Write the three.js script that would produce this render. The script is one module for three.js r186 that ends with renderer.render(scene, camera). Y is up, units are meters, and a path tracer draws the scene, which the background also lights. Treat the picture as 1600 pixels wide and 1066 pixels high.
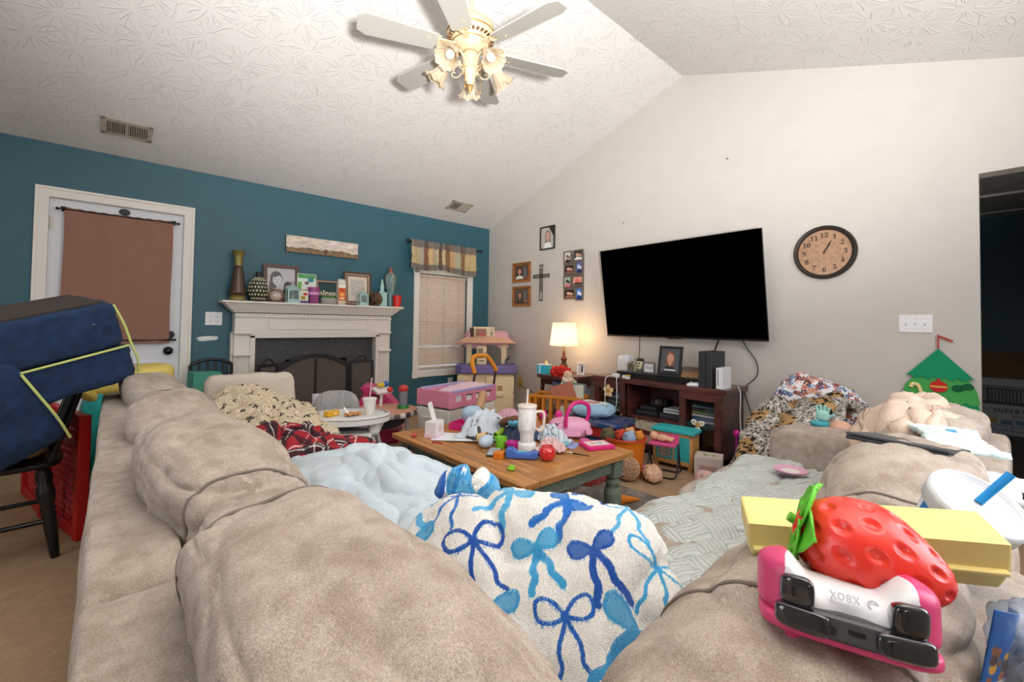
import * as THREE from 'three';
import { mergeGeometries, mergeVertices } from 'three/addons/utils/BufferGeometryUtils.js';
import { RoundedBoxGeometry } from 'three/addons/geometries/RoundedBoxGeometry.js';
import { FontLoader } from 'three/addons/loaders/FontLoader.js';
import { TextGeometry } from 'three/addons/geometries/TextGeometry.js';
import { RectAreaLightUniformsLib } from 'three/addons/lights/RectAreaLightUniformsLib.js';
import { createNoise3D, createNoise4D } from 'simplex-noise';

// ---------- camera, sky, light, exposure ----------
const scene = new THREE.Scene();
const camera = new THREE.PerspectiveCamera(75.37, 1600 / 1066, 0.03, 60);
camera.position.set(-3.9, 1.107, 4.833);
camera.rotation.order = 'YXZ';
camera.rotation.set(0.02583, -0.73292, 0.01436);
camera.setViewOffset(1600, 1066, 0, 44, 1600, 1066);
const renderer = new THREE.WebGLRenderer({ antialias: true });
renderer.toneMapping = THREE.LinearToneMapping;
renderer.toneMappingExposure = 0.68;
renderer.shadowMap.enabled = true;
RectAreaLightUniformsLib.init();
scene.background = new THREE.Color(0xdfe9f2);
// the photographer's strobe on a stand behind the camera, aimed at the ceiling
const strobe = new THREE.SpotLight(0xfffcfa, 150, 0, .92, .5, 2);
strobe.position.set(-3.93, .95, 5.4); strobe.target.position.set(-2.4, 3.3, 3.9);
strobe.castShadow = true; strobe.shadow.radius = 5; scene.add(strobe, strobe.target);
// daylight entering by the two windows behind the camera
function daylight(w, h, p, look, k) {
  const l = new THREE.RectAreaLight(0xf2f6ff, k, w, h);
  l.position.set(...p); l.lookAt(...look); scene.add(l);
}
daylight(1.3, 1.25, [-5.985, 1.5, 3.2], [0, 1.5, 3.2], 6.5);
daylight(1.5, 1.25, [-2.2, 1.5, 5.665], [-2.2, 1.5, 0], 7.5);

// ---------- helpers ----------
let seed = 7;
const rnd = () => { seed |= 0; seed = seed + 0x6D2B79F5 | 0; let t = Math.imul(seed ^ seed >>> 15, 1 | seed); t = t + Math.imul(t ^ t >>> 7, 61 | t) ^ t; return ((t ^ t >>> 14) >>> 0) / 4294967296; };
const rr = (a, b) => a + (b - a) * rnd();
const N3 = createNoise3D(rnd), N4 = createNoise4D(rnd);
const fbm = (x, y, z, o = 3) => { let s = 0, a = 1, f = 1; for (let i = 0; i < o; i++) { s += a * N3(x * f, y * f, z * f); a *= .5; f *= 2.03; } return s; };
const PI = Math.PI, sin = Math.sin, cos = Math.cos, V = (x, y, z) => new THREE.Vector3(x, y, z);
const clamp = (x, a, b) => Math.min(b, Math.max(a, x)), sst = (a, b, x) => { x = clamp((x - a) / (b - a), 0, 1); return x * x * (3 - 2 * x); };
const names = {};
const numbered = n => { const k = names[n] = (names[n] ?? -1) + 1; return k ? n + '_' + String(k).padStart(3, '0') : n; };
// geometries
function tr(g, x = 0, y = 0, z = 0, rx = 0, ry = 0, rz = 0) {
  if (g.index) g = g.toNonIndexed();
  for (const k of Object.keys(g.attributes)) if (!['position', 'normal', 'uv', 'color'].includes(k)) g.deleteAttribute(k);
  g.applyMatrix4(new THREE.Matrix4().compose(V(x, y, z), new THREE.Quaternion().setFromEuler(new THREE.Euler(rx, ry, rz, 'YXZ')), V(1, 1, 1)));
  return g;
}
function uvw(g, s = 1) {           // uv in metres from the dominant direction of each triangle
  if (g.index) g = g.toNonIndexed();
  const p = g.attributes.position, uv = new Float32Array(p.count * 2), a = V(), b = V(), c = V();
  for (let i = 0; i < p.count; i += 3) {
    a.fromBufferAttribute(p, i); b.fromBufferAttribute(p, i + 1); c.fromBufferAttribute(p, i + 2);
    const n = b.clone().sub(a).cross(c.clone().sub(a)); const ax = Math.abs(n.x), ay = Math.abs(n.y), az = Math.abs(n.z);
    [a, b, c].forEach((q, k) => {
      const u = ax > ay && ax > az ? [q.z, q.y] : ay > az ? [q.x, q.z] : [q.x, q.y];
      uv[(i + k) * 2] = u[0] * s; uv[(i + k) * 2 + 1] = u[1] * s;
    });
  }
  g.setAttribute('uv', new THREE.BufferAttribute(uv, 2)); return g;
}
const B = (w, h, d, ...t) => uvw(tr(new THREE.BoxGeometry(w, h, d), ...t));
const RB = (w, h, d, r, ...t) => uvw(tr(new RoundedBoxGeometry(w, h, d, 2, Math.min(r, w * .49, h * .49, d * .49)), ...t));
const CY = (r1, r2, h, n, ...t) => tr(new THREE.CylinderGeometry(r1, r2, h, n), ...t);
const SP = (r, sx, sy, sz, ...t) => tr(new THREE.SphereGeometry(r, 20, 14).scale(sx, sy, sz), ...t);
const LA = (pts, n, ...t) => tr(new THREE.LatheGeometry(pts.map(p => new THREE.Vector2(p[0], p[1])), n), ...t);
const TU = (pts, r, n = 24, m = 6, closed = false) => tr(new THREE.TubeGeometry(new THREE.CatmullRomCurve3(pts.map(p => V(...p)), closed), n, r, m, closed));
const TO = (R, r, arc, ...t) => tr(new THREE.TorusGeometry(R, r, 8, 28, arc), ...t);
const shp = (pts, holes = []) => { const s = new THREE.Shape(pts.map(p => new THREE.Vector2(p[0], p[1]))); for (const h of holes) s.holes.push(new THREE.Path(h.map(p => new THREE.Vector2(p[0], p[1])))); return s; };
const EX = (s, d, bev, ...t) => tr(new THREE.ExtrudeGeometry(Array.isArray(s) ? shp(s) : s, { depth: d, bevelEnabled: bev > 0, bevelThickness: bev, bevelSize: bev, bevelOffset: -bev, bevelSegments: 2, curveSegments: 16 }), ...t);
const rect = (x0, y0, x1, y1) => [[x0, y0], [x1, y0], [x1, y1], [x0, y1]];
const circ = (cx, cy, r, n = 24, sy = 1) => Array.from({ length: n }, (_, i) => [cx + r * cos(i / n * 2 * PI), cy + sy * r * sin(i / n * 2 * PI)]);
const BAR = (a, b, r, n = 8, r2 = r) => { const A = V(...a), D = V(...b).sub(A), g = new THREE.CylinderGeometry(r2, r, D.length(), n); g.translate(0, D.length() / 2, 0); g.applyQuaternion(new THREE.Quaternion().setFromUnitVectors(V(0, 1, 0), D.clone().normalize())); return tr(g, ...a); };
// soft closed body: a cube blown up into a cushion; f(p, n) moves each point
function SOFT(w, h, d, n, f, seg = 20, ...t) {
  let g = new THREE.BoxGeometry(2, 2, 2, seg, seg, seg); g.deleteAttribute('uv'); g.deleteAttribute('normal'); g = mergeVertices(g, 1e-4);
  const p = g.attributes.position, q = V(), m = V();
  for (let i = 0; i < p.count; i++) {
    q.fromBufferAttribute(p, i);
    q.set(...q.toArray().map(c => Math.sin(c * PI / 4) / Math.SQRT1_2));
    const k = Math.pow(Math.abs(q.x) ** n + Math.abs(q.y) ** n + Math.abs(q.z) ** n, -1 / n); q.multiplyScalar(k);
    m.set(Math.sign(q.x) * Math.abs(q.x) ** (n - 1) / w, Math.sign(q.y) * Math.abs(q.y) ** (n - 1) / h, Math.sign(q.z) * Math.abs(q.z) ** (n - 1) / d).normalize();
    const u = q.clone(); q.set(q.x * w / 2, q.y * h / 2, q.z * d / 2);
    if (f) f(q, m, u);
    p.setXYZ(i, q.x, q.y, q.z);
  }
  g.computeVertexNormals(); return tr(uvw(g), ...t);
}
// cloth with thickness: f(u, v) -> [x, y, z]
function SHEET(nu, nv, f, th = .006, s = 1) {
  const P = [], id = (i, j) => i * (nv + 1) + j, g0 = new THREE.BufferGeometry(), idx = [], uv = [];
  for (let i = 0; i <= nu; i++) for (let j = 0; j <= nv; j++) { P.push(...f(i / nu, j / nv)); uv.push(i / nu * s, j / nv * s); }
  for (let i = 0; i < nu; i++) for (let j = 0; j < nv; j++) idx.push(id(i, j), id(i + 1, j), id(i + 1, j + 1), id(i, j), id(i + 1, j + 1), id(i, j + 1));
  g0.setAttribute('position', new THREE.Float32BufferAttribute(P, 3)); g0.setIndex(idx); g0.computeVertexNormals();
  const n = P.length / 3, nr = g0.attributes.normal, Q = P.slice();
  for (let i = 0; i < n; i++) Q.push(P[3 * i] - nr.getX(i) * th, P[3 * i + 1] - nr.getY(i) * th, P[3 * i + 2] - nr.getZ(i) * th);
  const I = idx.slice(); for (let k = 0; k < idx.length; k += 3) I.push(n + idx[k], n + idx[k + 2], n + idx[k + 1]);
  const edge = (a, b) => I.push(a, n + a, b, b, n + a, n + b);
  for (let i = 0; i < nu; i++) { edge(id(i, 0), id(i + 1, 0)); edge(id(i + 1, nv), id(i, nv)); }
  for (let j = 0; j < nv; j++) { edge(id(0, j + 1), id(0, j)); edge(id(nu, j), id(nu, j + 1)); }
  const g = new THREE.BufferGeometry(); g.setAttribute('position', new THREE.Float32BufferAttribute(Q, 3)); g.setAttribute('uv', new THREE.Float32BufferAttribute([...uv, ...uv], 2)); g.setIndex(I); g.computeVertexNormals();
  return tr(g);
}
// materials
const mats = {};
function M(c, r = .6, o = {}) {
  const k = c + '|' + r + '|' + JSON.stringify(o); if (mats[k]) return mats[k];
  const phys = ['transmission', 'clearcoat', 'sheen', 'thickness', 'ior'].some(x => x in o);
  return mats[k] = new (phys ? THREE.MeshPhysicalMaterial : THREE.MeshStandardMaterial)({ color: c, roughness: r, ...o });
}
function dtex(w, h, f, srgb = true, rep) {
  const d = new Uint8Array(w * h * 4);
  for (let j = 0; j < h; j++) for (let i = 0; i < w; i++) { const c = f(i / w, j / h), k = (j * w + i) * 4; const a = typeof c === 'number' ? [c, c, c] : c; d[k] = clamp(a[0], 0, 255); d[k + 1] = clamp(a[1], 0, 255); d[k + 2] = clamp(a[2], 0, 255); d[k + 3] = 255; }
  const t = new THREE.DataTexture(d, w, h); t.magFilter = t.minFilter = THREE.LinearFilter; t.wrapS = t.wrapT = THREE.RepeatWrapping;
  if (srgb) t.colorSpace = THREE.SRGBColorSpace; if (rep) t.repeat.set(...rep); t.needsUpdate = true; return t;
}
function ctex(w, h, draw, srgb = true, rep) {
  const c = document.createElement('canvas'); c.width = w; c.height = h; draw(c.getContext('2d'), w, h);
  const t = new THREE.CanvasTexture(c); t.wrapS = t.wrapT = THREE.RepeatWrapping; if (srgb) t.colorSpace = THREE.SRGBColorSpace; if (rep) t.repeat.set(...rep); return t;
}
// periodic noise for tiling textures
const pn = (u, v, f, s = 0) => N4(cos(u * 2 * PI) * f + s, sin(u * 2 * PI) * f, cos(v * 2 * PI) * f, sin(v * 2 * PI) * f - s);
const mix = (a, b, t) => a.map((x, i) => x + (b[i] - x) * t);
// objects
function mesh(name, geos, m, parent, label) {
  geos = [].concat(geos).map(g => g.index ? g.toNonIndexed() : g);
  if (geos.length > 1) for (const g of geos) { if (!g.attributes.uv) g.setAttribute('uv', new THREE.BufferAttribute(new Float32Array(g.attributes.position.count * 2), 2)); }
  const o = new THREE.Mesh(geos.length > 1 ? mergeGeometries(geos) : geos[0], m);
  o.name = parent && parent !== scene ? name : numbered(name); o.castShadow = o.receiveShadow = true;
  (parent || scene).add(o); if (label) o.userData.label = label; return o;
}
function thing(name, label, category, p = [0, 0, 0], ry = 0, group) {
  const o = new THREE.Group(); o.name = numbered(name); o.position.set(...p); o.rotation.order = 'YXZ'; o.rotation.y = ry; scene.add(o);
  o.userData = { label, category }; if (group) o.userData.group = group; return o;
}
function one(name, label, category, geos, m, p = [0, 0, 0], ry = 0, group) {
  const o = mesh(name, geos, m); o.rotation.order = 'YXZ'; o.position.set(...p); o.rotation.y = ry; o.userData = { label, category }; if (group) o.userData.group = group; return o;
}
function struct(name, geos, m, parent) { const o = mesh(name, geos, m, parent); o.userData.kind = 'structure'; return o; }
const picMat = (w, h, draw, r = .35) => new THREE.MeshStandardMaterial({ map: ctex(w, h, draw), roughness: r });
const PL = (w, h, ...t) => tr(new THREE.PlaneGeometry(w, h), ...t);
const slab = (w, h, d, ...t) => { const g = new THREE.BoxGeometry(w, h, d); return tr(g, ...t); };   // keeps 0..1 uv for prints

// ---------- structure ----------
const TEAL = [46, 94, 108], GRE = [198, 192, 184];
function wallTex(c, v) {
  return dtex(512, 512, (u, w) => { const n = pn(u, w, 1.2) * .6 + pn(u, w, 4, 9) * .3 + pn(u, w, 26, 5) * .35; return c.map(x => x * (1 + v * n)); });
}
const orange = dtex(512, 512, (u, v) => 128 + 60 * pn(u, v, 40, 3) + 40 * pn(u, v, 75, 1), false);
const tealM = new THREE.MeshStandardMaterial({ map: wallTex(TEAL, .05), roughness: .48, bumpMap: orange, bumpScale: .0006 });
const greM = new THREE.MeshStandardMaterial({ map: wallTex(GRE, .018), roughness: .6, bumpMap: orange, bumpScale: .0006 });
const trimW = M(0xe6e2da, .42), doorW = M(0xdfe2e6, .45);
const ZR = 2.841, YR = 3.465, ZB = 5.68, XL = -6;
// teal wall with door, window and firebox openings
struct('wall_left', uvw(tr(new THREE.ExtrudeGeometry(shp([[XL - .15, 0], [-4.31, 0], [-4.31, 2.04], [-3.445, 2.04], [-3.445, 0], [-2.62, 0], [-2.62, .72], [-2.0, .72], [-2.0, 0], [.15, 0], [.15, 2.44], [XL - .15, 2.44]], [rect(-1.11, .505, -.375, 1.72)]), { depth: .15, bevelEnabled: false }), 0, 0, -.15), .6), tealM);
// greige gable wall with the opening to the hall
{ const g = new THREE.ExtrudeGeometry(shp([[0, 0], [-4.745, 0], [-4.745, 2.068], [-5.6, 2.068], [-5.6, 0], [-ZB, 0], [-ZB, 2.44], [-ZR, YR], [0, 2.44]]), { depth: .13, bevelEnabled: false });
  g.rotateY(PI / 2); struct('wall_right', uvw(tr(g), .6), greM); }
// walls behind the camera with their windows
{ const g = new THREE.ExtrudeGeometry(shp([[0, 0], [0, 2.44], [-ZR, YR], [-ZB, 2.44], [-ZB, 0]], [rect(-3.9, .85, -2.5, 2.15)]), { depth: .15, bevelEnabled: false });
  g.rotateY(PI / 2); struct('wall_far', uvw(tr(g, XL - .15), .6), greM); }
struct('wall_back', uvw(tr(new THREE.ExtrudeGeometry(shp(rect(XL - .15, 0, .15, 2.44), [rect(-3, .85, -1.4, 2.15)]), { depth: .15, bevelEnabled: false }), 0, 0, ZB), .6), greM);
// stomped ceiling, two slopes meeting at the ridge
const stomp = ctex(2048, 2048, (c, W) => {
  c.fillStyle = '#555'; c.fillRect(0, 0, W, W); c.lineCap = 'round';
  const n = 13, s = W / n;
  for (let a = 0; a < n; a++) for (let b = 0; b < n; b++) {
    const cx = (a + .5 + (b % 2) * .5 + rr(-.3, .3)) * s, cy = (b + .5 + rr(-.3, .3)) * s, k = 20 + rnd() * 10 | 0;
    for (let i = 0; i < k; i++) {
      const th = i / k * 2 * PI + rr(-.16, .16), r0 = rr(.1, .34) * s, r1 = rr(.38, .78) * s, bend = rr(-.25, .25), v = 120 + rnd() * 135 | 0;
      for (const ox of [-W, 0, W]) for (const oy of [-W, 0, W]) {
        if (cx + ox < -s || cx + ox > W + s || cy + oy < -s || cy + oy > W + s) continue;
        c.strokeStyle = `rgba(${v},${v},${v},.85)`; c.lineWidth = rr(1.5, 4.5); c.beginPath(); c.moveTo(cx + ox + r0 * cos(th), cy + oy + r0 * sin(th));
        c.quadraticCurveTo(cx + ox + .5 * (r0 + r1) * cos(th + bend), cy + oy + .5 * (r0 + r1) * sin(th + bend), cx + ox + r1 * cos(th), cy + oy + r1 * sin(th)); c.stroke();
      }
    }
  }
}, false, [1 / 2.9, 1 / 2.9]);
const ceilM = new THREE.MeshStandardMaterial({ color: 0xdcdad6, roughness: .7, bumpMap: stomp, bumpScale: .005 });
function slopeCeil(z0, y0, z1, y1) {
  const g = new THREE.ExtrudeGeometry(shp([[-z0, y0], [-z1, y1], [-z1, y1 + .12], [-z0, y0 + .12]]), { depth: 6.3, bevelEnabled: false }); g.rotateY(PI / 2); const gg = tr(g, XL - .15);
  const p = gg.attributes.position, uv = gg.attributes.uv; for (let i = 0; i < p.count; i++) uv.setXY(i, p.getX(i), p.getZ(i) * 1.063); return gg;
}
struct('ceiling', [slopeCeil(-.15, 2.386, ZR, YR), slopeCeil(ZR, YR, ZB + .15, 2.386)], ceilM);
// carpet
const carpetT = dtex(1024, 1024, (u, v) => { const n = pn(u, v, 3) * .09 + pn(u, v, 9, 4) * .08 + pn(u, v, 40, 2) * .1 + pn(u, v, 110, 7) * .16; return mix([172, 142, 110], [172, 142, 110].map(x => x * 1.5), n); }, true, [.5, .5]);
const fine = dtex(512, 512, (u, v) => 128 + 120 * pn(u, v, 60, 3) * (.6 + .4 * rnd()), false, [3, 3]);
struct('floor', uvw(B(6.45, .1, 5.98, -2.925, -.05, 2.84)), new THREE.MeshStandardMaterial({ map: carpetT, roughness: .95, bumpMap: fine, bumpScale: .004 }));
// baseboards
const bb = (n, g) => struct(n, g, trimW);
bb('baseboard_left', [RB(6 - 4.39, .085, .014, .004, -5.2, .0425, .007), RB(.3, .085, .014, .004, -3.24, .0425, .007), RB(1.51, .085, .014, .004, -.765, .0425, .007)]);
bb('baseboard_right', RB(.014, .085, 4.73, .004, -.007, .0425, 2.37));
bb('baseboard_back', RB(6, .085, .014, .004, -3, .0425, ZB - .007));
// hall beyond the opening
struct('hall_floor', B(4, .1, 3.4, 2.13, -.05, 4.9), M(0x5d5148, .5));
struct('hall_wall', [B(.1, 2.44, 3.4, 3.75, 1.22, 4.9), B(3.6, 2.44, .1, 1.95, 1.22, 3.2), B(3.6, 2.44, .1, 1.95, 1.22, 6.6)], tealM);
struct('hall_ceiling', uvw(B(3.7, .1, 3.4, 1.98, 2.49, 4.9)), new THREE.MeshStandardMaterial({ color: 0xdcdad6, roughness: .8, bumpMap: stomp, bumpScale: .01 }));
struct('hall_wall', [B(.12, 2.44, 1.0, .19, 1.22, 6.15), B(.12, 2.5, 1.5, .19, 1.25, 3.95)], greM);
{ const h = thing('attic_hatch', 'white framed attic hatch in the dim hall ceiling', 'hatch', [2.9, 2.44, 5.05]);
  mesh('frame', [B(.9, .02, .06, 0, -.01, -.42), B(.9, .02, .06, 0, -.01, .42), B(.06, .02, .9, -.45, -.01, 0), B(.06, .02, .9, .45, -.01, 0)], trimW, h); mesh('panel', B(.84, .008, .8, 0, -.004, 0), M(0xcfccc4, .7), h); }
// windows behind the camera
function win(n, w, h, p, ry) {
  const o = new THREE.Group(); o.name = n; o.position.set(...p); o.rotation.y = ry; o.userData.kind = 'structure'; scene.add(o);
  mesh('window_frame', [B(w + .16, .08, .05, 0, h / 2 + .04, .01), B(w + .16, .08, .05, 0, -h / 2 - .04, .01), B(.08, h, .05, -w / 2 - .04, 0, .01), B(.08, h, .05, w / 2 + .04, 0, .01), B(w, .05, .04, 0, 0, -.06), B(.04, h, .04, 0, 0, -.06)], trimW, o);
  mesh('pane', B(w, h, .006, 0, 0, -.08), M(0xffffff, .05, { transmission: 1, thickness: 0 }), o);
}
win('window_2', 1.4, 1.3, [XL, 1.5, 3.2], PI / 2); win('window_3', 1.6, 1.3, [-2.2, 1.5, ZB], PI);
// ---------- door, window, fireplace ----------
const bronze = M(0x2a2624, .35, { metalness: .7 }), blackM = M(0x17171a, .45), brass = M(0xb08a4a, .35, { metalness: .9 });
{ const d = new THREE.Group(); d.name = 'door_1'; d.position.set(-3.8775, 0, 0); d.userData = { kind: 'structure' }; scene.add(d);
  // casing with a stepped profile
  for (const [w, t, off] of [[.075, .018, 0]]) {
    const cas = []; const X = .4875, Y = 2.102;
    for (const [a, b, z] of [[0, .018, .024], [.018, .05, .016], [.05, .075, .02]]) {
      cas.push(B(b - a, Y - b, z, -X + (a + b) / 2, (Y - b) / 2, z / 2), B(b - a, Y - b, z, X - (a + b) / 2, (Y - b) / 2, z / 2), B(2 * X - 2 * a, b - a, z, 0, Y - (a + b) / 2, z / 2));
    }
    mesh('casing', cas, trimW, d);
  }
  mesh('jamb', [B(.018, 2.04, .15, -.4235, 1.02, -.075), B(.018, 2.04, .15, .4235, 1.02, -.075), B(.865, .018, .15, 0, 2.032, -.075)], trimW, d);
  const sl = mesh('door_slab', [B(.826, 2.018, .04, 0, 1.012, -.035)], doorW, d);
  const mould = (x0, y0, x1, y1) => mesh('panel_moulding', [RB(x1 - x0, .022, .016, .006, (x0 + x1) / 2, y1, -.012), RB(x1 - x0, .022, .016, .006, (x0 + x1) / 2, y0, -.012), RB(.022, y1 - y0, .016, .006, x0, (y0 + y1) / 2, -.012), RB(.022, y1 - y0, .016, .006, x1, (y0 + y1) / 2, -.012), RB(x1 - x0 - .08, y1 - y0 - .08, .012, .005, (x0 + x1) / 2, (y0 + y1) / 2, -.013)], doorW, sl);
  mould(-.31, .2, -.05, .74); mould(.05, .2, .31, .74); mould(-.31, .92, .31, 1.9);
  for (const y of [1.83, 1.05, .3]) mesh('hinge', [CY(.008, .008, .1, 10, -.415, y, .004), B(.03, .1, .004, -.4, y, -.013)], M(0xb9b6ae, .4, { metalness: .6 }), d);
  mesh('door_knob', [CY(.033, .036, .012, 24, .3325, .835, -.009, PI / 2), CY(.012, .012, .04, 12, .3325, .835, .01, PI / 2), SP(.03, 1, 1, .75, .3325, .835, .042)], bronze, d, 'dark bronze round door knob');
  mesh('deadbolt', [CY(.03, .034, .02, 24, .3415, .973, -.005, PI / 2), RB(.012, .04, .02, .004, .3415, .973, .012)], bronze, d, 'dark bronze deadbolt'); }
one('door_plaque', 'small oval black plaque stuck on top of white door', 'plaque', [SP(.036, 1, .78, .18, 0, 0, 0), CY(.004, .004, .02, 8, 0, -.03, 0)], M(0x33373a, .6), [-3.86, 1.985, -.01]);
{ const c = thing('door_curtain', 'plain brown fabric panel stretched between two rods on door', 'curtain', [-3.875, 0, .02]);
  const ct = dtex(256, 256, (u, v) => { const n = .02 * pn(u, v, 70, 2) + .022 * N3(v * 40, u * 3, 2) + .015 * N3(u * 60, v * 2, 5); return [147, 108, 92].map(x => x * (1 + n)); });
  mesh('cloth', uvw(SHEET(70, 50, (u, v) => { const sag = .006 * sin(u * 22) * (1 - Math.abs(2 * v - 1)); return [-.332 + .664 * u + .003 * sin(v * 7), 1.955 - 1.05 * v - .006 * sin(PI * u) * (v < .03 ? 1 : 0) + .003 * sin(u * 60) * (v < .02 || v > .98 ? 1 : 0), .012 + .0035 * sin(u * 17 + .5 * sin(v * 3)) + .002 * fbm(u * 5, v * 5, 1) + sag * .3]; }, .002), 2), new THREE.MeshStandardMaterial({ map: ct, roughness: .85 }), c);
  for (const y of [1.94, .93]) { mesh('rod', [CY(.006, .006, .73, 10, 0, y, .014, 0, 0, PI / 2), SP(.011, 1, 1, 1, -.37, y, .014), SP(.011, 1, 1, 1, .37, y, .014)], bronze, c); for (const s of [-1, 1]) mesh('bracket', [B(.03, .03, .004, s * .335, y + .005, -.014 - .02), B(.008, .012, .05, s * .345, y, -.008), B(.028, .012, .03, s * .338, y + .012, .012)], bronze, c); } }
{ const w = new THREE.Group(); w.name = 'window_1'; w.position.set(-.7425, 1.1125, 0); w.userData = { kind: 'structure' }; scene.add(w);
  mesh('window_casing', [B(.07, 1.37, .02, -.402, .0, .01), B(.085, 1.37, .02, .41, 0, .01), B(.89, .07, .02, .003, .65, .01), B(.89, .07, .022, .003, -.64, .011)], trimW, w);
  mesh('window_frame', [B(.735, .04, .05, 0, .587, -.09), B(.735, .04, .05, 0, -.587, -.09), B(.04, 1.2, .05, -.347, 0, -.09), B(.04, 1.2, .05, .347, 0, -.09), B(.7, .04, .05, 0, 0, -.09), B(.735, .012, .15, 0, -.601, -.075)], trimW, w);
  mesh('pane', B(.68, 1.16, .005, 0, 0, -.1), M(0xffffff, .05, { transmission: 1, thickness: 0 }), w); }
{ const b = thing('window_blind', 'cream horizontal slat blind with one bent slat in window', 'blind', [-.7425, 1.1125, -.025]);
  const sm = M(0xe6d2bd, .5, { transmission: .15, thickness: 0 }), sg = uvw((() => { const R = .017, n = 6, pts = []; for (let i = 0; i <= n; i++) { const t = -.78 + 1.56 * i / n; pts.push([R * cos(t) - R, R * sin(t)]); } for (let i = n; i >= 0; i--) { const t = -.78 + 1.56 * i / n; pts.push([(R - .0009) * cos(t) - R, (R - .0009) * sin(t)]); } return tr(new THREE.ExtrudeGeometry(shp(pts), { depth: .725, bevelEnabled: false }), .3625, 0, 0, 0, -PI / 2); })());
  for (let i = 0; i < 45; i++) { const s = mesh('slat', i === 35 ? [tr(sg.clone().scale(.62, 1, 1), -.138, 0, 0), tr(sg.clone().scale(.38, 1, 1), .22, -.012, .012, .6, 0, .12)] : sg, sm, b); s.position.set(.0, .565 - i * .0248, 0); s.rotation.x = i === 35 ? -1.2 : -.25; }
  mesh('head_rail', B(.73, .03, .035, 0, .59, 0), sm, b); mesh('bottom_rail', B(.725, .018, .028, 0, -.565, .004), sm, b);
  for (const x of [-.24, .02, .24]) mesh('ladder_cord', CY(.0012, .0012, 1.14, 5, x, .01, .014), M(0xa8947f, .8), b); }
{ const c = thing('window_valance', 'gold, brown and grey plaid valance gathered on dark rod', 'valance', [-.775, 2.09, .1]);
  const vt = ctex(512, 256, (c, W, H) => { const st = [['#cdb98d', 62], ['#b9b39c', 30], ['#8a6346', 30], ['#d9bb82', 34], ['#c8bd9c', 50], ['#6d5138', 18], ['#d5c49d', 26], ['#94693f', 42], ['#dcb27c', 38], ['#bdb89f', 46], ['#9a7650', 40], ['#d6bd8b', 96]]; let x = 0; for (const [k, w] of st) { c.fillStyle = k; c.fillRect(x, 0, w, H); x += w; } c.fillStyle = 'rgba(86,84,92,.62)'; c.fillRect(0, 0, W, 62); c.fillRect(0, 206, W, 50); for (let i = 0; i < 1400; i++) { c.fillStyle = `rgba(${rnd() > .5 ? 255 : 40},${rnd() > .5 ? 240 : 40},${rnd() * 200 | 0},.07)`; c.fillRect(rnd() * W, rnd() * H, 2, 20); } });
  const g = SHEET(150, 26, (u, v) => { const f = sin(u * 46) * .5 + sin(u * 27 + 1) * .5, k = .3 + .7 * v, hang = .36 + .015 * sin(u * 9) + (u > .52 ? .02 : 0); return [-.515 + .97 * u + .01 * sin(u * 30) * v, .03 - hang * v - .012 * Math.abs(sin(u * 40)) * (1 - v), .02 + .024 * f * k + .012 * fbm(u * 9, v * 3, 4) + .012 * v]; }, .002);
  { const uv = g.attributes.uv; for (let i = 0; i < uv.count; i++) uv.setY(i, 1 - uv.getY(i)); }
  mesh('cloth', g, new THREE.MeshPhysicalMaterial({ map: vt, roughness: .9, transmission: .25, thickness: 0 }), c);
  mesh('rod', [CY(.009, .009, 1.07, 10, 0, 0, 0, 0, 0, PI / 2), SP(.02, 1.4, 1, 1, -.55, 0, 0), SP(.02, 1.4, 1, 1, .55, 0, 0)], blackM, c); for (const s of [-1, 1]) mesh('bracket', [B(.014, .05, .008, s * .5, 0, -.096), B(.012, .012, .1, s * .5, -.01, -.05)], blackM, c); }
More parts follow.
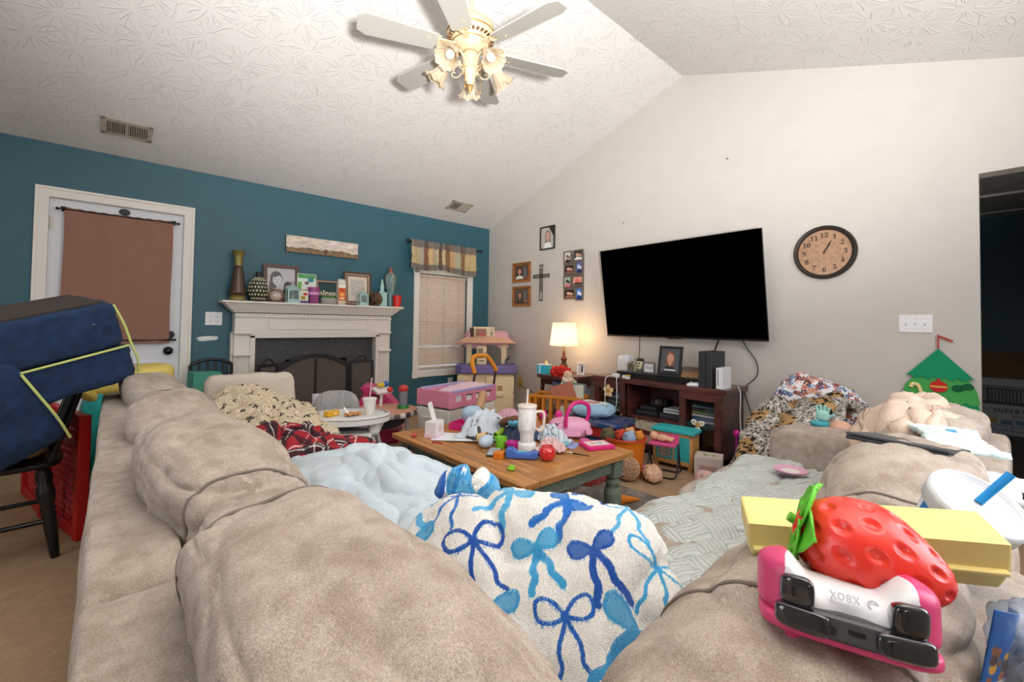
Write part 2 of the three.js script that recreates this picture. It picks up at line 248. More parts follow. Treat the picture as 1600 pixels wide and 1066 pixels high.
// fireplace mantel, origin at floor below its middle
const mant = thing('fireplace_mantel', 'white painted fireplace mantel with fluted pilasters and dentil moulding', 'mantel', [-2.307, 0, 0]);
{ const W = M(0xe3dcd3, .4), slate = new THREE.MeshStandardMaterial({ map: dtex(256, 256, (u, v) => 62 + 10 * pn(u, v, 3) + 9 * pn(u, v, 14, 2)), roughness: .5 });
  mesh('shelf', [RB(1.77, .022, .215, .006, 0, 1.276, .1075), RB(1.72, .016, .19, .005, 0, 1.257, .095)], W, mant);
  mesh('crown', [1, 2, 3, 4].map(i => RB(1.72 - i * .035, .018, .19 - i * .013, .007, 0, 1.257 - i * .0165, (.19 - i * .013) / 2)), W, mant);
  const dg = RB(.022, .024, .012, .003); for (let i = 0; i < 44; i++) { const m = mesh('dentil', dg, W, mant); m.position.set(-.756 + i * 1.512 / 43, 1.163, .13); }
  mesh('frieze', [B(1.54, .2, .125, 0, 1.075, .0625), RB(1.55, .014, .14, .004, 0, 1.145, .07)], W, mant);
  mesh('frieze_panel', [RB(.98, .012, .01, .004, 0, 1.13, .127), RB(.98, .012, .01, .004, 0, 1.03, .127), RB(.012, .1, .01, .004, -.49, 1.08, .127), RB(.012, .1, .01, .004, .49, 1.08, .127)], W, mant);
  for (const s of [-1, 1]) { const P = mesh('pilaster', [B(.128, .99, .105, s * .706, .495, .0525), B(.02, .99, .07, s * .78, .495, .035), RB(.145, .024, .135, .008, s * .706, .99, .07), RB(.145, .03, .135, .008, s * .706, .79, .07), B(.132, .15, .125, s * .706, .075, .0625)], W, mant);
    for (let i = 0; i < 5; i++) mesh('flute', tr(new THREE.CylinderGeometry(.0095, .0095, .61, 8), s * .706 - .05 + i * .025, .47, .104), W, P); }
  mesh('inner_frame', [RB(.045, .97, .12, .006, -.62, .485, .06), RB(.045, .97, .12, .006, .62, .485, .06), RB(1.285, .05, .12, .006, 0, .965, .06)], W, mant);
  mesh('surround', EX(shp([[-.6, 0], [-.31, 0], [-.31, .72], [.31, .72], [.31, 0], [.6, 0], [.6, .945], [-.6, .945]]), .03, 0), slate, mant, 'dark grey slate surround'); }
struct('firebox', [B(.66, .02, .5, -2.31, .01, -.4), B(.66, .02, .5, -2.31, .74, -.4), B(.02, .74, .5, -2.63, .37, -.4), B(.02, .74, .5, -1.99, .37, -.4), B(.66, .74, .02, -2.31, .37, -.65)], M(0x2b2724, .9));
{ const s = thing('fire_screen', 'black three-panel arched fire screen with mesh', 'fire screen', [-2.395, 0, .25]);
  const net = new THREE.MeshStandardMaterial({ color: 0x5c534b, roughness: .75, transparent: true, opacity: .78 }), k = M(0x1d1c1c, .5, { metalness: .3 });
  const arch = n => Array.from({ length: n + 1 }, (_, i) => { const t = i / n * 2 - 1; return [.335 * t, .675 + .11 * (1 - t * t)]; });
  const A = arch(24), In = A.map(([x, y]) => [x * .91, y - .035]);
  mesh('arch_frame', EX(shp([[.335, .03], ...A.slice().reverse(), [-.335, .03]], [[[.3, .06], ...In.slice().reverse(), [-.3, .06]]]), .014, .002, 0, 0, -.007), k, s); mesh('mullion', B(.022, .7, .016, 0, .39, 0), k, s);
  mesh('mesh_panel', EX([[.31, .05], ...In.slice().reverse(), [-.31, .05]], .002, 0, 0, 0, -.004), net, s); for (const x of [-.3, .3]) mesh('foot', RB(.02, .03, .16, .004, x, .015, .0), k, s);
  for (const sg of [-1, 1]) { const w = new THREE.Group(); w.name = 'wing'; w.position.set(sg * .345, 0, 0); w.rotation.y = sg * -.35; s.add(w); const L = sg < 0 ? .19 : .235;
    mesh('wing_frame', EX(shp(rect(0, .03, L, .705), [rect(.022, .055, L - .022, .68)]), .014, .002, sg < 0 ? -L : 0, 0, -.007), k, w); mesh('wing_mesh', B(L - .03, .64, .002, sg * L / 2, .37, 0), net, w); mesh('wing_handle', TO(.045, .008, PI, sg * L / 2, .705, 0), k, w); } }
// spackle daub left on the teal wall
mesh('spackle_patch', EX(shp([[-.085, .004], [-.05, .018], [.01, .024], [.075, .02], [.088, .008], [.07, -.012], [.03, -.016], [-.03, -.022], [-.07, -.018], [-.06, -.006]]), .0015, .0006, -3.27, .937, -.001), M(0xe4e6e6, .8), scene.getObjectByName('wall_left'));
// ---------- ceiling vents and fan ----------
function vent(label, x, y, z) {
  const v = thing('ceiling_vent', label, 'vent', [x, y, z]); v.rotation.x = -.3465; const m = M(0xbfb6a6, .5, { metalness: .2 });
  mesh('frame', [B(.30, .008, .03, 0, -.004, -.08), B(.30, .008, .03, 0, -.004, .08), B(.03, .008, .19, -.135, -.004, 0), B(.03, .008, .19, .135, -.004, 0), B(.012, .008, .14, 0, -.004, 0)], m, v);
  mesh('duct', B(.25, .004, .14, 0, -.0005, 0), M(0x4b443c, .9), v);
  const lg = tr(new THREE.BoxGeometry(.0025, .016, .13)); for (let i = 0; i < 18; i++) { const l = mesh('louver', lg, m, v); l.position.set(-.115 + i * .0135 + (i > 8 ? .004 : 0), -.006, 0); l.rotation.z = i > 8 ? .6 : -.6; }
  mesh('lever', B(.006, .012, .02, .125, -.012, .02), m, v);
}
vent('beige ceiling vent above the white door', -3.866, 2.56, .348); vent('beige ceiling vent near the corner above window', -.757, 2.56, .338);
{ const f = thing('ceiling_fan', 'ivory ceiling fan with six white blades and glass tulip lights', 'ceiling fan', [-2.45, 2.65, 2.841]);
  const iv = M(0xcdb894, .5), gold = M(0xa9834f, .4, { metalness: .5 }), bl = M(0xa9a8a0, .5), glass = M(0xe6d9c2, .4, { transmission: .6, thickness: 0 }), bulb = M(0xe2ddd2, .4);
  mesh('downrod', CY(.013, .013, .62, 14, 0, .5, 0), iv, f); mesh('canopy', LA([[0, .83], [.07, .83], [.068, .8], [.03, .745], [.014, .74]], 24), iv, f);
  const mo = mesh('motor_housing', LA([[.015, .2], [.05, .195], [.09, .165], [.13, .13], [.135, .085], [.13, .06], [.1, .045], [.1, .02], [.06, .0], [.058, -.02], [0, -.02]], 40), iv, f);
  const sg = B(.012, .006, .03); for (let i = 0; i < 30; i++) { const a = i / 30 * 2 * PI, m = mesh('vent_slot', sg, M(0x6b4b2c, .7), mo); m.position.set(.117 * cos(a), .052, .117 * sin(a)); m.rotation.set(0, -a + PI / 2, 0); }
  mesh('trim_ring', [TO(.134, .005, 2 * PI, 0, .085, 0, PI / 2), TO(.1, .004, 2 * PI, 0, .03, 0, PI / 2)], gold, f);
  const bs = [[.19, -.055], [.56, -.07], [.605, -.045], [.605, .045], [.56, .07], [.19, .055]];
  for (let i = 0; i < 6; i++) {
    const g = new THREE.Group(); g.name = 'blade'; g.rotation.set(0, (160 - 60 * i) * PI / 180, 0); f.add(g);
    const b = mesh('blade_board', tr(EX(bs, .005, .0015), 0, 0, 0, PI / 2), bl, g); b.rotation.x = .2; b.position.y = .0;
    mesh('blade_iron', [B(.1, .006, .03, .14, .012, 0), RB(.09, .006, .075, .003, .215, .006, 0, .2), TO(.022, .005, 2 * PI, .17, .004, 0, PI / 2), CY(.006, .006, .012, 8, .2, 0, .02), CY(.006, .006, .012, 8, .24, 0, -.02)], iv, g);
  }
  mesh('light_fitter', LA([[.0, -.02], [.045, -.02], [.05, -.05], [.042, -.1], [.05, -.115], [.045, -.14], [.028, -.155], [.03, -.175], [.014, -.2], [.016, -.215], [.005, -.235], [0, -.236]], 28), iv, f);
  mesh('finial', [LA([[0, -.2], [.02, -.205], [.016, -.222], [.006, -.24], [.007, -.25], [0, -.256]], 16), TO(.046, .004, 2 * PI, 0, -.117, 0, PI / 2)], gold, f);
  const flute = LA([[.018, 0], [.026, -.01], [.034, -.035], [.04, -.062], [.05, -.085], [.066, -.105], [.068, -.107], [.052, -.087], [.042, -.062], [.036, -.035], [.027, -.012]], 48);
  { const p = flute.attributes.position; for (let i = 0; i < p.count; i++) { const x = p.getX(i), z = p.getZ(i), y = p.getY(i), a = Math.atan2(z, x), k = 1 + .045 * cos(a * 14) * sst(0, -.1, y); p.setXYZ(i, x * k, y + .006 * cos(a * 7) * sst(-.09, -.107, y), z * k); } flute.computeVertexNormals(); }
  for (let i = 0; i < 5; i++) {
    const L = new THREE.Group(); L.name = 'light_arm'; L.rotation.order = 'YXZ'; L.rotation.y = -.63 + i * 1.2566 + .6283; f.add(L);
    mesh('arm_tube', TU([[0, -.09, .04], [0, -.06, .085], [0, -.065, .125], [0, -.08, .142]], .007, 16), iv, L); mesh('arm_scroll', TU([[0, -.12, .045], [0, -.15, .075], [0, -.135, .11], [0, -.115, .1], [0, -.123, .088]], .0035, 20, 5), iv, L);
    const S = (n, g, m) => { const o = mesh(n, g, m, L); o.position.set(0, -.078, .142); o.rotation.x = -.72; return o; };
    S('socket', LA([[0, .012], [.02, .012], [.022, -.012], [.018, -.02], [0, -.02]], 16), iv); S('glass_shade', flute, glass); S('bulb', [SP(.024, 1, 1.35, 1, 0, -.06, 0), CY(.012, .014, .03, 12, 0, -.022, 0)], bulb);
  }
  for (const [x, z, l] of [[-.05, .02, .11], [.03, .055, .13]]) mesh('pull_chain', [CY(.0016, .0016, l, 5, x, -.12 - l / 2, z), SP(.007, 1, 1.3, 1, x, -.125 - l, z)], gold, f); }
// ---------- things on the walls ----------
const onR = -PI / 2;     // turn of things hung on the greige wall: their front looks into the room
function portrait(c, W, H, bg, hair, skin, top, cx = .45, s = 1) {
  c.fillStyle = bg; c.fillRect(0, 0, W, H); c.fillStyle = hair; c.beginPath(); c.ellipse(W * cx, H * .42, W * .2 * s, H * .27 * s, 0, 0, 7); c.fill(); c.fillRect(W * (cx - .19 * s), H * .42, W * .38 * s, H * .3);
  c.fillStyle = top; c.beginPath(); c.ellipse(W * cx, H * 1.02, W * .3 * s, H * .32, 0, 0, 7); c.fill();
  c.fillStyle = skin; c.fillRect(W * (cx - .05), H * .55, W * .1, H * .18); c.beginPath(); c.ellipse(W * cx, H * .43, W * .135 * s, H * .19 * s, 0, 0, 7); c.fill();
  c.fillStyle = 'rgba(40,25,20,.75)'; c.fillRect(W * (cx - .075), H * .4, W * .04, H * .025); c.fillRect(W * (cx + .035), H * .4, W * .04, H * .025); c.fillStyle = 'rgba(150,60,60,.8)'; c.fillRect(W * (cx - .045), H * .52, W * .09, H * .02);
}
function frame(name, label, w, h, b, col, p, ry, draw, o = {}) {
  const f = thing(name, label, o.cat || 'framed photo', p, ry), d = o.d || .02, m = o.mat || M(col, .5);
  mesh('frame', [RB(w, b, d, .004, 0, h / 2 - b / 2, d / 2), RB(w, b, d, .004, 0, -h / 2 + b / 2, d / 2), RB(b, h - 2 * b, d, .004, -w / 2 + b / 2, 0, d / 2), RB(b, h - 2 * b, d, .004, w / 2 - b / 2, 0, d / 2), B(w - b, h - b, .004, 0, 0, .003)], m, f);
  if (o.lip) mesh('inner_lip', EX(shp(rect(-w / 2 + b, -h / 2 + b, w / 2 - b, h / 2 - b), [rect(-w / 2 + b + o.lip, -h / 2 + b + o.lip, w / 2 - b - o.lip, h / 2 - b - o.lip)]), .006, 0, 0, 0, .004), M(o.lipc || col, .5), f);
  mesh('picture', slab(w - 2 * b, h - 2 * b, .003, 0, 0, .007), picMat(o.tw || 160, o.th || Math.round(160 * h / w), draw), f);
  if (o.tilt) f.rotation.x = o.tilt; return f;
}
const oak = new THREE.MeshStandardMaterial({ map: dtex(256, 128, (u, v) => { const g = N3(u * 5, v * 60, 1) * .16 + N3(u * 2, v * 9, 4) * .14; return [152, 96, 48].map(x => x * (1 + g)); }), roughness: .4 });
const words = (c, x, y, s, n, col) => { c.fillStyle = col; for (let i = 0; i < n; i++) c.fillRect(x + (i % 2) * 2, y + i * s * 1.7, s * 6 * (.7 + .3 * ((i * 37 % 10) / 10)), s * .8); };
frame('framed_photo', 'oak framed photo of long-haired child in white top', .335, .255, .034, 0, [-.001, 1.778, .685], onR, (c, W, H) => { portrait(c, W, H, '#57504d', '#2b1a14', '#c98f74', '#dfe3df', .36, 1); words(c, W * .64, H * .2, 6, 7, '#75808f'); c.fillStyle = '#b5573c'; c.fillRect(W * .72, H * .8, 30, 12); }, { mat: oak, lip: .01, lipc: 0x7d4a20 });
frame('framed_photo', 'oak framed photo of short-haired child in dark top', .335, .262, .034, 0, [-.001, 1.468, .69], onR, (c, W, H) => { portrait(c, W, H, '#5a524f', '#2a1c17', '#c58d73', '#33333a', .38, .85); words(c, W * .64, H * .2, 6, 6, '#7b8694'); c.fillStyle = '#c8694c'; c.fillRect(W * .66, H * .75, 40, 12); }, { mat: oak, lip: .01, lipc: 0x7d4a20 });
frame('framed_photo', 'thin black framed portrait in white above wire cross', .245, .285, .016, 0x1c1a19, [-.001, 2.165, 1.137], onR, (c, W, H) => { portrait(c, W, H, '#b8b6ad', '#8a7a6c', '#c9a28e', '#e9ebe6', .52, 1.1); c.fillStyle = '#2b2723'; c.beginPath(); c.moveTo(W * .6, 0); c.lineTo(W, 0); c.lineTo(W, H * .5); c.fill(); });
{ const cr = thing('wall_cross', 'openwork dark metal wall cross between the photo frames', 'cross', [-.012, 1.63, 1.04], onR), m = M(0x3d342b, .45, { metalness: .6 }), r = .004, k = [];
  for (const s of [-1, 1]) k.push(BAR([s * .022, -.23, 0], [s * .022, .215, 0], r), BAR([-.135, .075 + s * .018, 0], [.135, .075 + s * .018, 0], r));
  mesh('outline', [...k, BAR([-.03, .21, 0], [.03, .21, 0], .006), BAR([-.03, -.225, 0], [.03, -.225, 0], .006), BAR([-.13, .05, 0], [-.13, .1, 0], .006), BAR([.13, .05, 0], [.13, .1, 0], .006)], m, cr);
  const tw = ph => TU(Array.from({ length: 22 }, (_, i) => [.014 * sin(i * .95 + ph), -.12 + i * .0138, .006 * cos(i * .95 + ph)]), .0032, 66, 5), tx = ph => TU(Array.from({ length: 16 }, (_, i) => [-.12 + i * .016, .075 + .012 * sin(i * 1.1 + ph), .006 * cos(i * 1.1 + ph)]), .0032, 50, 5);
  mesh('twist', [tw(0), tw(PI), tx(0), tx(PI)], m, cr); }
{ const f = thing('photo_collage', 'grey wooden collage frame holding eight small photos', 'photo collage', [-.001, 1.675, 1.55], onR), m = M(0x6b5f57, .6);
  const cells = [[-.085, .215, .12, .15], [.07, .225, .15, .13], [-.06, .075, .16, .115], [.085, .085, .11, .15], [-.085, -.07, .12, .14], [.065, -.065, .16, .115], [-.055, -.21, .17, .12], [.09, -.215, .11, .15]];
  const cols = [['#d9d4cc', '#8b6a58', '#40342f'], ['#3a3c3e', '#c79a84', '#e6e0da'], ['#2e2623', '#dca68f', '#8b5b4b'], ['#5a6da8', '#d9dbe6', '#273059'], ['#a8c6b4', '#3d3a40', '#e07a8a'], ['#e9a793', '#d46f66', '#593a35'], ['#2d2523', '#dcae96', '#9b6a55'], ['#4f7fc4', '#d8e2ee', '#1d3c78']];
  cells.forEach(([x, y, w, h], i) => { const c = mesh('photo_mount', EX(shp(rect(-w / 2, -h / 2, w / 2, h / 2), [rect(-w / 2 + .014, -h / 2 + .014, w / 2 - .014, h / 2 - .014)]), .014, .002, x, y, 0), m, f);
    mesh('photo', slab(w - .024, h - .024, .004, x, y, .004), picMat(64, 64, (c, W, H) => { const [a, b, d] = cols[i]; c.fillStyle = a; c.fillRect(0, 0, W, H); c.fillStyle = b; c.beginPath(); c.arc(24, 26, 12, 0, 7); c.fill(); c.beginPath(); c.arc(44, 32, 10, 0, 7); c.fill(); c.fillStyle = d; c.beginPath(); c.ellipse(26, 62, 22, 22, 0, 0, 7); c.fill(); c.beginPath(); c.ellipse(50, 64, 14, 20, 0, 0, 7); c.fill(); }), c); });
  mesh('backing', [B(.3, .5, .004, 0, 0, -.001 + .003)], m, f); }
// television: screen leaning forward on its wall arm
{ const t = thing('television', 'large flat black television tilted forward on grey wall', 'television', [-.149, 1.438, 2.836], onR - .036); t.rotation.x = .155;
  mesh('screen', RB(1.546, .866, .012, .003, 0, .004, 0), M(0x000000, 1, { ior: 1.01, specularIntensity: 0 }), t); mesh('bezel', [RB(1.554, .88, .012, .003, 0, 0, -.006), RB(1.554, .02, .016, .003, 0, -.433, -.002)], M(0x0a0a0b, .4), t);
  mesh('rear_housing', [RB(1.3, .6, .035, .015, 0, -.05, -.028)], M(0x101011, .6), t); mesh('sensor_strip', RB(.14, .014, .014, .005, -.02, -.444, .0), M(0x0a0a0b, .4), t);
  mesh('wall_arm', [B(.4, .42, .012, 0, 0, -.05), B(.06, .12, .06, -.12, 0, -.08), B(.06, .12, .06, .12, 0, -.08)], M(0x1b1b1c, .6), t); }
// clock
{ const k = thing('wall_clock', 'round dark bronze wall clock with tan dial and black numerals', 'clock', [0, 1.672, 3.957], onR);
  mesh('rim', LA([[.165, .012], [.168, .03], [.174, .036], [.18, .03], [.184, .038], [.192, .034], [.198, .018], [.198, 0], [.15, 0], [.15, .012]], 64, 0, 0, 0, PI / 2), M(0x2e2620, .38, { metalness: .45 }), k);
  mesh('dial', CY(.168, .168, .008, 64, 0, 0, .012, PI / 2), new THREE.MeshPhysicalMaterial({ map: dtex(256, 256, (u, v) => [176, 138, 108].map(x => x * (1 + .1 * pn(u, v, 1.5) + .06 * pn(u, v, 6, 2)))), roughness: .35, metalness: .25, clearcoat: .6, clearcoatRoughness: .08 }), k);
  const font = await new FontLoader().loadAsync('fonts/droid/droid_serif_bold.typeface.json'), nm = M(0x2a211b, .6);
  for (let i = 1; i <= 12; i++) { const g = new TextGeometry(String(i), { font, size: .034, depth: .0015, curveSegments: 5 }); g.computeBoundingBox(); const b = g.boundingBox, a = i / 12 * 2 * PI; mesh('numeral', tr(g, .128 * sin(a) - (b.min.x + b.max.x) / 2, .128 * cos(a) - .017, .0165), nm, k); }
  for (const [l, a] of [[.075, .56], [.095, .5]]) mesh('hand', tr(EX([[-.003, -.015], [.003, -.015], [.0045, l * .6], [.0015, l], [-.0015, l], [-.0045, l * .6]], .0015, 0), 0, 0, .019 + a * .002, 0, 0, -a), nm, k); mesh('hub', CY(.007, .007, .008, 14, 0, 0, .02, PI / 2), nm, k);
  globalThis.__f = font; }
const serif = globalThis.__f, sansB = await new FontLoader().loadAsync('fonts/droid/droid_sans_bold.typeface.json');
// plates
function plate(name, label, cat, p, ry, w, h, kind, n, col = 0xe9e9ea) {
  const o = thing(name, label, cat, p, ry), m = M(col, .4); mesh('plate', RB(w, h, .006, .002, 0, 0, .003), m, o);
  for (let i = 0; i < n; i++) { const x = (i - (n - 1) / 2) * .046;
    if (kind === 's') mesh('toggle', [RB(.01, .024, .004, .002, x, 0, .007), RB(.007, .012, .012, .002, x, .003 * (i % 2 ? 1 : -1), .011, i % 2 ? -.5 : .5)], m, o); else for (const y of [-.02, .02]) { const s = mesh('socket', RB(.03, .026, .004, .004, x, y, .006), m, o); mesh('slots', [B(.002, .008, .001, x - .005, y + .003, .0085), B(.002, .007, .001, x + .005, y + .003, .0085), CY(.002, .002, .001, 8, x, y - .007, .0085, PI / 2)], M(0x4c4a46, .8), s); }
    for (const y of [-.045, .045]) mesh('screw', CY(.003, .003, .002, 8, x, kind === 's' ? y * .75 : y * .9 + 0, .006, PI / 2), M(0xbdbcb8, .5), o); }
}
plate('light_switch', 'white triple toggle switch plate above felt Christmas tree', 'light switch', [0, 1.149, 4.452], onR, .165, .116, 's', 3);
plate('wall_outlet', 'white double outlet plate on teal wall beside mantel', 'outlet', [-3.223, 1.12, 0], 0, .13, .12, 'o', 2);
plate('wall_outlet', 'tan single outlet low on wall behind toy kitchen', 'outlet', [0, .36, .68], onR, .075, .12, 'o', 1, 0xc9a55e);
plate('wall_outlet', 'white outlet plate low on teal wall under the window', 'outlet', [-.62, .34, 0], 0, .075, .12, 'o', 1);
one('power_cord', 'thin black cord running from tan outlet to side table', 'cord', TU([[-.012, .345, .68], [-.03, .33, .72], [-.035, .27, .95], [-.04, .19, 1.22], [-.05, .14, 1.42], [-.06, .1, 1.5]], .004, 30, 6), blackM);
[[2.17, 2.22, 'bare nail left in wall above the television'], [2.56, 3.26, 'bare nail high on wall between television and clock']].forEach(([y, z, l]) => one('wall_nail', l, 'nail', [CY(.003, .003, .02, 8, 0, 0, 0, 0, 0, PI / 2), CY(.006, .006, .003, 10, -.01, 0, 0, 0, 0, PI / 2)], M(0x8a6a3e, .4, { metalness: .7 }), [-.01, y, z]));
// long canvas over the mantel
{ const p = thing('canvas_picture', 'long narrow canvas of a longhorn under pale clouds', 'canvas picture', [-2.27, 1.893, .002], 0);
  mesh('stretcher', B(.737, .166, .024, 0, 0, .012), M(0x5d4231, .7), p);
  mesh('print', slab(.737, .166, .002, 0, 0, .0255), picMat(512, 116, (c, W, H) => { c.fillStyle = '#d9cdbf'; c.fillRect(0, 0, W, H); for (let i = 0; i < 260; i++) { c.fillStyle = ['rgba(150,150,158,.25)', 'rgba(232,205,178,.35)', 'rgba(240,236,228,.4)', 'rgba(190,165,140,.25)'][i % 4]; c.beginPath(); c.ellipse(rnd() * W, rnd() * H * .66, rr(8, 34), rr(3, 9), 0, 0, 7); c.fill(); } c.fillStyle = '#6d5b46'; c.beginPath(); c.moveTo(0, 84); for (let x = 0; x <= W; x += 16) c.lineTo(x, 80 + 5 * sin(x * .03) + 3 * sin(x * .11)); c.lineTo(W, H); c.lineTo(0, H); c.fill(); for (let i = 0; i < 240; i++) { c.fillStyle = ['#a98a5e', '#8c6b45', '#bfa173'][i % 3]; c.fillRect(rnd() * W, rr(88, H), rr(6, 26), 1.5); } c.fillStyle = '#6b3a2b'; c.beginPath(); c.ellipse(272, 86, 15, 12, 0, 0, 7); c.fill(); c.beginPath(); c.ellipse(272, 98, 8, 12, 0, 0, 7); c.fill(); c.strokeStyle = '#4d3528'; c.lineWidth = 3; c.beginPath(); c.moveTo(262, 80); c.quadraticCurveTo(238, 84, 228, 66); c.moveTo(282, 80); c.quadraticCurveTo(308, 84, 322, 64); c.stroke(); }, .6), p); }
// felt tree on the greige wall
{ const t = thing('felt_tree', 'green felt Christmas tree with ornaments hung beside hall opening', 'wall hanging', [-.01, 0, 4.56], onR), g1 = M(0x0f8f63, .95), g2 = M(0x46a352, .95), g3 = M(0x17985f, .95);
  const scal = (x0, x1, y, n, r) => Array.from({ length: n * 6 + 1 }, (_, i) => [x0 + (x1 - x0) * i / (n * 6), y - r * Math.abs(sin(i / 6 * PI))]);
  mesh('top_tier', EX([[0, .992], [-.155, .812], ...scal(-.13, .14, .815, 5, .02), [.165, .80]], .004, .001, 0, 0, .012), g1, t);
  mesh('middle_tier', EX([[-.11, .815], [-.16, .75], ...scal(-.18, .18, .665, 6, .018), [.165, .74], [.13, .81]], .004, .001, 0, 0, .006), g2, t);
  mesh('bottom_tier', EX([[-.15, .68], [-.2, .54], [-.21, .46], [.22, .46], [.205, .56], [.16, .68]], .004, .001), g3, t);
  mesh('ribbon_loop', [B(.008, .1, .003, 0, 1.03, .01), B(.07, .012, .003, .035, 1.055, .01, 0, 0, -.45)], M(0xb2332c, .7), t);
  mesh('candy_cane', TU([[-.075, .675, .016], [-.085, .72, .016], [-.1, .755, .016], [-.125, .755, .016], [-.13, .735, .016]], .011, 24, 8), new THREE.MeshStandardMaterial({ map: ctex(128, 16, (c) => { for (let i = 0; i < 16; i++) { c.fillStyle = i % 2 ? '#e8c74c' : '#f2ead0'; c.fillRect(i * 8, 0, 8, 16); } }), roughness: .9 }), t, 'yellow and white candy cane');
  const o = mesh('ball_ornament', [EX(circ(0, .752, .042, 24, .85), .004, .001, 0, 0, .014), B(.014, .018, .004, 0, .795, .016)], M(0xc3241f, .9), t, 'red felt ball ornament'); mesh('band', B(.078, .012, .002, 0, .752, .0205), M(0xd7a34a, .8), o);
  mesh('holly', [EX(circ(.085, .75, .028, 7, .8), .004, 0, 0, 0, .014), EX(circ(.13, .765, .026, 7, .8), .004, 0, 0, 0, .014), SP(.008, 1, 1, .5, .1, .765, .02), SP(.008, 1, 1, .5, .11, .755, .02)], M(0x0b5a37, .95), t, 'dark green felt holly'); }
// ---------- sectional sofa ----------
const suedeT = dtex(1024, 1024, (u, v) => { const a = pn(u, v, 1.3) * .55 + pn(u, v, 3.6, 3) * .45, b = pn(u, v, 14, 3) * .6 + pn(u, v, 30, 6) * .4, c = pn(u, v, 90, 8), k = sst(-.5, .7, a + .6 * b); return mix([174, 161, 148], [146, 131, 117], k).map(x => x * (1 + .07 * b + .26 * c)); }, true, [1.1, 1.1]);
const suedeB = dtex(512, 512, (u, v) => 128 + 80 * pn(u, v, 70, 4) + 14 * pn(u, v, 20, 1), false, [3, 3]);
const suede = new THREE.MeshPhysicalMaterial({ map: suedeT, roughness: .9, bumpMap: suedeB, bumpScale: .002, sheen: .25, sheenRoughness: .6, sheenColor: new THREE.Color(0xcfc4b8) });
const crease = (x, y, z, a, k = 5) => -a * Math.pow(1 - Math.min(1, Math.abs(N3(x, y, z)) * 1.25), k);
const sofa = thing('sectional_sofa', 'taupe microsuede corner sofa with big loose back cushions', 'sofa', [-3.4, 0, 4.3]);
const SO = g => tr(g, 3.4, 0, -4.3);
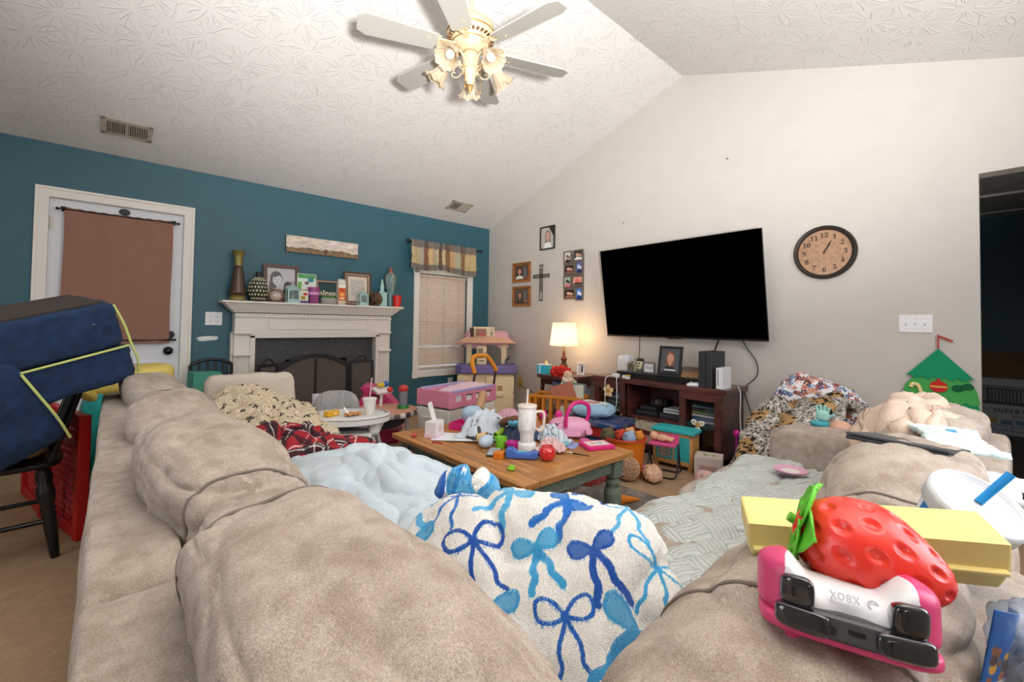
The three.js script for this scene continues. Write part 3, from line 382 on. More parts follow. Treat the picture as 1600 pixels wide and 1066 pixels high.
{ const rb = (x0, x1, y0, y1, z0, z1, r) => SO(RB(x1 - x0, y1 - y0, z1 - z0, r, (x0 + x1) / 2, (y0 + y1) / 2, (z0 + z1) / 2));
  const soft = (x0, x1, y0, y1, z0, z1, n = 14) => SO(SOFT(x1 - x0, y1 - y0, z1 - z0, n, (q, m) => { const d = .004 * fbm(q.x * 4, q.y * 4, q.z * 4 + x0, 2) + crease(q.x * 7, q.y * 3, q.z * 5 + z0, .003); q.addScaledVector(m, d); }, 26, (x0 + x1) / 2, (y0 + y1) / 2, (z0 + z1) / 2));
  mesh('back_rail', soft(-3.935, -3.79, .05, .715, 1.52, 3.945), suede, sofa); mesh('back_rail', soft(-3.932, -3.79, .05, .715, 3.945, 4.87), suede, sofa);
  mesh('back_rail', soft(-3.80, -2.72, .05, .715, 4.69, 4.87), suede, sofa); mesh('back_rail', soft(-2.72, -1.25, .05, .715, 4.69, 4.85), suede, sofa);
  mesh('seat_base', [rb(-3.8, -2.93, .05, .3, 1.55, 4.7, .02), rb(-2.95, -1.3, .05, .3, 3.95, 4.7, .02)], suede, sofa);
  for (const z of [1.55, 2.3, 3.08]) mesh('seat_cushion', soft(-3.79, -2.9, .29, .44, z, z + .775, 7), suede, sofa); for (const x of [-3.79, -2.9, -2.19]) mesh('seat_cushion', soft(x, x + (x < -3 ? .88 : .705), .29, .44, 3.9, 4.68, 7), suede, sofa);
  mesh('arm', soft(-1.475, -1.25, .05, .625, 4.04, 4.8, 8), suede, sofa); mesh('arm', soft(-3.8, -2.96, .05, .62, 1.34, 1.54, 8), suede, sofa);
  for (const [x, z] of [[-3.86, 1.6], [-2.98, 1.6], [-1.32, 4.75], [-1.36, 4.1], [-3.86, 4.74], [-2.98, 3.2]]) mesh('foot', SO(RB(.05, .05, .05, .006, x, .025, z)), M(0x2b211c, .5), sofa);
  // back cushions: L long, H tall, D thick; lean tips the top over the rail
  const seamM = M(0x7b7067, .95);
  function back(cx, cz, L, D, y0, y1, along, lean, sd, slump = 0, seg = 40, twist = 0, seams = [-.8, .8]) {
    const H = y1 - y0, al = along === 'z';
    const F = (q, m, u) => {
      const s = sd * 7.3, e = 1 - Math.abs(u.x) ** 4, wob = .5 * N3(q.x * 2.2 + s, q.y * 1.5, 1);
      let d = .0045 * N3(q.x * 15 + wob * 5, q.y * 4 + s, q.z * 4) * e + .009 * fbm(q.x * 2.0 + s, q.y * 2.4, q.z * 2.4, 2);
      d += crease(q.x * 1.3 + s, q.y * 5 + wob, q.z * 4.2 + wob, .011, 3) * (.35 + .65 * e) + crease(q.x * 2.4 + s, q.y * 11 + wob * 2, q.z * 9, .004, 4) + crease(q.x * 10, q.y * 3 + s, q.z * 4, .007, 4) * (1 - e);
      q.addScaledVector(m, d); q.y -= slump * u.x * u.x * .5; q.z += -.05 * u.y * u.y + .02;
    }, g = SOFT(L, H, D, 3.2, F, seg);
    const o = mesh('back_cushion', g, suede, sofa), n = 3.2;
    for (const ux of seams) { const R = (1 - Math.abs(ux) ** n) ** (1 / n), pts = []; for (let i = 0; i < 40; i++) { const t = i / 40 * 2 * PI, c = cos(t), s = sin(t), q = V(ux * L / 2, Math.sign(c) * Math.abs(c) ** (2 / n) * R * H / 2, Math.sign(s) * Math.abs(s) ** (2 / n) * R * D / 2), u = V(ux, q.y * 2 / H, q.z * 2 / D), m = V(0, q.y / H, q.z / D).normalize(); F(q, m, u); pts.push(q.toArray()); } mesh('seam', TU(pts, .003, 120, 6, true), seamM, o); }
    o.rotation.order = 'YXZ'; o.position.set(cx + 3.4, (y0 + y1) / 2, cz - 4.3); o.rotation.y = (al ? PI / 2 : PI) + (twist || 0); o.rotation.x = -lean; return o;
  }
  back(-3.735, 2.0, .73, .27, .42, .845, 'z', .1, 1, .05, 40, .06); back(-3.71, 2.76, .74, .28, .42, .85, 'z', .1, 2, .07, 40, -.07); back(-3.705, 3.52, .74, .29, .42, .87, 'z', .1, 3, .06, 48, .07); back(-3.68, 4.29, .76, .3, .38, .868, 'z', .14, 4, .04, 72, -.03, [.5, -.8]);
  back(-3.2, 4.65, .82, .3, .36, .805, 'x', .18, 5, .03, 72, 0, [.3, -.8]); back(-2.4, 4.65, .74, .3, .4, .825, 'x', .16, 6, .07, 48, .06); back(-1.66, 4.645, .7, .3, .42, .84, 'x', .16, 7, .05, 40, -.04); }
// ---------- blankets and pillows on the sofa ----------
const knitT = ctex(1024, 1024, (c, W) => { c.fillStyle = '#dccbae'; c.fillRect(0, 0, W, W); for (let j = 0; j < 64; j++) for (let i = 0; i < 64; i++) { c.fillStyle = ['#e6d8be', '#d6c3a2', '#ddcdb0', '#cdb997'][(i * 7 + j * 3 + (rnd() * 3 | 0)) % 4]; c.beginPath(); c.ellipse(i * 16 + 8 + (j % 2) * 8, j * 16 + 8, 9, 5, .5, 0, 7); c.fill(); } c.strokeStyle = '#57504a'; c.lineWidth = 10; for (let j = 0; j < 14; j++) for (let i = 0; i < 12; i++) { const x = i * 85 + 42 + (j % 2) * 42, y = j * 73 + 36; c.beginPath(); c.moveTo(x - 20, y); c.lineTo(x + 20, y); c.moveTo(x, y - 18); c.lineTo(x, y + 18); c.stroke(); } });
const knitB = ctex(512, 512, (c, W) => { c.fillStyle = '#444'; c.fillRect(0, 0, W, W); for (let j = 0; j < 32; j++) for (let i = 0; i < 32; i++) { c.fillStyle = '#ddd'; c.beginPath(); c.ellipse(i * 16 + 8 + (j % 2) * 8, j * 16 + 8, 7, 5, .5, 0, 7); c.fill(); } }, false);
{ one('throw_pillow', 'plain oatmeal linen pillow propped at end of sofa behind knit blanket', 'pillow', SOFT(.5, .34, .13, 5, (q, m, u) => { q.x *= 1 + .06 * Math.abs(u.y) ** 6; q.y *= 1 + .07 * Math.abs(u.x) ** 6; q.addScaledVector(m, .006 * fbm(q.x * 6, q.y * 6, 1)); }), new THREE.MeshStandardMaterial({ map: dtex(256, 256, (u, v) => [201, 190, 177].map(x => x * (1 + .07 * pn(u, v, 40, 2)))), roughness: .95 }), [-3.24, .6, 1.62], -.12);
  const g = SHEET(90, 80, (u, v) => { const x = -3.62 + .78 * u + .03 * fbm(u * 3, v * 3, 8), z = 1.62 + .72 * v + .03 * fbm(u * 3, v * 3, 2); let y = .47 + .19 * Math.exp(-((u - .45) ** 2 / .14 + (v - .14) ** 2 / .06)) + .09 * Math.exp(-((u - .42) ** 2 / .2 + (v - .5) ** 2 / .1)); y += .02 * fbm(u * 5, v * 5, 3) + crease(u * 2, v * 3, 1.7, .03, 4) + .004 * sin(v * 90) * sin(u * 90); if (u > .86) y -= (u - .86) * 2.2; return [x, y, z]; }, .02);
  const kn = thing('knit_blanket', 'chunky cream knit blanket with small dark crosses', 'blanket', [-3.25, 0, 1.95]);
  mesh('cloth', tr(g, 3.25, 0, -1.95), new THREE.MeshStandardMaterial({ map: knitT, roughness: 1, bumpMap: (() => { const t = knitB; t.repeat.set(2, 2); return t; })(), bumpScale: .01 }), kn);
  const fr = []; for (let i = 0; i < 60; i++) { const u = i / 59, x = -3.6 + .7 * u, y = .52 + .15 * Math.exp(-((u - .45) ** 2 / .14)); fr.push(TU([[x, y, 1.63], [x + rr(-.02, .02), y + .01, 1.595], [x + rr(-.03, .03), y - .03, 1.575]], .005, 6, 4)); }
  const fm = mesh('fringe', fr.map(f => tr(f, 3.25, 0, -1.95)), M(0xddcdb0, 1), kn); fm.userData.kind = 'stuff'; }
const plaidT = ctex(512, 512, (c, W) => { c.fillStyle = '#9c1f2b'; c.fillRect(0, 0, W, W); const st = o => { for (const [p, w, k] of [[0, 70, 'rgba(24,24,30,.72)'], [26, 8, 'rgba(230,228,222,.75)'], [46, 8, 'rgba(230,228,222,.75)'], [150, 20, 'rgba(24,24,30,.6)'], [190, 6, 'rgba(230,228,222,.7)'], [256, 60, 'rgba(24,24,30,.72)'], [276, 8, 'rgba(230,228,222,.75)'], [400, 22, 'rgba(24,24,30,.6)'], [440, 6, 'rgba(230,228,222,.7)']]) { c.fillStyle = k; o ? c.fillRect(p, 0, w, W) : c.fillRect(0, p, W, w); } }; st(0); st(1); });
{ const g = SHEET(80, 60, (u, v) => { const x = -3.5 + .62 * u + .05 * fbm(u * 2.5, v * 2.5, 4), z = 2.36 + .5 * v + .05 * fbm(u * 3, v * 3, 6) + .18 * u; let y = .49 + .15 * Math.exp(-((u - .35) ** 2 / .09 + (v - .45) ** 2 / .12)); y += .025 * fbm(u * 5, v * 4, 9) + crease(u * 4, v * 4, 3.3, .05, 3); return [x, Math.max(.44, y), z]; }, .012, 2.4);
  one('plaid_blanket', 'red, black and white plaid flannel throw crumpled on seat', 'blanket', g, new THREE.MeshStandardMaterial({ map: plaidT, roughness: .95 })); }
{ const g = SHEET(130, 100, (u, v) => { const x = -3.56 + .72 * u + .03 * fbm(u * 3, v * 3, 14), z = 2.86 + 1.02 * v + .04 * fbm(u * 3, v * 3, 16); let y = .45 + .12 * Math.exp(-((u - .45) ** 2 / .12 + (v - .3) ** 2 / .09)) + .1 * Math.exp(-((u - .6) ** 2 / .1 + (v - .62) ** 2 / .1)); const w1 = .5 * N3(u * 1.4, v * 1.4, 7); y += .03 * N3(u * 1.6 + w1, v * 3.2 + w1 * 2, 19) + .018 * N3(u * 5 + w1 * 3, v * 2.4 - u * 2, 23) + crease(u * 1.3 + w1, v * 2.6 + w1, 5.1, .035, 5) + .006 * N3(u * 14 + w1 * 6, v * 7, 3) + .003 * N3(u * 9, v * 24, 8); if (u > .8) y -= (u - .8) ** 2 * 5; return [x, Math.max(.36, y), z]; }, .025);
  one('comforter', 'pale blue puffy comforter bunched up on sofa seat', 'comforter', g, new THREE.MeshStandardMaterial({ map: dtex(256, 256, (u, v) => [194, 206, 213].map(x => x * (1 + .025 * pn(u, v, 4) + .03 * pn(u, v, 60, 3)))), roughness: .9, bumpMap: suedeB, bumpScale: .002 })); }
// fleece pillow with blue bows
const bowT = ctex(1024, 1024, (c, W) => {
  c.fillStyle = '#f0ece4'; c.fillRect(0, 0, W, W);
  const bow = (x, y, s, a, k, fill) => { c.save(); c.translate(x, y); c.rotate(a); c.scale(s, s); c.strokeStyle = k; c.fillStyle = k; c.lineWidth = 13; c.lineCap = 'round'; c.lineJoin = 'round';
    for (const m of [-1, 1]) { c.beginPath(); c.moveTo(0, 0); c.bezierCurveTo(m * 30, -60, m * 100, -75, m * 98, -25); c.bezierCurveTo(m * 96, 25, m * 40, 20, 0, 0); if (fill) { c.globalAlpha = .8; c.fill(); c.globalAlpha = 1; } c.stroke(); c.beginPath(); c.moveTo(0, 0); c.bezierCurveTo(m * 14, 50, m * 46, 70, m * 34, 120); c.bezierCurveTo(m * 30, 145, m * 66, 160, m * 62, 185); c.lineWidth = fill ? 30 : 14; c.stroke(); c.lineWidth = 13; }
    c.beginPath(); c.arc(0, 0, 15, 0, 7); c.fill(); c.restore(); };
  const K = ['#1f5fb8', '#3ba0d6', '#2470c4', '#3f97cc', '#1a4fa6', '#55b0de'];
  for (let r = 0; r < 6; r++) for (let q = 0; q < 6; q++) { const k = (r * 5 + q * 3) % 6; bow(q * 190 + (r % 2) * 95 + rr(-18, 18), r * 188 + 20 + rr(-18, 18), rr(.72, .95), rr(-.55, .55), K[k], (r + q * 2) % 3 ? 1 : 0); }
  // fuzzy pile: short strokes dragged over the print
  const im = c.getImageData(0, 0, W, W), d = im.data; for (let i = 0; i < 52000; i++) { const x = 6 + (rnd() * (W - 12) | 0), y = 6 + (rnd() * (W - 24) | 0), q = (y * W + x) * 4, t = rr(.9, 1.1); c.strokeStyle = `rgba(${d[q] * t | 0},${d[q + 1] * t | 0},${d[q + 2] * t | 0},.5)`; c.lineWidth = 2; c.beginPath(); c.moveTo(x, y); c.lineTo(x + rr(-5, 5), y + rr(4, 13)); c.stroke(); }
});
const fuzz = dtex(512, 512, (u, v) => 128 + 110 * pn(u, v, 45, 4) + 60 * pn(u, v, 16, 1), false, [2.5, 2.5]);
const bowM = new THREE.MeshPhysicalMaterial({ map: bowT, roughness: 1, bumpMap: fuzz, bumpScale: .005, sheen: .4, sheenRoughness: .7, sheenColor: new THREE.Color(0xffffff) });
{ const p = thing('bow_pillow', 'plump white fleece pillow printed with blue ribbon bows', 'pillow', [-3.26, .482, 4.19], -.82);
  const g = SOFT(.62, .56, .32, 2.9, (q, m, u) => { q.addScaledVector(m, .012 * fbm(q.x * 4, q.y * 4, q.z * 4) + crease(q.x * 3.5 + 2, q.y * 4, q.z * 3, .022, 4) + .0025 * N3(q.x * 60, q.y * 60, q.z * 60)); }, 56);
  const ps = g.attributes.position, uv = g.attributes.uv; for (let i = 0; i < ps.count; i++) uv.setXY(i, .5 + (ps.getX(i) + ps.getZ(i) * .25) / .66, .5 + (ps.getY(i) - ps.getZ(i) * .35) / .66);
  const b = mesh('body', g, bowM, p); b.rotation.x = -.75;
  const eg = SOFT(.2, .1, .085, 2.4, (q, m, u) => { q.y += .035 * (1 - u.x * u.x) - .03 * Math.exp(-(u.x * u.x) / .02) * (u.y > 0 ? 1 : .2); q.addScaledVector(m, .005 * fbm(q.x * 14, q.y * 14, q.z * 14)); }, 28); { const q = eg.attributes.position, uv = eg.attributes.uv; for (let i = 0; i < q.count; i++) uv.setXY(i, .43 + q.getX(i) * .9, .42 + (q.getY(i) + q.getZ(i)) * .7); }
  const e = mesh('corner_knot', eg, bowM, p); e.position.set(-.165, .2, -.19); e.scale.setScalar(.86); e.rotation.set(-.3, 0, -.12); }
// grey basketweave quilt over the right-hand seats
const quiltB = ctex(1024, 1024, (c, W) => { c.fillStyle = '#c8c8c8'; c.fillRect(0, 0, W, W); const s = W / 8; for (let j = 0; j < 8; j++) for (let i = 0; i < 8; i++) { c.save(); c.translate(i * s, j * s); if ((i + j) % 2) { c.translate(s, 0); c.rotate(PI / 2); } for (let k = 0; k < 6; k++) { const y = k * s / 6; const g = c.createLinearGradient(0, y, 0, y + s / 6); g.addColorStop(0, '#303030'); g.addColorStop(.22, '#b0b0b0'); g.addColorStop(.5, '#f4f4f4'); g.addColorStop(.78, '#b0b0b0'); g.addColorStop(1, '#303030'); c.fillStyle = g; c.fillRect(2, y, s - 4, s / 6 + 1); } c.restore(); } }, false, [1.25, 1.25]);
{ const g = SHEET(180, 110, (u, v) => { const x = -3.05 + 1.58 * u, z = 4.62 - .77 * v; let y = .462 + .014 * fbm(u * 4, v * 3, 22) + crease(u * 3 + v * 2.2, v * 1.6 + .3, 7.7, .03, 6) + crease(u * 7, v * 6, 3, .008, 4); const e = v - .84; if (e > 0) y -= e * e * 9; return [x + .03 * fbm(v * 3, u * 2, 5) * v, y, z + .03 * fbm(u * 4, 2, 5)]; }, .014);
  const p = g.attributes.position, uv = g.attributes.uv; for (let i = 0; i < p.count; i++) { const x = p.getX(i), z = p.getZ(i); uv.setXY(i, x * .88 + z * .47, z * .88 - x * .47); }
  one('quilt', 'pale grey quilt with stitched basketweave pattern spread on seat', 'quilt', g, new THREE.MeshStandardMaterial({ color: 0xbfc3bf, roughness: .92, bumpMap: quiltB, bumpScale: .007 })); }
// ---------- on the mantel shelf (top at 1.287) ----------
const MY = 1.287, mint = M(0xa9cdc8, .5), mtal = M(0x9a7b52, .35, { metalness: .6 });
{ const v = thing('tall_vase', 'tall flared vase in brown and brass at end of mantel', 'vase', [-3.06, MY, .11]);
  mesh('foot', LA([[0, 0], [.074, 0], [.07, .012], [.062, .05], [.0, .05]], 32), M(0x8d8148, .4, { metalness: .5 }), v, 'yellow brass foot'); mesh('body', LA([[.06, .05], [.072, .065], [.073, .085], [.066, .1], [.056, .18], [.045, .26], [.034, .325], [.0, .325]], 32), M(0x5b4a40, .3, { metalness: .55 }), v); mesh('neck', LA([[.034, .325], [.032, .36], [.038, .41], [.048, .445], [.06, .462], [.056, .463], [.034, .42], [.028, .37], [.028, .33]], 32), M(0x8d8148, .4, { metalness: .5 }), v, 'yellow brass neck'); }
{ const v = thing('round_vase', 'black gourd-shaped vase covered with cream ovals', 'vase', [-2.892, MY, .11]); const P = [[0, 0], [.045, 0], [.052, .01], [.075, .06], [.084, .11], [.078, .16], [.055, .205], [.03, .23], [.022, .25], [.024, .272], [.03, .278], [.02, .276]];
  mesh('body', LA(P, 36), M(0x23261c, .35), v); const prof = new THREE.CatmullRomCurve3(P.slice(2, 8).map(p => V(p[0], p[1], 0))), og = tr(new THREE.SphereGeometry(1, 8, 6).scale(.0085, .0125, .003));
  for (let r = 0; r < 7; r++) { const q = prof.getPoint((r + .5) / 7), tq = prof.getTangent((r + .5) / 7), n = 18; for (let i = 0; i < n; i++) { const a = (i + (r % 2) * .5) / n * 2 * PI, o = mesh('oval', og, M(0xcfcaa6, .4), v); o.position.set(q.x * sin(a), q.y, q.x * cos(a)); o.rotation.order = 'YXZ'; o.rotation.set(Math.atan2(tq.x, tq.y), a, 0); const k = .7 + .3 * q.x / .084; o.scale.setScalar(k); } } }
frame('framed_photo', 'mauve-brown framed black and white photo leaning on mantel', .325, .38, .036, 0x5f4540, [-2.68, MY + .188, .045], 0, (c, W, H) => { c.fillStyle = '#bdbcbd'; c.fillRect(0, 0, W, H); const face = (x, y, s, hair, skin) => { c.fillStyle = hair; c.beginPath(); c.ellipse(x, y - 4 * s, 30 * s, 38 * s, 0, 0, 7); c.fill(); c.beginPath(); c.ellipse(x - 16 * s, y + 30 * s, 18 * s, 44 * s, .15, 0, 7); c.fill(); c.fillStyle = skin; c.beginPath(); c.ellipse(x + 5 * s, y + 4 * s, 22 * s, 29 * s, .1, 0, 7); c.fill(); c.fillStyle = hair; c.beginPath(); c.ellipse(x - 2 * s, y - 24 * s, 26 * s, 12 * s, -.3, 0, 7); c.fill(); c.fillStyle = '#4c4a4c'; for (const k of [-5, 13]) { c.beginPath(); c.ellipse(x + k * s, y, 3.4 * s, 2 * s, 0, 0, 7); c.fill(); } c.fillRect(x - 1 * s, y + 17 * s, 13 * s, 2.4 * s); c.fillRect(x + 4 * s, y + 6 * s, 3 * s, 5 * s); }; c.fillStyle = '#8d8c8f'; c.beginPath(); c.ellipse(W * .35, H * 1.0, W * .4, H * .34, 0, 0, 7); c.fill(); face(W * .32, H * .36, 1.15, '#5b595b', '#d3d1d0'); c.fillStyle = '#5f5e62'; c.beginPath(); c.ellipse(W * .8, H * 1.02, W * .3, H * .26, 0, 0, 7); c.fill(); face(W * .74, H * .6, .8, '#3b3a3c', '#c5c3c2'); }, { tilt: -.08 });
{ const g = thing('wire_ornament', 'rose gold wire polyhedron holding a whitish ball', 'ornament', [-2.75, MY + .064, .15]); const ico = new THREE.IcosahedronGeometry(.075, 0), e = new THREE.EdgesGeometry(ico), p = e.attributes.position, k = [];
  for (let i = 0; i < p.count; i += 2) k.push(BAR([p.getX(i), p.getY(i), p.getZ(i)], [p.getX(i + 1), p.getY(i + 1), p.getZ(i + 1)], .0028, 6)); mesh('wire_cage', k, M(0xc99b78, .3, { metalness: .8 }), g); mesh('ball', SP(.05, 1, 1, 1, 0, -.005, 0), M(0xd9cfc8, .6), g); }
function lantern(label, x, z, s) { const l = thing('lantern', label, 'lantern', [x, MY, z]), q = s;
  mesh('base', [RB(.115 * q, .014, .1 * q, .003, 0, .007, 0), RB(.1 * q, .01, .09 * q, .003, 0, .018, 0)], mint, l); const post = []; for (const a of [-1, 1]) for (const b of [-1, 1]) post.push(B(.012, .1 * q, .012, a * .046 * q, .022 + .05 * q, b * .04 * q)); mesh('frame', [...post, B(.104 * q, .012, .092 * q, 0, .022 + .1 * q, 0), B(.09 * q, .012, .006, 0, .03, .04 * q)], mint, l);
  mesh('roof', [CY(.014, .074 * q, .045 * q, 4, 0, .022 + .128 * q, 0, 0, PI / 4)], mint, l); mesh('ring', TO(.014, .0025, 2 * PI, 0, .022 + .165 * q, 0), mtal, l); mesh('pane', B(.08 * q, .085 * q, .002, 0, .025 + .05 * q, .036 * q), M(0xdde8e8, .1, { transmission: .9, thickness: 0 }), l); mesh('candle', CY(.02 * q, .02 * q, .06 * q, 16, 0, .05, 0), M(0xd8c9ae, .6), l); }
lantern('mint green lantern in front of the black and white photo', -2.6, .15, 1.05); lantern('mint green lantern in front of brown framed sketch', -1.89, .16, .92);
frame('canvas_picture', 'square green and blue nursery print standing on mantel', .185, .23, .006, 0xe7eee2, [-2.445, MY + .19, .06], 0, (c, W, H) => { c.fillStyle = '#dfeadf'; c.fillRect(0, 0, W, H); c.fillStyle = '#4c9f5b'; c.fillRect(0, 0, W, H * .18); c.fillStyle = '#2f8f9c'; c.beginPath(); c.arc(W * .72, H * .25, W * .17, 0, 7); c.fill(); c.fillStyle = '#74b54e'; c.fillRect(0, H * .35, W * .22, H * .65); c.fillStyle = '#6b4a35'; c.beginPath(); c.arc(W * .5, H * .4, W * .12, 0, 7); c.fill(); c.fillStyle = '#f0ede0'; c.fillRect(W * .2, H * .62, W * .6, H * .3); c.fillStyle = '#d9574b'; c.fillRect(W * .6, H * .7, W * .3, H * .18); }, { cat: 'picture', tw: 128, d: .014 });
frame('greeting_card', 'small bee card in red, yellow and purple on mantel', .09, .13, .004, 0x5d3b78, [-2.5, MY + .066, .165], .05, (c, W, H) => { c.fillStyle = '#d8e2cf'; c.fillRect(0, 0, W, H); c.fillStyle = '#cf3a33'; c.beginPath(); c.arc(W * .65, H * .3, W * .28, 0, 7); c.fill(); for (let i = 0; i < 5; i++) { c.fillStyle = i % 2 ? '#222' : '#f0c531'; c.fillRect(W * (.12 + i * .11), H * .45, W * .11, H * .3); } c.fillStyle = '#5d3b78'; c.fillRect(0, H * .84, W, H * .16); }, { cat: 'card', d: .006, tw: 96 });
{ const p = thing('glass_vase', 'pink glass tumbler vase in middle of mantel', 'vase', [-2.4, MY, .155]); mesh('body', LA([[0, 0], [.042, 0], [.046, .01], [.05, .09], [.06, .165], [.057, .165], [.047, .09], [.042, .02], [0, .018]], 28), M(0xd06bb4, .12, { transmission: .6, thickness: 0 }), p); mesh('rim_collar', LA([[.05, .088], [.052, .1], [.054, .115], [.05, .12]], 28), M(0xe39ad0, .2), p); }
{ const f = thing('word_sign', 'wooden framed sign with cream script word blessed', 'sign', [-2.24, MY + .125, .055]); mesh('frame', [RB(.225, .02, .03, .003, 0, .115, .015), RB(.225, .02, .03, .003, 0, -.115, .015), RB(.02, .21, .03, .003, -.1025, 0, .015), RB(.02, .21, .03, .003, .1025, 0, .015)], M(0x9a826a, .7), f); mesh('board', B(.2, .22, .006, 0, 0, .004), M(0x2e4a48, .8), f);
  const g = new TextGeometry('blessed', { font: serif, size: .05, depth: .006, curveSegments: 4 }); g.applyMatrix4(new THREE.Matrix4().makeShear(0, 0, .25, 0, 0, 0)); mesh('lettering', tr(g, -.1, -.03, .008), M(0xe9dcc0, .6), f); f.rotation.x = -.06; }
{ const p = thing('succulent_pot', 'small ribbed grey pot with green succulent on mantel', 'potted plant', [-2.25, MY, .15]); const g = LA([[0, 0], [.06, 0], [.072, .012], [.075, .05], [.07, .062], [.06, .062], [.058, .05], [0, .05]], 60); { const q = g.attributes.position; for (let i = 0; i < q.count; i++) { const a = Math.atan2(q.getZ(i), q.getX(i)), k = 1 + .03 * cos(a * 18); q.setXYZ(i, q.getX(i) * k, q.getY(i), q.getZ(i) * k); } g.computeVertexNormals(); } mesh('pot', g, M(0xa9a7a2, .7), p);
  const lf = tr(new THREE.SphereGeometry(1, 8, 6).scale(.007, .02, .004).translate(0, .018, 0)); for (let i = 0; i < 34; i++) { const o = mesh('leaf', lf, M(i % 2 ? 0x5d8f45 : 0x78a858, .6), p); const a = i * 2.4, r = .045 * Math.sqrt(i / 34); o.position.set(r * cos(a), .055, r * sin(a)); o.rotation.order = 'YXZ'; o.rotation.set(.3 + r * 14, PI / 2 - a, 0); } }
{ const b = thing('cracker_carton', 'orange and white snack cracker carton standing on mantel', 'carton', [-2.105, MY, .1], .05); mesh('carton', B(.075, .22, .05, 0, .13, 0), M(0xdcd8cf, .6), b); mesh('gable_top', EX([[-.025, 0], [.025, 0], [0, .035]], .075, 0, -.0375, .24, 0, 0, PI / 2), M(0xdcd8cf, .6), b); mesh('print', slab(.074, .17, .002, 0, .13, .026), picMat(96, 200, (c, W, H) => { c.fillStyle = '#e06a1c'; c.fillRect(0, 0, W, H); c.fillStyle = '#f3efe4'; c.fillRect(0, 0, W, H * .2); c.fillStyle = '#c8432a'; c.fillRect(8, H * .25, W - 16, H * .14); c.fillStyle = '#f1b35b'; c.beginPath(); c.ellipse(W * .5, H * .62, W * .34, H * .12, 0, 0, 7); c.fill(); c.fillStyle = '#fff3d8'; c.fillRect(14, H * .82, W - 28, H * .07); }, .5), b); mesh('tray', B(.08, .03, .055, 0, .015, 0), M(0xd2b9a2, .7), b); }
frame('framed_photo', 'brown wood frame with a pencil sketch on mantel', .31, .37, .022, 0x5b3a28, [-1.905, MY + .185, .045], 0, (c, W, H) => { c.fillStyle = '#6e4a35'; c.fillRect(0, 0, W, H); c.fillStyle = '#d9cdb9'; c.fillRect(W * .09, H * .08, W * .82, H * .84); c.fillStyle = '#c9c1b6'; c.fillRect(W * .2, H * .18, W * .6, H * .6); c.strokeStyle = 'rgba(95,90,88,.55)'; for (let i = 0; i < 170; i++) { c.beginPath(); const x = W * rr(.24, .75), y = H * rr(.22, .74); c.moveTo(x, y); c.lineTo(x + rr(-10, 10), y + rr(-14, 14)); c.stroke(); } }, { tilt: -.08, lip: .008, lipc: 0xd8cbb8 });
{ const t = thing('twig_ball', 'woven brown twig ball on the mantel', 'ornament', [-1.745, MY + .081, .155]); for (let i = 0; i < 22; i++) { const o = mesh('twig_hoop', TO(.074 + rr(-.003, .004), .005, 2 * PI), M([0x5b4433, 0x7a5f47, 0x463427][i % 3], .8), t); o.rotation.set(rr(0, 6), rr(0, 6), 0); } mesh('core', SP(.045, 1, 1, 1), M(0x33271e, .9), t); }
{ const f = thing('finial_ornament', 'mint turned wooden finial standing on square base', 'ornament', [-1.63, MY, .08]); mesh('block', [RB(.092, .15, .08, .004, 0, .08, 0), RB(.1, .014, .088, .003, 0, .007, 0), RB(.1, .014, .088, .003, 0, .155, 0)], mint, f); mesh('spire', LA([[0, .16], [.036, .16], [.03, .175], [.018, .19], [.03, .215], [.018, .235], [.022, .25], [.012, .27], [.014, .285], [.006, .315], [0, .318]], 24), mint, f); }
{ const v = thing('bottle_vase', 'tall slim bottle vase glazed copper over teal', 'vase', [-1.522, MY, .07]); mesh('body', LA([[0, 0], [.03, 0], [.036, .02], [.038, .12], [.05, .2], [.068, .3], [.07, .34], [.055, .375], [.028, .395], [.02, .42], [.022, .445], [.034, .455], [.02, .452]], 36), new THREE.MeshStandardMaterial({ map: ctex(256, 256, (c, W, H) => { c.fillStyle = '#5e8488'; c.fillRect(0, 0, W, H); c.fillStyle = '#8a5a48'; c.fillRect(0, 0, W, H * .34); for (let i = 0; i < 40; i++) { c.fillStyle = i % 3 ? '#8a5a48' : '#b9b6a0'; c.fillRect(i * 6.4, H * .3, 4, H * rr(.05, .45)); } }), roughness: .22 }), v); }
one('plastic_cup', 'red plastic cup at the end of mantel', 'cup', LA([[0, .006], [.036, .006], [.036, 0], [.04, 0], [.044, .06], [.052, .132], [.05, .133], [.041, .06], [.036, .012], [0, .012]], 28), M(0xd42320, .35), [-1.475, MY, .15]);
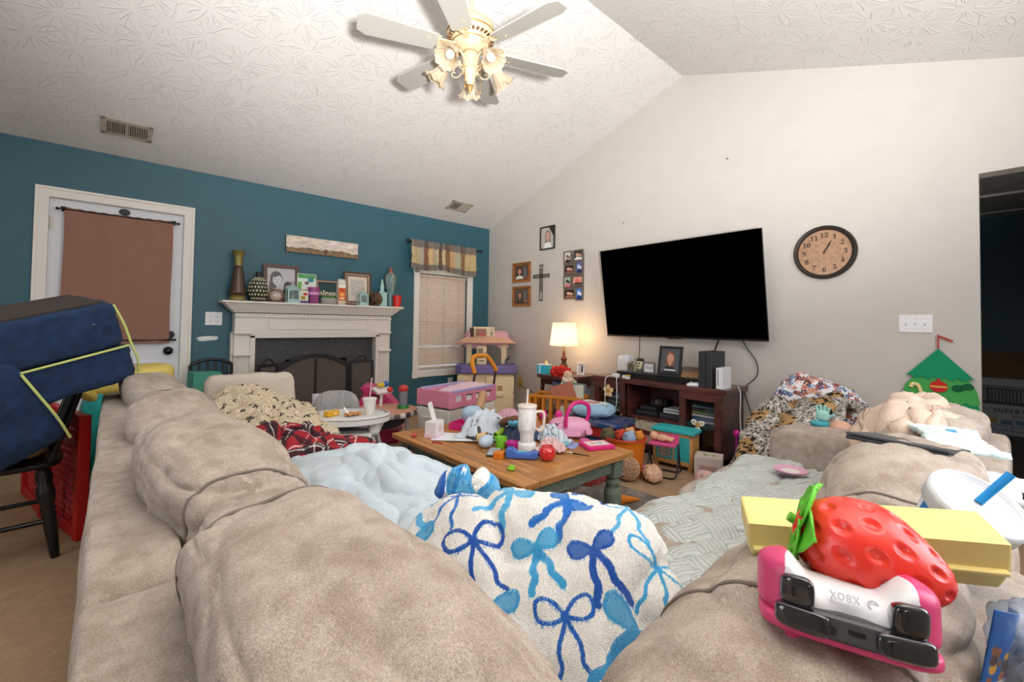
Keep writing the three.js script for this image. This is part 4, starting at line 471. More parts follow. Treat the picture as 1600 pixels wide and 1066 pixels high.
// ---------- television stand and what is on and in it ----------
const cherryT = dtex(512, 256, (u, v) => { const g = N3(u * 4, v * 55, 1) * .2 + N3(u * 2.2, v * 9, 4) * .2; return [82, 42, 36].map(x => x * (1 + g)); });
const cherry = new THREE.MeshPhysicalMaterial({ map: cherryT, roughness: .35, clearcoat: .3, clearcoatRoughness: .3 });
const ST = thing('tv_stand', 'dark cherry television stand with two glass doors', 'cabinet', [-.235, 0, 2.8], onR);   // local x along the wall, local z into the room
const SX = x => x, sy = .62;
{ const Wd = 1.2, D = .4, inner = cherry, gl = M(0xffffff, .02, { transmission: 1, thickness: 0 });
  mesh('top', EX(shp([[-.63, -.215], [.63, -.215], [.63, .2], ...Array.from({ length: 17 }, (_, i) => { const t = 1 - i / 16; return [-.62 + 1.24 * t, .2 + .035 * sin(PI * clamp((t - .2) / .6, 0, 1))]; }), [-.63, .2]]), .028, .006, 0, sy, 0, PI / 2), cherry, ST);
  mesh('side', [B(.02, .56, D, -Wd / 2 + .01, .31, 0)], cherry, ST); mesh('side', [B(.02, .56, D, Wd / 2 - .01, .31, 0)], cherry, ST); mesh('back', B(Wd, .56, .006, 0, .31, -D / 2 + .003), inner, ST); mesh('bottom', [B(Wd, .05, D, 0, .055, 0)], cherry, ST);
  for (const x of [-.25, .25]) mesh('divider', B(.02, .53, D - .02, x, .33, -.01), cherry, ST); mesh('shelf', [RB(.5, .022, D - .02, .004, 0, .3, -.005)], cherry, ST);
  for (const s of [-1, 1]) { for (const y of [.3]) mesh('side_shelf', B(.33, .012, D - .06, s * .425, y, -.02), cherry, ST);
    const d = mesh('door', [B(.05, .51, .02, s * .285, .335, D / 2 + .01), B(.05, .51, .02, s * .57, .335, D / 2 + .01), B(.235, .055, .02, s * .4275, .5625, D / 2 + .01), B(.235, .06, .02, s * .4275, .11, D / 2 + .01), RB(.25, .012, .012, .004, s * .4275, .53, D / 2 + .018)], cherry, ST); mesh('door_glass', B(.24, .4, .004, s * .4275, .335, D / 2 + .008), gl, d); mesh('door_knob', SP(.011, 1, 1, 1, s * .285, .3, D / 2 + .03), mtal, d); mesh('hinge', CY(.005, .005, .04, 8, s * .597, .5, D / 2 + .012), mtal, d); }
  mesh('peg_hole', Array.from({ length: 8 }, (_, i) => CY(.004, .004, .002, 8, -.239, .36 + i * .025, .1, 0, 0, PI / 2)), M(0x0f0806, .9), ST);
  for (const x of [-.15, 0, .15]) mesh('pull', SP(.01, 1, 1, 1, x, .285, D / 2 - .004), mtal, ST); mesh('foot', [B(.05, .03, .05, -.56, .015, .15), B(.05, .03, .05, .56, .015, .15), B(.05, .03, .05, -.56, .015, -.15), B(.05, .03, .05, .56, .015, -.15)], cherry, ST); }
// world place of a spot on the stand: a along the wall, b into the room
const at = (a, b, y = sy) => [-.235 - b, y, 2.8 + a];
const gw = M(0xe2e3e5, .4), dk = M(0x1c1c1f, .45), dk2 = M(0x2c2c30, .5);
{ const s = thing('soundbar', 'long black soundbar lying on the television stand', 'soundbar', at(.0, .03), onR); mesh('body', RB(.9, .055, .09, .01, 0, .03, 0), dk2, s); mesh('grille', B(.86, .038, .004, 0, .03, .045), M(0x131315, .9), s); mesh('foot', [B(.06, .006, .06, -.35, .003, 0), B(.06, .006, .06, .35, .003, 0)], dk, s); }
{ const s = thing('router', 'white rounded internet router tower behind the soundbar', 'router', at(-.46, -.1), onR); mesh('shell', SOFT(.13, .2, .13, 5, null, 12, 0, .1, 0), gw, s); mesh('top_cap', CY(.045, .05, .006, 24, 0, .2, 0), M(0xd5d6d8, .3), s); }
frame('framed_photo', 'black frame with portrait of smiling child beside game console', .215, .25, .02, 0x1d1f22, [-.295, sy + .19, 2.9], onR, (c, W, H) => { portrait(c, W, H, '#56595e', '#8a5d42', '#cf9a80', '#2b2f33', .5, 1.15); c.fillStyle = '#e8e8ea'; c.fillRect(W * .2, H * .86, W * .6, H * .06); c.fillStyle = '#cf9a80'; c.beginPath(); c.ellipse(W * .5, H * .36, W * .17, H * .12, 0, 0, 7); c.fill(); }, { tilt: -.18 });
{ const f = thing('word_sign', 'small grey framed white sign beside the child photo', 'sign', [-.27, sy + .11, 2.68], onR); mesh('frame', [RB(.12, .012, .016, .003, 0, .045, .008), RB(.12, .012, .016, .003, 0, -.045, .008), RB(.012, .08, .016, .003, -.054, 0, .008), RB(.012, .08, .016, .003, .054, 0, .008)], M(0x6d6a66, .6), f); mesh('print', slab(.1, .082, .003, 0, 0, .005), picMat(128, 100, (c, W, H) => { c.fillStyle = '#e4e4e0'; c.fillRect(0, 0, W, H); c.fillStyle = '#3b3b3d'; c.font = 'italic 40px serif'; c.fillText('Happy', 12, 62); }), f); }
function skull(label, a, b) { const o = thing('figurine', label, 'figurine', at(a, b, sy + .058), onR); mesh('base', CY(.028, .032, .03, 16, 0, .015, 0), M(0x4d4a38, .7), o); mesh('head', [SP(.036, .95, 1.15, .95, 0, .085, 0), RB(.04, .03, .04, .01, 0, .045, .008)], M(0xcfc9a4, .6), o); mesh('hair', [SP(.037, 1, .55, 1, 0, .112, -.004)], M(0x2c2a22, .8), o); mesh('features', [SP(.008, 1, 1, .5, -.013, .088, .033), SP(.008, 1, 1, .5, .013, .088, .033), B(.024, .005, .004, 0, .058, .032)], M(0x2a2620, .8), o); }
skull('cream sugar-skull figurine on the soundbar next to small sign', -.22, .03); skull('cream sugar-skull figurine half hidden behind the black console', .385, .03);
{ const p = thing('succulent_pot', 'small dried green plant on soundbar beside white router', 'potted plant', at(-.32, .03, sy + .058)); mesh('pot', CY(.03, .024, .04, 16, 0, .02, 0), M(0x6e6255, .8), p); const lf = tr(new THREE.ConeGeometry(.006, .07, 5).translate(0, .035, 0)); for (let i = 0; i < 22; i++) { const o = mesh('leaf', lf, M(i % 2 ? 0x6b6a45 : 0x84744d, .8), p); o.position.set(0, .035, 0); o.rotation.order = 'YXZ'; o.rotation.set(rr(.2, 1.2), i * 2.4, 0); } }
one('wooden_box', 'light wood keepsake box lying on the soundbar end', 'box', [RB(.18, .045, .1, .004, 0, .0225, 0), RB(.19, .008, .11, .003, 0, .049, 0)], M(0xa9855c, .6), at(.27, .02, sy + .0585), onR);
one('wooden_box', 'thin grey-brown box stacked on the keepsake box', 'box', [RB(.17, .03, .1, .004, 0, .015, 0), RB(.12, .006, .03, .002, 0, .033, .02)], M(0x6a5b50, .6), at(.27, .02, sy + .112), onR);
{ const c = thing('game_console', 'tall black game console standing upright on the stand', 'console', at(.455, .06), onR); mesh('shell', [RB(.05, .29, .25, .006, -.028, .147, 0), RB(.05, .29, .25, .006, .03, .147, 0)], dk2, c); mesh('middle_band', B(.014, .285, .24, .001, .147, 0), dk, c); mesh('base_stand', RB(.12, .008, .2, .003, 0, .004, 0), dk, c); }
{ const c = thing('game_console', 'small white game console standing beside the black one', 'console', at(.565, .1), onR); mesh('shell', RB(.05, .165, .17, .005, 0, .09, 0), gw, c); mesh('disc_slot', B(.005, .12, .004, -.008, .095, .085), M(0x4b4d52, .5), c); mesh('base_stand', RB(.07, .012, .12, .004, 0, .006, 0), M(0xa5a7aa, .5), c); }
{ const c = thing('game_controller', 'white wireless game controller lying before black console', 'controller', at(.36, .15), onR + .4); mesh('body', SOFT(.13, .035, .07, 2.6, (q, m, u) => { q.z += .03 * u.x * u.x; }, 12, 0, .018, 0), gw, c); mesh('stick', [CY(.008, .01, .014, 12, -.03, .036, 0), CY(.008, .01, .014, 12, .02, .036, .012)], M(0x8d8f94, .5), c); }
{ const c = thing('charger_brick', 'white charger block with long white cable hanging down', 'charger', at(-.4, .15), onR); mesh('block', SOFT(.07, .04, .06, 4, null, 8, 0, .02, 0), gw, c); mesh('cable', TU([[-.03, .02, .02], [-.06, .0, .07], [-.06, -.12, .085], [-.05, -.25, .085], [.02, -.31, .095], [.06, -.25, .085], [.07, -.1, .085], [.06, 0, .075], [.05, .02, .02]], .004, 60, 6), gw, c); }
{ const c = thing('toy_phone', 'white and yellow toy gadget at front of stand', 'toy', at(-.28, .165), onR - .3); mesh('body', SOFT(.08, .035, .05, 4, null, 8, 0, .0175, 0), gw, c); mesh('pad', RB(.04, .012, .035, .004, .03, .035, .004), M(0xd8b53c, .5), c); }
one('paper_stack', 'few tan papers lying flat at left end of stand', 'papers', [B(.16, .004, .1, 0, .002, 0), B(.15, .004, .09, .01, .006, .005, 0, .15)], M(0xb59a78, .9), at(-.52, .12), onR);
// inside the stand
for (const [x, y, w, h, d, col, l] of [[-.1, .311, .22, .045, .24, dk, 'black disc player on open shelf under grey cable box'], [.13, .311, .2, .05, .26, dk2, 'flat black console on open shelf beneath white console'], [.15, .361, .19, .035, .2, gw, 'flat white console lying on top of black console'], [-.11, .356, .16, .03, .15, dk2, 'small grey cable box on top of disc player']]) { const t = thing('media_player', l, 'electronics', at(x, .0, y), onR); mesh('case', RB(w, h, d, .004, 0, h / 2, 0), col, t); mesh('front_strip', B(w * .9, h * .25, .002, 0, h * .6, d / 2), M(0x45464a, .3), t); }
[[-.16, 0x4a3d36], [-.12, 0x8f8272], [-.08, 0x6b655c], [-.03, 0x3c3835]].forEach(([x, k], i) => one('book', ['dark brown book', 'tan book', 'grey book', 'black-brown book'][i] + ' standing at back of the stand shelf', 'book', [RB(.032, .12, .09, .003, 0, .06, 0), B(.026, .11, .002, 0, .06, .045)], M(k, .7), at(x, -.13, .311), onR));
for (let s of [-1, 1]) for (let i = 0; i < 7; i++) { const k = [0x39434a, 0x9aa5a8, 0x2d5f8c, 0xb9bfc0, 0x4f7f56, 0x2a2c30, 0x6a7d86][(i + (s > 0 ? 0 : 3)) % 7]; one('disc_case', `${['charcoal', 'silver', 'blue', 'white', 'green', 'black', 'slate'][(i + (s > 0 ? 0 : 3)) % 7]} disc case in stack behind ${s > 0 ? 'glass door near leopard blanket' : 'glass door with yellow flower'}`, 'disc case', RB(.2, .018, .16, .003, 0, .009, 0), M(k, .35), at(s * .42, .04, .306 + i * .024), onR + rr(-.06, .06)); }
function flower(label, a, y, col, n, cc, rot) { const f = thing('flower_decal', label, 'decal', [-.235 - .226, y, 2.8 + a], onR); for (let i = 0; i < n; i++) { const t = i / n * 2 * PI + rot, p = mesh('petal', EX(circ(0, 0, .026, 18, .8), .004, .001, .034 * cos(t), .034 * sin(t), 0, 0, 0, t), M(col, .6), f); mesh('petal_spot', EX(circ(0, 0, .011, 14, .8), .002, 0, .036 * cos(t), .036 * sin(t), .005, 0, 0, t), M(cc, .6), p); } mesh('center', EX(circ(0, 0, .019, 18), .006, .001, 0, 0, .002), M(0xc58a45, .6), f); }
flower('peach five-petal flower decal on left glass door', -.43, .5, 0xe2bf8b, 5, 0xeed6ab, .3); flower('white three-petal flower decal on right glass door', .42, .335, 0xe3e4dc, 3, 0xb99072, .5);
one('keepsake_carton', 'cream floral storage carton with dark red band and heart', 'box', [slab(.46, .2, .26, 0, .1, 0)], picMat(256, 128, (c, W, H) => { c.fillStyle = '#d9cdb6'; c.fillRect(0, 0, W, H); for (let i = 0; i < 500; i++) { c.fillStyle = ['#a98e74', '#8d5548', '#c1a98c'][i % 3]; c.beginPath(); c.arc(rnd() * W, rnd() * H, rr(1, 2.5), 0, 7); c.fill(); } c.fillStyle = '#7b2a26'; c.beginPath(); c.moveTo(0, 52); c.quadraticCurveTo(120, 56, W, 86); c.lineTo(W, 104); c.quadraticCurveTo(120, 80, 0, 84); c.fill(); c.fillStyle = '#6d1d1d'; c.beginPath(); c.ellipse(140, 40, 14, 11, .5, 0, 7); c.ellipse(160, 40, 14, 11, -.5, 0, 7); c.fill(); c.fillStyle = '#d9b8a0'; c.beginPath(); c.arc(150, 40, 6, 0, 7); c.fill(); }, .7), at(0, .03, .081), onR);
// cables behind the television and at the stand's end
for (const [l, pts, r] of [['thin black cable dropping behind left of television', [[-.05, 1.1, 2.44], [-.03, .95, 2.43], [-.03, .8, 2.42], [-.04, .7, 2.41]], .004], ['black cable bundle dropping behind the black console', [[-.06, 1.08, 3.24], [-.05, .98, 3.2], [-.05, .9, 3.17], [-.08, .8, 3.15]], .007], ['black cable looping down to end of stand', [[-.05, 1.08, 3.36], [-.03, .95, 3.42], [-.025, .82, 3.5], [-.025, .72, 3.5], [-.04, .645, 3.44], [-.05, .6, 3.41], [-.03, .5, 3.43], [-.03, .38, 3.47]], .004], ['white cord hanging off the end of stand', [[-.2, .64, 3.42], [-.2, .6, 3.437], [-.2, .4, 3.437], [-.22, .3, 3.45], [-.3, .26, 3.47]], .004]]) one('cable', l, 'cable', TU(pts, r, 40, 6), l.startsWith('white') ? gw : blackM);
{ const t = thing('toy_mallet', 'bright pink ball-headed toy sticking out beside stand', 'toy', [-.35, .3, 3.47]); mesh('ball', SP(.026, 1, 1, 1), M(0xd8299b, .4), t); mesh('stem', BAR([0, 0, 0], [.02, -.28, -.02], .006), M(0xd8299b, .4), t); }
one('subwoofer', 'black box speaker on floor beside television stand', 'speaker', [RB(.3, .3, .3, .012, 0, .15, 0), CY(.1, .1, .006, 24, -.15, .15, 0, 0, 0, PI / 2)], dk, [-.25, 0, 3.66]);
// ---------- rug, coffee table and what lies on it ----------
{ const rt = dtex(512, 512, (u, v) => { const n = pn(u, v, 3) * .5 + pn(u, v, 12, 4) * .5, k = sst(-.2, .5, n + .3 * sin(u * 40) * sin(v * 40)); return mix([104, 97, 92], [142, 134, 125], k).map(x => x * (1 + .12 * pn(u, v, 90, 2))); });
  one('area_rug', 'worn dark grey patterned rug under the coffee table', 'rug', uvw(RB(1.75, .012, 1.9, .005, 0, .006, 0), .6), new THREE.MeshStandardMaterial({ map: rt, roughness: 1, bumpMap: fine, bumpScale: .003 }), [-2.15, 0, 2.62]); }
const TY = .4;
{ const t = thing('coffee_table', 'low coffee table, honey wood top on worn green legs', 'coffee table', [-2.125, 0, 2.82]), W = .87, L = 1.22;
  const wood = [0, 1, 2].map(s => new THREE.MeshStandardMaterial({ map: dtex(512, 256, (u, v) => { const kx = u - .3 - .3 * s % 1, ky = v - .5, kn = Math.exp(-(kx * kx * 900 + ky * ky * 250)); const g = N3(u * 3 + s * 9, v * 42, s) * .13 + N3(u * 1.5, v * 7 + s, 4 + s) * .13 + pn(u, v, 20, s) * .03; return mix([176, 122, 68], [96, 58, 30], clamp(kn + .0, 0, 1)).map(x => x * (1 + g)); }), roughness: .42 }));
  const green = new THREE.MeshStandardMaterial({ map: dtex(512, 512, (u, v) => { const a = pn(u, v, 5) * .5 + pn(u, v, 16, 3) * .5; return mix([112, 126, 113], a > 0 ? [66, 72, 64] : [150, 148, 126], sst(.18, .6, Math.abs(a))).map(x => x * (1 + .1 * N3(u * 5, v * 80, 2))); }), roughness: .7 });
  const plank = (x, z, w, l, i, ry = 0) => { const g = RB(l, .03, w, .004); const u = g.attributes.uv; for (let k = 0; k < u.count; k++) u.setXY(k, u.getX(k) * .8 + i * .37, u.getY(k) * 2.2 + i * .23); const m = mesh('plank', g, wood[i % 3], t); m.position.set(x, TY - .015, z); m.rotation.y = ry; };
  for (const s of [-1, 1]) { plank(s * (W / 2 - .055), 0, .108, L, s + 1, PI / 2); plank(0, s * (L / 2 - .055), .108, W - .222, s + 2); } for (let i = 0; i < 5; i++) plank((i - 2) * .1298, 0, .128, L - .222, i, PI / 2);
  mesh('apron', [RB(W - .13, .085, .024, .004, 0, .325, L / 2 - .075), RB(W - .13, .085, .024, .004, 0, .325, -L / 2 + .075), RB(.024, .085, L - .13, .004, W / 2 - .075, .325, 0), RB(.024, .085, L - .13, .004, -W / 2 + .075, .325, 0)], green, t);
  const lg = [RB(.085, .11, .085, .006, 0, .312, 0), LA([[.03, .262], [.042, .258], [.03, .248], [.034, .235], [.044, .225], [.034, .214], [.038, .2], [.03, .192]], 24), CY(.042, .05, .035, 8, 0, .18, 0, 0, PI / 8), CY(.05, .046, .165, 8, 0, .0825, 0, 0, PI / 8)];
  for (const a of [-1, 1]) for (const b of [-1, 1]) mesh('leg', lg.map(g => tr(g.clone(), a * (W / 2 - .085), 0, b * (L / 2 - .085))), green, t); }
const pm = (k, r = .35) => M(k, r);
{ const b = thing('doll_carton', 'small white and clear display carton on coffee table', 'carton', [-2.4, TY, 2.46], .5); mesh('carton', [RB(.1, .1, .08, .004, 0, .05, 0)], M(0xe8e2e2, .3), b); mesh('open_flap', B(.05, .12, .003, .02, .15, -.03, -.25, 0, .12), M(0xeeeaea, .4), b); mesh('badge', CY(.022, .022, .002, 20, 0, .055, .041, PI / 2), M(0xd9c3bd, .4), b); mesh('pink_band', B(.102, .02, .082, 0, .012, 0), M(0xe7c6d2, .4), b); }
one('paper_sheet', 'white paper sheet with dark doodle on coffee table corner', 'paper', [SHEET(10, 10, (u, v) => [-.15 + .3 * u, .003 + .01 * v * v * u, -.1 + .2 * v], .001), EX(circ(0, 0, .012, 12, .5), .001, 0, .01, .004, .03, -PI / 2)], M(0xe6e6ea, .8), [-2.3, TY, 2.58], -.9);
{ const t = thing('pink_tray', 'hot pink plastic drawer tray on the coffee table', 'tray', [-2.13, TY, 2.38], .4); mesh('tray', [B(.15, .006, .11, 0, .003, 0), B(.15, .045, .006, 0, .022, .055), B(.15, .045, .006, 0, .022, -.055), B(.006, .045, .11, -.075, .022, 0), B(.006, .045, .11, .075, .022, 0)], pm(0xd42a80), t); }
{ const t = thing('plush_puppy', 'floppy tan plush in pale blue shirt behind coffee table pile', 'plush toy', [-1.92, TY, 2.28], .5); mesh('body', [SOFT(.16, .12, .14, 2.4, null, 12, -.1, .07, 0)], M(0xa9c3d4, .95), t); mesh('limbs', [BAR([-.03, .09, .02], [.12, .16, -.02], .034, 12, .03), SP(.036, 1, 1, 1, .13, .165, -.02), BAR([-.02, .05, .06], [.05, .06, .07], .034, 12, .03), SP(.034, 1, 1, 1, .06, .06, .07)], M(0xb58f68, .95), t); }
{ const ct = ctex(256, 256, (c, W) => { c.fillStyle = '#c9d3dc'; c.fillRect(0, 0, W, W); c.strokeStyle = '#3c434c'; c.lineWidth = 3; for (let i = 0; i < 40; i++) { const x = rnd() * W, y = rnd() * W; c.beginPath(); c.arc(x, y, rr(3, 8), 0, rr(3, 6)); c.stroke(); c.fillStyle = i % 5 ? '#4a5058' : '#c98a93'; c.fillRect(x, y, 5, 4); } });
  const pile = (n, l, col, cx, cz, a, b, h, sd, map) => { const g = SHEET(36, 30, (u, v) => { const r = Math.hypot(u - .5, v - .5) * 2, y = h * Math.max(0, 1 - r * r) ** .7 + crease(u * 3 + sd, v * 3, sd, .035, 3) * (r < .9 ? 1 : 0) + .02 * fbm(u * 4 + sd, v * 4, sd, 2); return [(u - .5) * a * (1 + .1 * N3(v * 3, sd, 1)), .008 + Math.max(0, y), (v - .5) * b * (1 + .1 * N3(u * 3, sd, 4))]; }, .006); one(n, l, 'clothes', g, map ? new THREE.MeshStandardMaterial({ map: ct, roughness: .95 }) : M(col, .95), [cx, TY, cz], sd); };
  pile('baby_clothes', 'white baby outfit with small dark print heaped on table', 0, -2.12, 2.62, .34, .26, .15, .4, 1); pile('baby_clothes', 'pink and peach shirt bunched at back of pile', 0xc99aa8, -1.88, 2.58, .26, .22, .12, 2.2); pile('baby_clothes', 'navy blue striped garment crumpled beside the tumbler', 0x3f4c68, -2.02, 2.84, .28, .2, .09, 3.4); pile('baby_clothes', 'charcoal grey sock bundle at front of clothes pile', 0x55504e, -2.22, 2.68, .13, .1, .06, 1.1); pile('baby_clothes', 'blush pink cloth scrap beside the red apple', 0xdcb8b6, -2.06, 3.13, .16, .13, .05, 5.3); pile('baby_clothes', 'orange peach cloth at the back edge of pile', 0xd08a5e, -1.8, 2.68, .2, .16, .08, 6.1); pile('baby_clothes', 'white and black patterned cloth rolled near pig basket', 0, -1.9, 2.98, .26, .16, .085, 4.4, 1); }
{ const t = thing('bun_toy', 'dark brown ring of doll hair in clothes pile', 'toy', [-2.05, TY + .085, 2.77]); mesh('ring', TO(.045, .022, 2 * PI, 0, .02, 0, 1.2), M(0x6a4630, .9), t); mesh('band', TO(.03, .012, 2 * PI, 0, .03, .01, 1.2), M(0x1b1513, .9), t); }
{ const t = thing('tumbler', 'tall white printed tumbler with handle and straw', 'tumbler', [-2.15, TY, 3.03], -.5); const tt = ctex(512, 256, (c, W, H) => { c.fillStyle = '#e9e6e2'; c.fillRect(0, 0, W, H); for (let i = 0; i < 420; i++) { c.fillStyle = ['rgba(90,95,100,.5)', 'rgba(150,110,110,.4)', 'rgba(120,135,140,.5)'][i % 3]; c.fillRect(rnd() * W, rnd() * H, rr(1, 4), rr(2, 9)); } c.fillStyle = '#b9504f'; for (const x of [120, 376]) { c.beginPath(); c.arc(x - 5, 90, 7, 0, 7); c.arc(x + 6, 90, 7, 0, 7); c.fill(); } });
  mesh('body', LA([[0, 0], [.036, 0], [.037, .005], [.04, .09], [.049, .115], [.051, .12], [.052, .24], [.0, .24]], 40), new THREE.MeshStandardMaterial({ map: tt, roughness: .35 }), t); mesh('lid', LA([[.053, .236], [.055, .24], [.055, .252], [.045, .256], [0, .256]], 36), M(0xe9dccf, .35), t, 'cream lid'); mesh('handle', TU([[.05, .21, 0], [.085, .212, 0], [.098, .2, 0], [.1, .16, 0], [.092, .115, 0], [.075, .105, 0], [.052, .118, 0]], .0085, 40, 10), M(0xe9d8c8, .4), t, 'cream handle'); mesh('straw', CY(.006, .006, .09, 12, .0, .295, 0, 0, 0, -.04), M(0xeadfd6, .3), t); mesh('base_boot', LA([[0, 0], [.05, 0], [.053, .006], [.054, .03], [.048, .045], [.04, .046]], 36), M(0xe9e9e9, .5), t, 'white silicone base boot'); }
for (const [n, l, cat, g, k, p, ry] of [
  ['toy_cup', 'lime green toy cup standing near tumbler', 'cup', () => LA([[0, .004], [.026, .004], [.026, 0], [.03, 0], [.037, .06], [.034, .06], [.027, .01], [0, .01]], 24), 0x79c52a, [-2.23, TY, 2.9], 0],
  ['toy_cup', 'cream toy cup tipped over on the paper', 'cup', () => LA([[0, .004], [.02, .004], [.026, 0], [.034, .055], [.031, .055], [.022, .008], [0, .008]], 22, 0, .034, 0, 1.45, .6), 0xe0c184, [-2.29, TY, 2.76], 0],
  ['toy_egg', 'pale blue plastic egg beside lime cup', 'toy', () => SP(.038, 1.5, .95, 1, 0, .036, 0), 0xb7c7d6, [-2.3, TY, 2.85], .3],
  ['toy_bowl', 'magenta toy bowl at foot of tumbler', 'bowl', () => LA([[0, 0], [.025, 0], [.042, .022], [.045, .04], [.042, .04], [.03, .012], [0, .008]], 26), 0xb8188a, [-2.2, TY, 2.965], 0],
  ['toy_bowl', 'sky blue toy bowl on the striped garment', 'bowl', () => LA([[0, .09], [.025, .09], [.04, .105], [.042, .12], [.039, .12], [.028, .1], [0, .097]], 26), 0x5aa6c4, [-2.09, TY, 2.86], 0],
  ['toy_jar', 'mint green round jar by pink tray', 'jar', () => LA([[0, 0], [.032, 0], [.036, .008], [.036, .04], [.03, .05], [0, .05]], 24), 0x9fd08f, [-2.2, TY, 2.53], 0],
  ['toy_block', 'orange toy block beside blue toy phone', 'block', () => RB(.055, .035, .05, .006, 0, .0175, 0), 0xdd7a1c, [-2.37, TY, 3.05], .4],
  ['toy_banana', 'long lime toy pea pod before clothes pile', 'toy', () => TU([[-.06, .015, 0], [-.02, .02, .008], [.03, .022, .004], [.065, .02, -.008]], .016, 20, 10), 0x93bf2e, [-2.16, TY + .035, 2.8], .5],
  ['toy_cherry', 'tiny red bead lying on wood by carton', 'toy', () => SP(.014, 1.4, .8, 1, 0, .011, 0), 0xc2353d, [-2.5, TY, 2.39], 0],
  ['toy_pebble', 'yellow toy knob by blush cloth', 'toy', () => SP(.018, 1, 1, 1, 0, .018, 0), 0xd9b52a, [-1.98, TY, 3.04], 0],
  ['toy_chip', 'teal oval toy chip near patterned cloth roll', 'toy', () => SP(.03, 1.4, .4, 1, 0, .012, 0), 0x6fa9ad, [-1.92, TY, 3.11], .4],
  ['toy_wafer', 'small ochre paper scrap beside the paintbrush', 'scrap', () => SHEET(8, 6, (u, v) => [.05 * (u - .5), .004 + .012 * sin(u * 4) * v, .03 * (v - .5)], .001), 0xd2992e, [-1.98, TY, 3.17], .4],
]) one(n, l, cat, g(), pm(k), p, ry);
{ const p = thing('phone', 'grey and black mobile phone lying by orange block', 'phone', [-2.335, TY, 2.965], .75); mesh('case', RB(.15, .01, .072, .004, 0, .005, 0), M(0x2a2a2d, .4), p); mesh('screen', B(.135, .001, .062, 0, .0105, 0), M(0xa9adb2, .15), p); }
{ const t = thing('toy_phone', 'chunky blue toy telephone handset on coffee table', 'toy', [-2.28, TY, 3.13], -.85); mesh('handset', EX(shp([[-.085, .012], [-.08, 0], [.07, 0], [.085, .012], [.085, .035], [.065, .042], [.04, .028], [-.02, .03], [-.05, .05], [-.08, .05], [-.088, .035]]), .045, .007, 0, .004, -.022), pm(0x3f66b4, .4), t); mesh('keypad', RB(.05, .006, .025, .002, .0, .036, .0), M(0x6fb0c4, .4), t); mesh('cord_tip', CY(.006, .009, .03, 10, .1, .02, 0, 0, 0, PI / 2), M(0x3a3a3a, .5), t); }
{ const t = thing('toy_apple', 'shiny red plastic apple shaped pot on table', 'toy', [-2.2, TY, 3.235]); mesh('apple', LA([[0, 0], [.022, 0], [.038, .012], [.045, .035], [.042, .058], [.03, .072], [.024, .07], [.02, .06], [0, .058]], 32), M(0xd0242a, .15, { clearcoat: 1, clearcoatRoughness: .1 }), t); mesh('rim', TO(.027, .004, 2 * PI, 0, .071, 0, PI / 2), pm(0xb81a22), t); }
one('putty_blob', 'small blob of lime green putty on table edge', 'putty', SOFT(.045, .025, .035, 2.2, (q, m) => q.addScaledVector(m, .007 * fbm(q.x * 40, q.y * 40, 2)), 12, 0, .012, 0), pm(0x86c22a, .4), [-2.45, TY, 3.235], .5);
{ const p = thing('paintbrush', 'thin dark paintbrush lying toward table corner', 'brush', [-2.01, TY, 3.25], -1.28); mesh('handle', BAR([.0, .005, 0], [.1, .004, 0], .004, 8, .002), M(0x2a201a, .5), p); mesh('bristles', BAR([-.001, .005, 0], [-.06, .005, 0], .005, 8, .003), M(0xd9cdb5, .8), p); }
{ const t = thing('toy_tablet', 'hot pink framed toy tablet on coffee table corner', 'toy', [-1.8, TY, 3.25], -.42); mesh('frame', RB(.17, .024, .13, .006, 0, .012, 0), pm(0xd51f74), t); mesh('screen', tr(new THREE.PlaneGeometry(.13, .09), 0, .0245, 0, -PI / 2), picMat(96, 64, (c, W, H) => { c.fillStyle = '#e4dcd6'; c.fillRect(0, 0, W, H); for (const [x, y, r, k] of [[30, 30, 14, '#c98a86'], [56, 36, 16, '#b7c0c8'], [70, 24, 10, '#9a9fa8']]) { c.fillStyle = k; c.beginPath(); c.arc(x, y, r, 0, 7); c.fill(); } }), t); }
one('sticker_card', 'lilac card with blue stickers near pig basket', 'card', [B(.14, .002, .1, 0, .001, 0), B(.05, .012, .04, -.02, .008, -.01)], M(0x93a0d0, .6), [-1.89, TY, 3.12], .4);
{ const t = thing('pig_basket', 'pale pink pig toy basket with hot pink handle', 'toy basket', [-1.735, TY, 2.99], -.65); const pk = M(0xe2a3c0, .5), hp = pm(0xcf1f78);
  mesh('basket', [SOFT(.26, .12, .17, 3, null, 16, 0, .06, 0)], pk, t); for (const s of [-1, 1]) mesh('ear', SP(.03, .8, 1.1, .5, -.09 + s * .05 - .02, .125, -.06), hp, t); mesh('snout', [CY(.02, .022, .03, 16, .1, .055, .09, PI / 2), B(.12, .022, .02, -.01, .035, .082)], pk, t); mesh('handle', TU([[-.045, .08, .09], [-.04, .15, .09], [.0, .215, .075], [.06, .225, .05], [.11, .2, .03], [.115, .14, .02], [.095, .09, .02]], .0125, 50, 10), hp, t); mesh('scribble', TU([[-.11, .085, .07], [-.1, .1, .066], [-.09, .085, .07], [-.08, .1, .066], [-.07, .085, .07]], .003, 20, 5), M(0x3a1f30, .6), t); }
